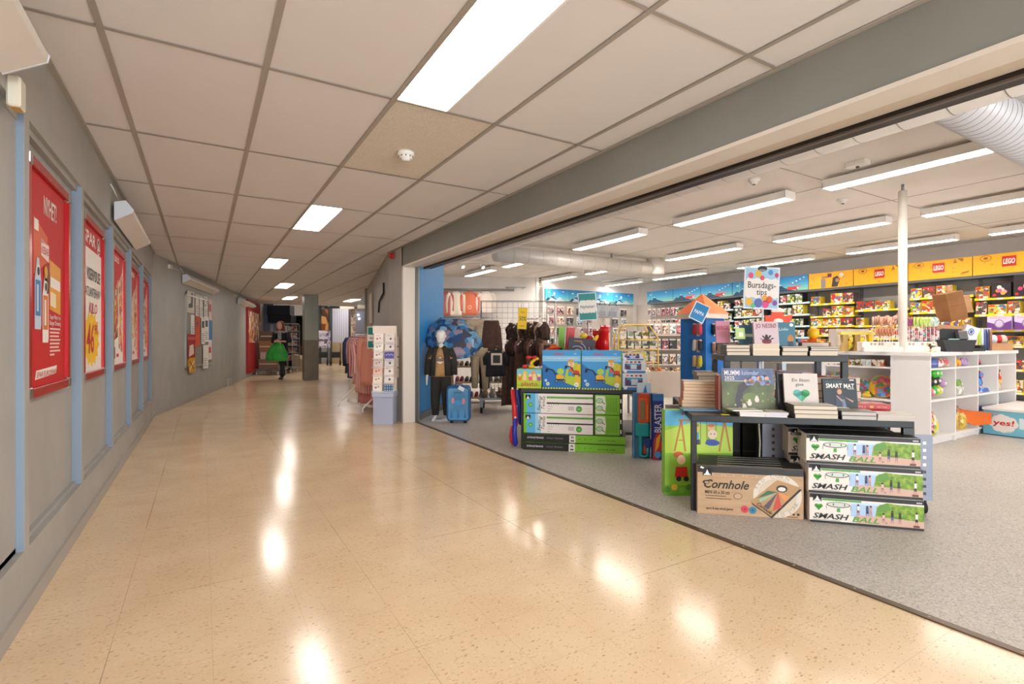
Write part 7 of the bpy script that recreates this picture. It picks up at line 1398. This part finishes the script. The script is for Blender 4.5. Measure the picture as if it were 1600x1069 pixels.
for k in range(9): lolly(1364+4.6*k, 5.66+.06*((k*2) % 3), 1.25+.01*(k % 3), .052, ['#d8a890', ['#c84a2a', '#e8883a', '#a83a4a'][k % 3], '#f0e0d0', ['#e8c04a', '#6aa84a', '#d8a0c8'][k % 3]], f'orange swirl lollipop, {ORD[k]} from the left in the upper row', 1.0-.1*k, 'orange swirl lollipops')
for k in range(6): lolly(1372+4.5*k, 5.62, 1.14+.008*(k % 2), .048, ['#c88a6a', '#c85a3a', '#e8c8a8', '#a8543a'], f'brown-orange lollipop, {ORD[k]} from the left in the lower row', .6, 'brown lollipops')
for k in range(4): lolly(1411+5*k, 5.66, 1.25, .048, ['#a8487a', '#8a3a6a', '#d8a0b8', '#7a4a5a'], f'purple swirl lollipop, {ORD[k]} right of the white pole', .9-.15*k, 'purple lollipops')
for k in range(6): lolly(1429+6.2*k, 5.66, 1.245, .054, ['#c8d87a', '#b4cc4a', '#e4ecc8', '#a0c04a'] if k < 5 else ['#d0dcc0', '#c0d0d8', '#7aa8b0', '#e0e8e0'], f'lime green lollipop, {ORD[k]} from the left in the green row', .8-.14*k, 'lime green lollipops')
for k in range(9): 
    cs = [['#a83a4a', '#3a6a5a', '#d8a8b0'], ['#7a4a6a', '#d88a6a', '#e0d0d0'], ['#c83a4a', '#4a8a8a', '#e8d8d8']][k % 3]; b = MB(); b.box(-.022, 0, 0, .022, .02, .15, busy(cs, 40), .004); b.tube([(0, .01, .13), (0, .01, .17), (.015, .01, .185), (.028, .01, .17)], .005, '#d88a8a', 6); one(b, 'candy_cane_pack', f'candy cane pack, {ORD[k]} right of the white pole behind the stand', 'packet', (*at(1414+6.4*k, 5.80), .965+.11), RZ, 'candy cane packs')
b = MB(); b.box(0, 0, 0, .5, .06, .11, LW); one(b, 'stand_box', 'cream ledge carrying the candy cane packs', 'riser', (*at(1410, 5.80), .965), RZ)
# yellow arched sweets display
t = thing('sweet_display', 'yellow display with flared dividers and sweets at the counter corner', 'display stand', (*at(1314, 5.95), .965), RZ)
for k, x in enumerate((0, .14, .30)): b = MB(); b.prism([(x, 0), (x+.09, 0), (x+.075, .1), (x+.085, .19), (x+.02, .19), (x+.03, .1)], 0, .05, plain(['#b89a5a', '#a88a4a', '#e0c81c'][k], .4)); b.build('divider', t)
b = MB(); b.box(0, .0, .19, .4, .06, .225, plain('#ecd86a', .4), .004); b.build('top_rail', t)
for k, (x, c, lab) in enumerate(((.09, '#a8c82a', 'lime bag'), (.23, '#c8882a', 'amber bag'))): b = MB(); b.box(x, .02, .0, x+.07, .06, .17, busy([c, '#e8d84a', '#7a4a2a', '#e8b83a'], 30), .01); tag(b.build('sweet_bag', t), label=lab)
b = MB(); b.cyl((.235, -.005, .025), (.235, .0, .025), .02, m='#2a9a9a', n=16); b.build('round_sticker', t)
b = MB(); b.box(0, 0, 0, .4, .14, .26, '#c8c0b8', .002); b.box(.03, -.002, .06, .37, 0, .2, '#e4dcd4'); one(b, 'sweet_carton', 'pale carton standing behind the yellow display', 'box', (*at(1306, 6.2), .965), RZ)
# cardboard box pile
KB = noisy('cardboard', '#8a5c34', '#9a6a3e', 5, .8); KB2 = noisy('cardboard_light', '#b98a62', '#c4966e', 5, .8)
cx_, cy_ = at(1490, 6.0)
t = thing('cardboard_box', 'open brown cardboard box tilted on top of the counter pile', 'box', (cx_, cy_, 1.30), RZ)
b = MB(); b.push((-.06, 0, 0), ry=-.22); b.box(.04, 0, .0, .24, .2, .33, KB, .002); b.box(.2405, 0, .06, .31, .2, .26, KB2); b.face((0, 0, 0), (1, 0, 0), (0, 0, 1)); b.R(.04, .168, .20, .004, '#6a4424', 1); b.pop(); b.build('body', t)
b = MB(); b.push((-.03, 0, .30), ry=-.3); b.box(.10, .15, .0, .16, .16, .10, KB2); b.pop(); b.build('flap', t)
t = thing('cardboard_box', 'pale cardboard box under the tilted brown one', 'box', (cx_+.0, cy_+.02, 1.14), RZ); b = MB(); b.push((-.17, 0, 0), ry=.1); b.box(0, 0, 0, .34, .22, .14, KB2, .002); b.box(-.06, 0, .12, .0, .2, .13, KB2); b.pop(); b.build('body', t)
b = MB(); b.push((.16, -.02, -.01), ry=.35); b.box(-.05, -.01, -.05, .11, .06, .14, plain('#dfe0e8', .5), .004); b.face((-.05, -.011, -.05), (1, 0, 0), (0, 0, 1)); b.D(.07, .12, .035, '#3a5a9a', 1, .042); b.D(.07, .12, .026, '#dfe0e8', 2, .03); b.R(.055, .1, .03, .04, '#3a5a9a', 3); b.pop(); tag(b.build('printed_end', t), label='white end with blue ring mark')
b = MB(); b.box(0, 0, 0, .36, .2, .175, noisy('grey_carton', '#c8beb6', '#d0c6be', 4, .7), .003); b.box(.28, -.002, .02, .34, 0, .14, '#e0d8d4'); one(b, 'cardboard_box', 'greyish carton at the bottom of the counter pile', 'box', (*at(1480, 6.12), .965), RZ)
t = thing('card_terminal_box', 'open black box with papers inside on the counter', 'box', (*at(1476, 5.68), .965), RZ-.2)
b = MB(); o2 = [(0, 0), (.30, 0), (.33, .13), (-.05, .13)]
b.loft([[(.02, 0, 0), (.27, 0, 0), (.27, .2, 0), (.02, .2, 0)], [(-.02, -.01, .13), (.30, -.01, .13), (.30, .22, .13), (-.02, .22, .13)]], plain('#2e2e30', .45), False); b.build('body', t)
b = MB(); b.prism([(-.02, .13), (.30, .13), (.27, .25), (.08, .26), (-.09, .18)], .19, .22, plain('#26262a', .5)); b.build('lid', t); b = MB(); b.push((.2, .1, .14), rx=-.3); b.box(0, 0, 0, .09, .06, .1, plain('#77777a', .3, .5), .004); b.pop(); b.build('metal_plate', t)
b = MB(); b.push((.06, .03, .135), rx=-.5); b.box(0, 0, 0, .1, .08, .01, '#a8ccc8'); b.pop(); tag(b.build('note_pad', t), label='pale green papers')
b = MB(); b.box(0, 0, 0, .20, .1, .035, plain('#232326', .4), .006); b.box(.13, -.0, .03, .2, .09, .07, plain('#1c1c1e', .4), .006); b.tube([(0, .03, .02), (-.05, .02, .01), (-.1, .03, .01)], .006, BLACK); one(b, 'card_reader', 'small black card reader lying right of the black box', 'card reader', (*at(1514, 5.95), .965), RZ)
for k, (c, n) in enumerate((('#d88a6a', 'salmon'), ('#c8b04a', 'mustard'), ('#a8cc4a', 'lime'), ('#c8d0dc', 'silver'), ('#4a5a98', 'blue'), ('#3a3a5a', 'navy'), ('#9a6a5a', 'brown'))): b = MB(); b.cyl((0, 0, 0), (0, 0, .26), .017, m=plain(c, .25), n=12); b.cyl((0, 0, .26), (0, 0, .275), .012, m='#e8e4e0', n=10); one(b, 'sweet_tube', f'{n} sweets tube standing behind the card reader', 'tube', (*at(1521+4.4*k, 6.3), .965), RZ, 'sweet tubes on the counter')
b = MB(); b.box(0, 0, 0, .34, .25, .09, KB2, .002); b.box(.01, .01, .085, .33, .24, .092, '#5a4030'); o = one(b, 'cardboard_tray', 'low cardboard tray of toys at the right end of the counter', 'tray', (*at(1540, 6.35), .965), RZ)
for k, (dx, c, n) in enumerate(((.05, '#3aa04a', 'green'), (.12, '#c8b8d8', 'lilac'), (.19, '#e8e0e4', 'white'), (.25, '#c82a34', 'red'), (.31, '#d8c8b8', 'cream'))): b = MB(); b.loft([[(.045*q*math.cos(a), .03*q*math.sin(a), z) for a in [i*.628 for i in range(10)]] for z, q in ((0, .8), (.04, 1.1), (.08, .9), (.10, .4))], plain(c, .4)); one(b, 'toy_packet', f'{n} toy packet in the cardboard tray', 'packet', (at(1540, 6.35)[0]+dx*CY+.1*SY, at(1540, 6.35)[1]-dx*SY+.1*CY, 1.057), RZ, 'packets in the cardboard tray')
b = MB(); b.box(0, 0, 0, .06, .1, .10, busy(['#e8b8a0', '#f0e8d0', '#e8c84a', '#5a3a2a'], 30), .003); b.box(.0, -.001, .07, .06, 0, .09, '#f0e8e0'); one(b, 'sweet_packet', 'small pink and yellow carton between lollipops and the black box', 'packet', (*at(1455, 5.6), .965), RZ)
# purple headset boxes hanging before the yellow unit
for k in range(3): b = MB(); b.box(0, 0, 0, .30, .1, .22, '#cfc0dc', .003); b.face((0, 0, 0), (1, 0, 0), (0, 0, 1)); b.P([(0, 0), (.3, 0), (.3, .15), (.15, .08), (0, .13)], '#6a3a8a', 1); b.D(.15, .1, .06, '#8a7aa0', 2, .07); b.D(.15, .1, .045, '#c8b8d8', 3, .055); b.X('headset', .04, .185, .02, '#b84a7a', 2, w=.2); one(b, 'headset_box', f'lilac box with purple wave, {ORD[k]} from left, near the right picture edge', 'box', (XF-.1, 3.25-.33*k, 1.262), WZ, 'lilac boxes')
for k in range(2): b = MB(); b.box(0, 0, 0, .34 if k else .24, .12, .36 if k else .24, '#241c1e', .003); b.face((0, 0, 0), (1, 0, 0), (0, 0, 1)); [b.D(random.uniform(.08, .26 if k else .18), random.uniform(.06, .28 if k else .18), .03, c, 2+i) for i, c in enumerate(['#e88ab0', '#f0c8d0', '#e8882a', '#c83a6a', '#f4e4e0', '#e8a03a', '#d8508a'])]; b.R(.02, .02, .04, .04, '#c8201c', 2); one(b, 'toy_carton', ['black box with amber flowers on the top shelf, upper right', 'big black box with pink flowers on the top shelf, upper right'][k], 'box', (XF-.02, 3.22-.27*k, 1.795), WZ)
# ================================================================ MIDDLE OF THE SHOP
hx, hy = at(1103, 6.0)
t = thing('sock_house_stand', 'blue house-shaped display stand with orange roof and hanging socks', 'display stand', (hx, hy, 0), RZ+.59)
HB = noisy('house_blue', '#1668b4', '#1a72c0', 2, .4); b = MB(); b.box(-.0, 0, 0, .36, .36, 1.37, HB, .002); b.build('body', t)
b = MB(); b.box(-.03, -.03, 1.35, .39, .39, 1.41, '#e6dccf'); b.build('white_band', t)
b = MB(); b.add([(-.04, -.04, 1.41), (.40, -.04, 1.41), (.40, .40, 1.41), (-.04, .40, 1.41), (.18, .18, 1.66)], [(0, 1, 4), (1, 2, 4), (2, 3, 4), (3, 0, 4), (3, 2, 1, 0)], noisy('roof_orange', '#e06a30', '#ec7c40', 5, .5)); b.build('roof', t)
b = MB(); b.face((-.002, .36, 0), (0, -1, 0), (0, 0, 1)); b.P([(.02, .42), (.34, .42), (.18, .60)], '#c82a30', 1); b.P([(.05, .42), (.31, .42), (.18, .565)], '#e8dfd0', 2); b.X('HUS', .18, .46, .03, '#8a7a70', 3, cx=True); b.R(.0, .40, .36, .02, '#e8e0d4', 3); b.build('gable_print', t)
A_H = RZ+.59
def sockpack(c1, c2, lab, u, z, side):
    b = MB(); b.push((0, 0, 0), rz=-math.pi/2 if side else 0); b.box(-.02, -.012, -.15, .02, 0, .0, '#b8aaa0')
    for s_ in (-1, 1): b.tube([(s_*.038, -.02, -.01), (s_*.04, -.022, -.09), (s_*.043, -.03, -.13)], [.022, .026, .018], plain(c1 if s_ < 0 else c2, .9), 8); b.ell((s_*.04, -.022, -.012), (.022, .02, .015), '#e0b0a0', 8, 6)
    b.pop(); x, y = (-.002, u) if side else (u, -.002)
    one(b, 'sock_pack', lab, 'socks', (hx+x*math.cos(A_H)-y*math.sin(A_H), hy+x*math.sin(A_H)+y*math.cos(A_H), z), A_H, 'sock packs on the blue stand')
SCL = [('#a82a34', '#d84a5a', 'red'), ('#c8beb4', '#3a3f4a', 'grey'), ('#c8a06a', '#d8c83a', 'tan and yellow'), ('#1c1c1e', '#2a2a2c', 'black'), ('#8a6a5a', '#3a3434', 'brown'), ('#d8d0c8', '#a89a90', 'cream')]
for k in range(3): sockpack(*SCL[k][:2], f'{SCL[k][2]} sock pair, {["top", "middle", "bottom"][k]} hook, left face of the blue house stand', .10, 1.29-.19*k, 1)
for k in range(2): sockpack(*SCL[3+k][:2], f'{SCL[3+k][2]} sock pair, {["upper", "lower"][k]} hook, right face of the blue house stand', .15, 1.29-.22*k, 0)
b = MB(); b.push((0, 0, 0), ry=.45); b.box(-.09, 0, -.09, .09, .006, .12, plain('#e8f0f4', .4)); b.face((-.08, -.0005, -.08), (1, 0, 0), (0, 0, 1)); b.R(0, 0, .16, .19, '#1f86c8', 1); b.X('PAPPA', .02, .07, .04, '#e8f0f4', 2, w=.12, bold=.04); b.pop(); one(b, 'offer_sign', 'tilted blue sign with white lettering on the house roof', 'sign', (*at(1092, 5.93), 1.40), RZ)
# white bin table with soft toys
wx, wy = at(987, 7.2)
t = thing('bin_table', 'white panelled bin table with small toys, behind the grey table', 'table', (wx, wy, 0), RZ-.06)
b = MB(); b.box(0, 0, .30, .76, .02, .66, noisy('cream_panel', '#dccbb6', '#e2d2be', 3, .5), .003); b.face((0, 0, .3), (1, 0, 0), (0, 0, 1)); [b.R(.26, .05+.03*k, .008, .012, '#4a4038', 1) for k in range(7)]; b.build('front_panel', t)
b = MB(); b.box(.74, 0, .30, .76, .6, .66, '#dccbb6'); b.build('side_panel', t); b = MB(); b.box(0, 0, .30, .02, .6, .66, '#dccbb6'); b.build('side_panel', t); b = MB(); b.box(0.02, .02, .55, .74, .6, .57, '#c8b8a4'); b.build('tray_floor', t)
for x in (.03, .70):
    for y in (.03, .54): b = MB(); b.box(x, y, 0, x+.03, y+.03, .3, STEEL); b.build('leg', t)
SC_ = ['#3a6a3a', '#c89a6a', '#e8dcc8', '#7a4a2a', '#d87a3a', '#b8a890', '#4a3a34', '#e0c8a0']; SN_ = ['green', 'tan', 'cream', 'brown', 'orange', 'beige', 'dark', 'straw']
for k in range(16):
    c = k % 8; r_ = k//8; b = MB(); b.ell((0, 0, .035), (.045, .04, .035), plain(SC_[c], .9), 10, 8); b.ell((.03, -.015, .07), (.024, .022, .022), plain(SC_[c], .9), 8, 6); [b.ell((.03+s_*.018, -.01, .093), (.008, .006, .01), SC_[c], 6, 4) for s_ in (-1, 1)]; [b.ell((dx, -.03, .012), (.014, .016, .012), SC_[c], 6, 4) for dx in (-.03, .02)]
    lx, ly = .06+.088*(k % 8), .08+.2*r_; a = RZ-.06; one(b, 'soft_toy', f'{SN_[c]} little soft toy, {ORD[k % 8]} from left in the {["front", "rear"][r_]} row of the bin table', 'toy', (wx+lx*math.cos(a)-ly*math.sin(a), wy+lx*math.sin(a)+ly*math.cos(a), .572+.03*r_), a+.5*(k % 3), 'soft toys on the bin table')
b = MB(); b.ell((0, 0, 0), (.04, .03, .05), plain('#c8a870', .9), 10, 8); b.ell((.05, 0, .01), (.035, .03, .045), plain('#d8b888', .9), 10, 8); b.ell((.03, -.01, .05), (.02, .02, .02), '#b89460', 8, 6); one(b, 'soft_toy', 'tan soft toy hanging over the right edge of the bin table', 'toy', (*at(1052, 7.25), .62), RZ)
# yellow wire rack
t = thing('wire_rack', 'yellow house-shaped wire rack of stationery in mid shop', 'rack', (*at(966, 8.0), 0), RZ)
YW = plain('#e8c060', .4)
for y in (0, .3): b = MB(); b.tube([(0, y, .1), (0, y, 1.18), (.10, y, 1.33), (.48, y, 1.33), (.62, y, 1.12), (.62, y, .1)], .012, YW); b.build('end_frame', t)
for z in (.75, .95, 1.1):
    b = MB()
    for k in range(8): b.cyl((0, .3*k/7, z), (.62, .3*k/7, z), .004, m=YW, n=5)
    b.cyl((0, 0, z), (.62, 0, z), .009, m=YW, n=6); b.build('wire_shelf', t)
for r_ in range(3):
    for k in range(5): c = (k+r_*2) % 5; b = MB(); b.box(0, 0, 0, .10, .15, .13 if r_ else .16, busy([['#3a4a3a', '#8a9a8a', '#c8d0c0'], ['#d8d4c8', '#a8b8a8', '#5a6a5a'], ['#b8a060', '#e8d8a0', '#6a5a3a'], ['#4a5a4a', '#d8e0d0', '#8a8a7a'], ['#c8c0a8', '#7a8a7a', '#e8e4d8']][c], 24), .003); b.box(.01, -.001, .02, .09, 0, .05, '#e8e4d8'); one(b, 'stationery_box', f'{["dark green", "pale", "ochre", "grey-green", "buff"][c]} box, {ORD[k]} from left, {["lower", "middle", "upper"][r_]} shelf of the yellow wire rack', 'box', (at(966, 8.0)[0]+(.04+.115*k)*CY+.05*SY, at(966, 8.0)[1]-(.04+.115*k)*SY+.05*CY, [.755, .955, 1.105][r_]), RZ, 'boxes on the wire rack')
# low gondola with goods in front of the far pegboard
t = thing('low_gondola', 'low grey display unit with packets before the far pegboard', 'shelf', (*at(1010, 10.2), 0), RZ)
b = MB(); b.box(0, .2, 0, 1.2, .25, 1.45, '#b8aca0'); b.build('back_panel', t)
for z in (.25, .62, .92, 1.2): b = MB(); b.box(0, -.1, z-.02, 1.2, .2, z, '#c8bcb2'); b.build('shelf', t)
for r_ in range(4):
    for k in range(8): c = (k*2+r_) % 5; b = pack(c, .12, .2); one(b, 'hanging_pack', f'{HN[c]} packet, {ORD[k]} from left, {["bottom", "second", "third", "top"][r_]} shelf of the low grey unit', 'packet', (at(1010, 10.2)[0]+(.08+.148*k)*CY, at(1010, 10.2)[1]-(.08+.148*k)*SY, [.45, .82, 1.12, 1.42][r_]), RZ, 'packets on the low grey unit')
# birthday sign
t = thing('birthday_sign', 'white framed sign reading Bursdags-tips with balloons on a pole', 'sign', (*at(1190, 5.0), 0), RZ)
b = MB(); b.cyl((.02, .02, .02), (.02, .02, 1.42), .009, m=plain('#d8dce0', .4), n=10); b.build('pole', t); b = MB(); b.cyl((.02, .02, 0), (.02, .02, .02), .15, m='#c8ccd0', n=24); b.build('foot', t)
b = MB(); b.push((-.18, 0, 1.40), ry=.04); b.box(0, 0, 0, .345, .012, .41, plain('#e2e6ee', .4), .003); b.face((.014, 0, .014), (1, 0, 0), (0, 0, 1)); w_, h_ = .317, .382; b.R(0, 0, w_, h_, '#9cc4dc', 1)
pts = [(0, .11)]+[(w_*(i+.5)/7, .10+.014*(i % 2)-.012) for i in range(7)]+[(w_, .11), (w_, .27)]+[(w_*(6.5-i)/7, .275+.014*((i+1) % 2)) for i in range(7)]+[(0, .26)]; b.P(pts, '#ece4de', 2)
for x, z, r_, c in ((.05, .31, .026, '#d84a78'), (.12, .33, .03, '#e0b02a'), (.24, .345, .024, '#4a8ac8'), (.30, .32, .02, '#c83a6a'), (.04, .055, .034, '#e8b02a'), (.13, .045, .04, '#5a6ab0'), (.20, .035, .034, '#d84a8a'), (.235, .08, .032, '#e05a2a'), (.19, .09, .03, '#e8a03a'), (.29, .05, .024, '#7a4a9a'), (.08, .02, .024, '#6ac08a'), (.16, .29, .022, '#d8485a')): b.D(x, z, r_, c, 3, r_*1.12)
b.D(w_/2, h_, .045, '#26262c', 4, .03); b.X('NORLI', w_/2-.028, h_-.022, .012, '#e8e4e0', 5, w=.056, bold=.02); b.X('Bursdags-', w_/2, .19, .062, '#3c3c40', 4, w=.27, bold=.02, cx=True); b.X('tips', w_/2+.0, .125, .056, '#3c3c40', 4, w=.10, bold=.02, cx=True)
b.pop(); b.build('panel', t)
# red duck-shaped cut-out and white board, counter goods behind the books
t = thing('cutout_figure', 'red duck-shaped cut-out with white patches behind the book table', 'display', (*at(1216, 5.2), 1.235), RZ)
RC = plain('#e0481c', .4); b = MB(); b.prism([(-.12, 0), (.10, 0), (.14, .09), (.15, .115), (.06, .10), (.05, .14), (-.06, .14), (-.07, .10), (-.13, .11), (-.13, .04)], 0, .02, RC); b.ell((0, .01, .155), (.07, .012, .03), '#e8ddd0', 14, 8); b.ell((.0, -.002, .05), (.05, .006, .026), '#ece2d8', 14, 8); b.build('figure', t)
b = MB(); b.box(-.08, .02, -.335, .18, .04, 0, plain('#e4dcd4', .5)); b.build('white_board', t)
t = thing('display_table', 'low pale table behind the book table carrying mixed packets', 'table', (*at(1222, 4.9), 0), RZ); b = MB(); b.box(0, 0, .87, .62, .5, .90, '#d8ccc0'); b.build('tabletop', t)
for x in (0, .58):
    for y in (0, .46): b = MB(); b.box(x, y, 0, x+.04, y+.04, .87, STEEL); b.build('leg', t)
for k, (px, w_, h_, pal, lab) in enumerate(((1232, .11, .16, ['#e8c82a', '#f0e0a0', '#d85a2a'], 'yellow and cream'), (1243, .10, .14, ['#e8dcc8', '#c8382a', '#e8b83a'], 'cream and red'), (1255, .12, .20, ['#e8e8e8', '#3a5a9a', '#c82a34', '#3a8a4a'], 'white, blue and red'), (1266, .10, .19, ['#d82a34', '#e8d8d8', '#c83a4a'], 'red and white'))): soft_bag('sweet_packet', f'{lab} packet standing on the pale table behind the books', (*at(px, 5.0), .90), w_, h_, pal, RZ, 'packets behind the books')
b = MB(); b.box(0, 0, 0, .22, .16, .13, KB2, .002); b.box(.0, 0, .13, .22, .02, .17, noisy('cardboard', '', '')); b.face((0, 0, 0), (1, 0, 0), (0, 0, 1)); b.R(.06, .03, .05, .08, '#2a2222', 1); one(b, 'cardboard_box', 'small open carton with dark label behind the orange figure', 'box', (*at(1264, 5.15), .90), RZ)
t = thing('balloon_figure', 'orange toy figure with yellow round head standing among the books', 'toy', (*loc(B0, .985, .80), .985), RZ)
OG = plain('#e8601c', .3); YG = plain('#f0b81c', .3)
b = MB(); b.lathe([(.03, 0), (.045, .02), (.05, .06), (.045, .10), (.03, .12)], OG, 16); b.build('body', t); b = MB(); b.lathe([(.02, .12), (.036, .135), (.04, .165), (.03, .19), (.01, .20)], YG, 16); b.build('head', t)
for s_ in (-1, 1): b = MB(); b.ell((s_*.055, 0, .07), (.028, .02, .035), YG if s_ > 0 else OG, 10, 8); b.build('arm', t)
for s_ in (-1, 1): b = MB(); b.ell((s_*.028, -.02, .015), (.024, .03, .018), OG, 10, 8); b.build('foot', t)
b = MB(); b.ell((0, -.048, .06), (.018, .01, .018), YG, 10, 6); b.ell((0, -.05, .10), (.012, .008, .012), YG, 8, 6); b.build('button', t)
# white riser block right of books (counter behind)
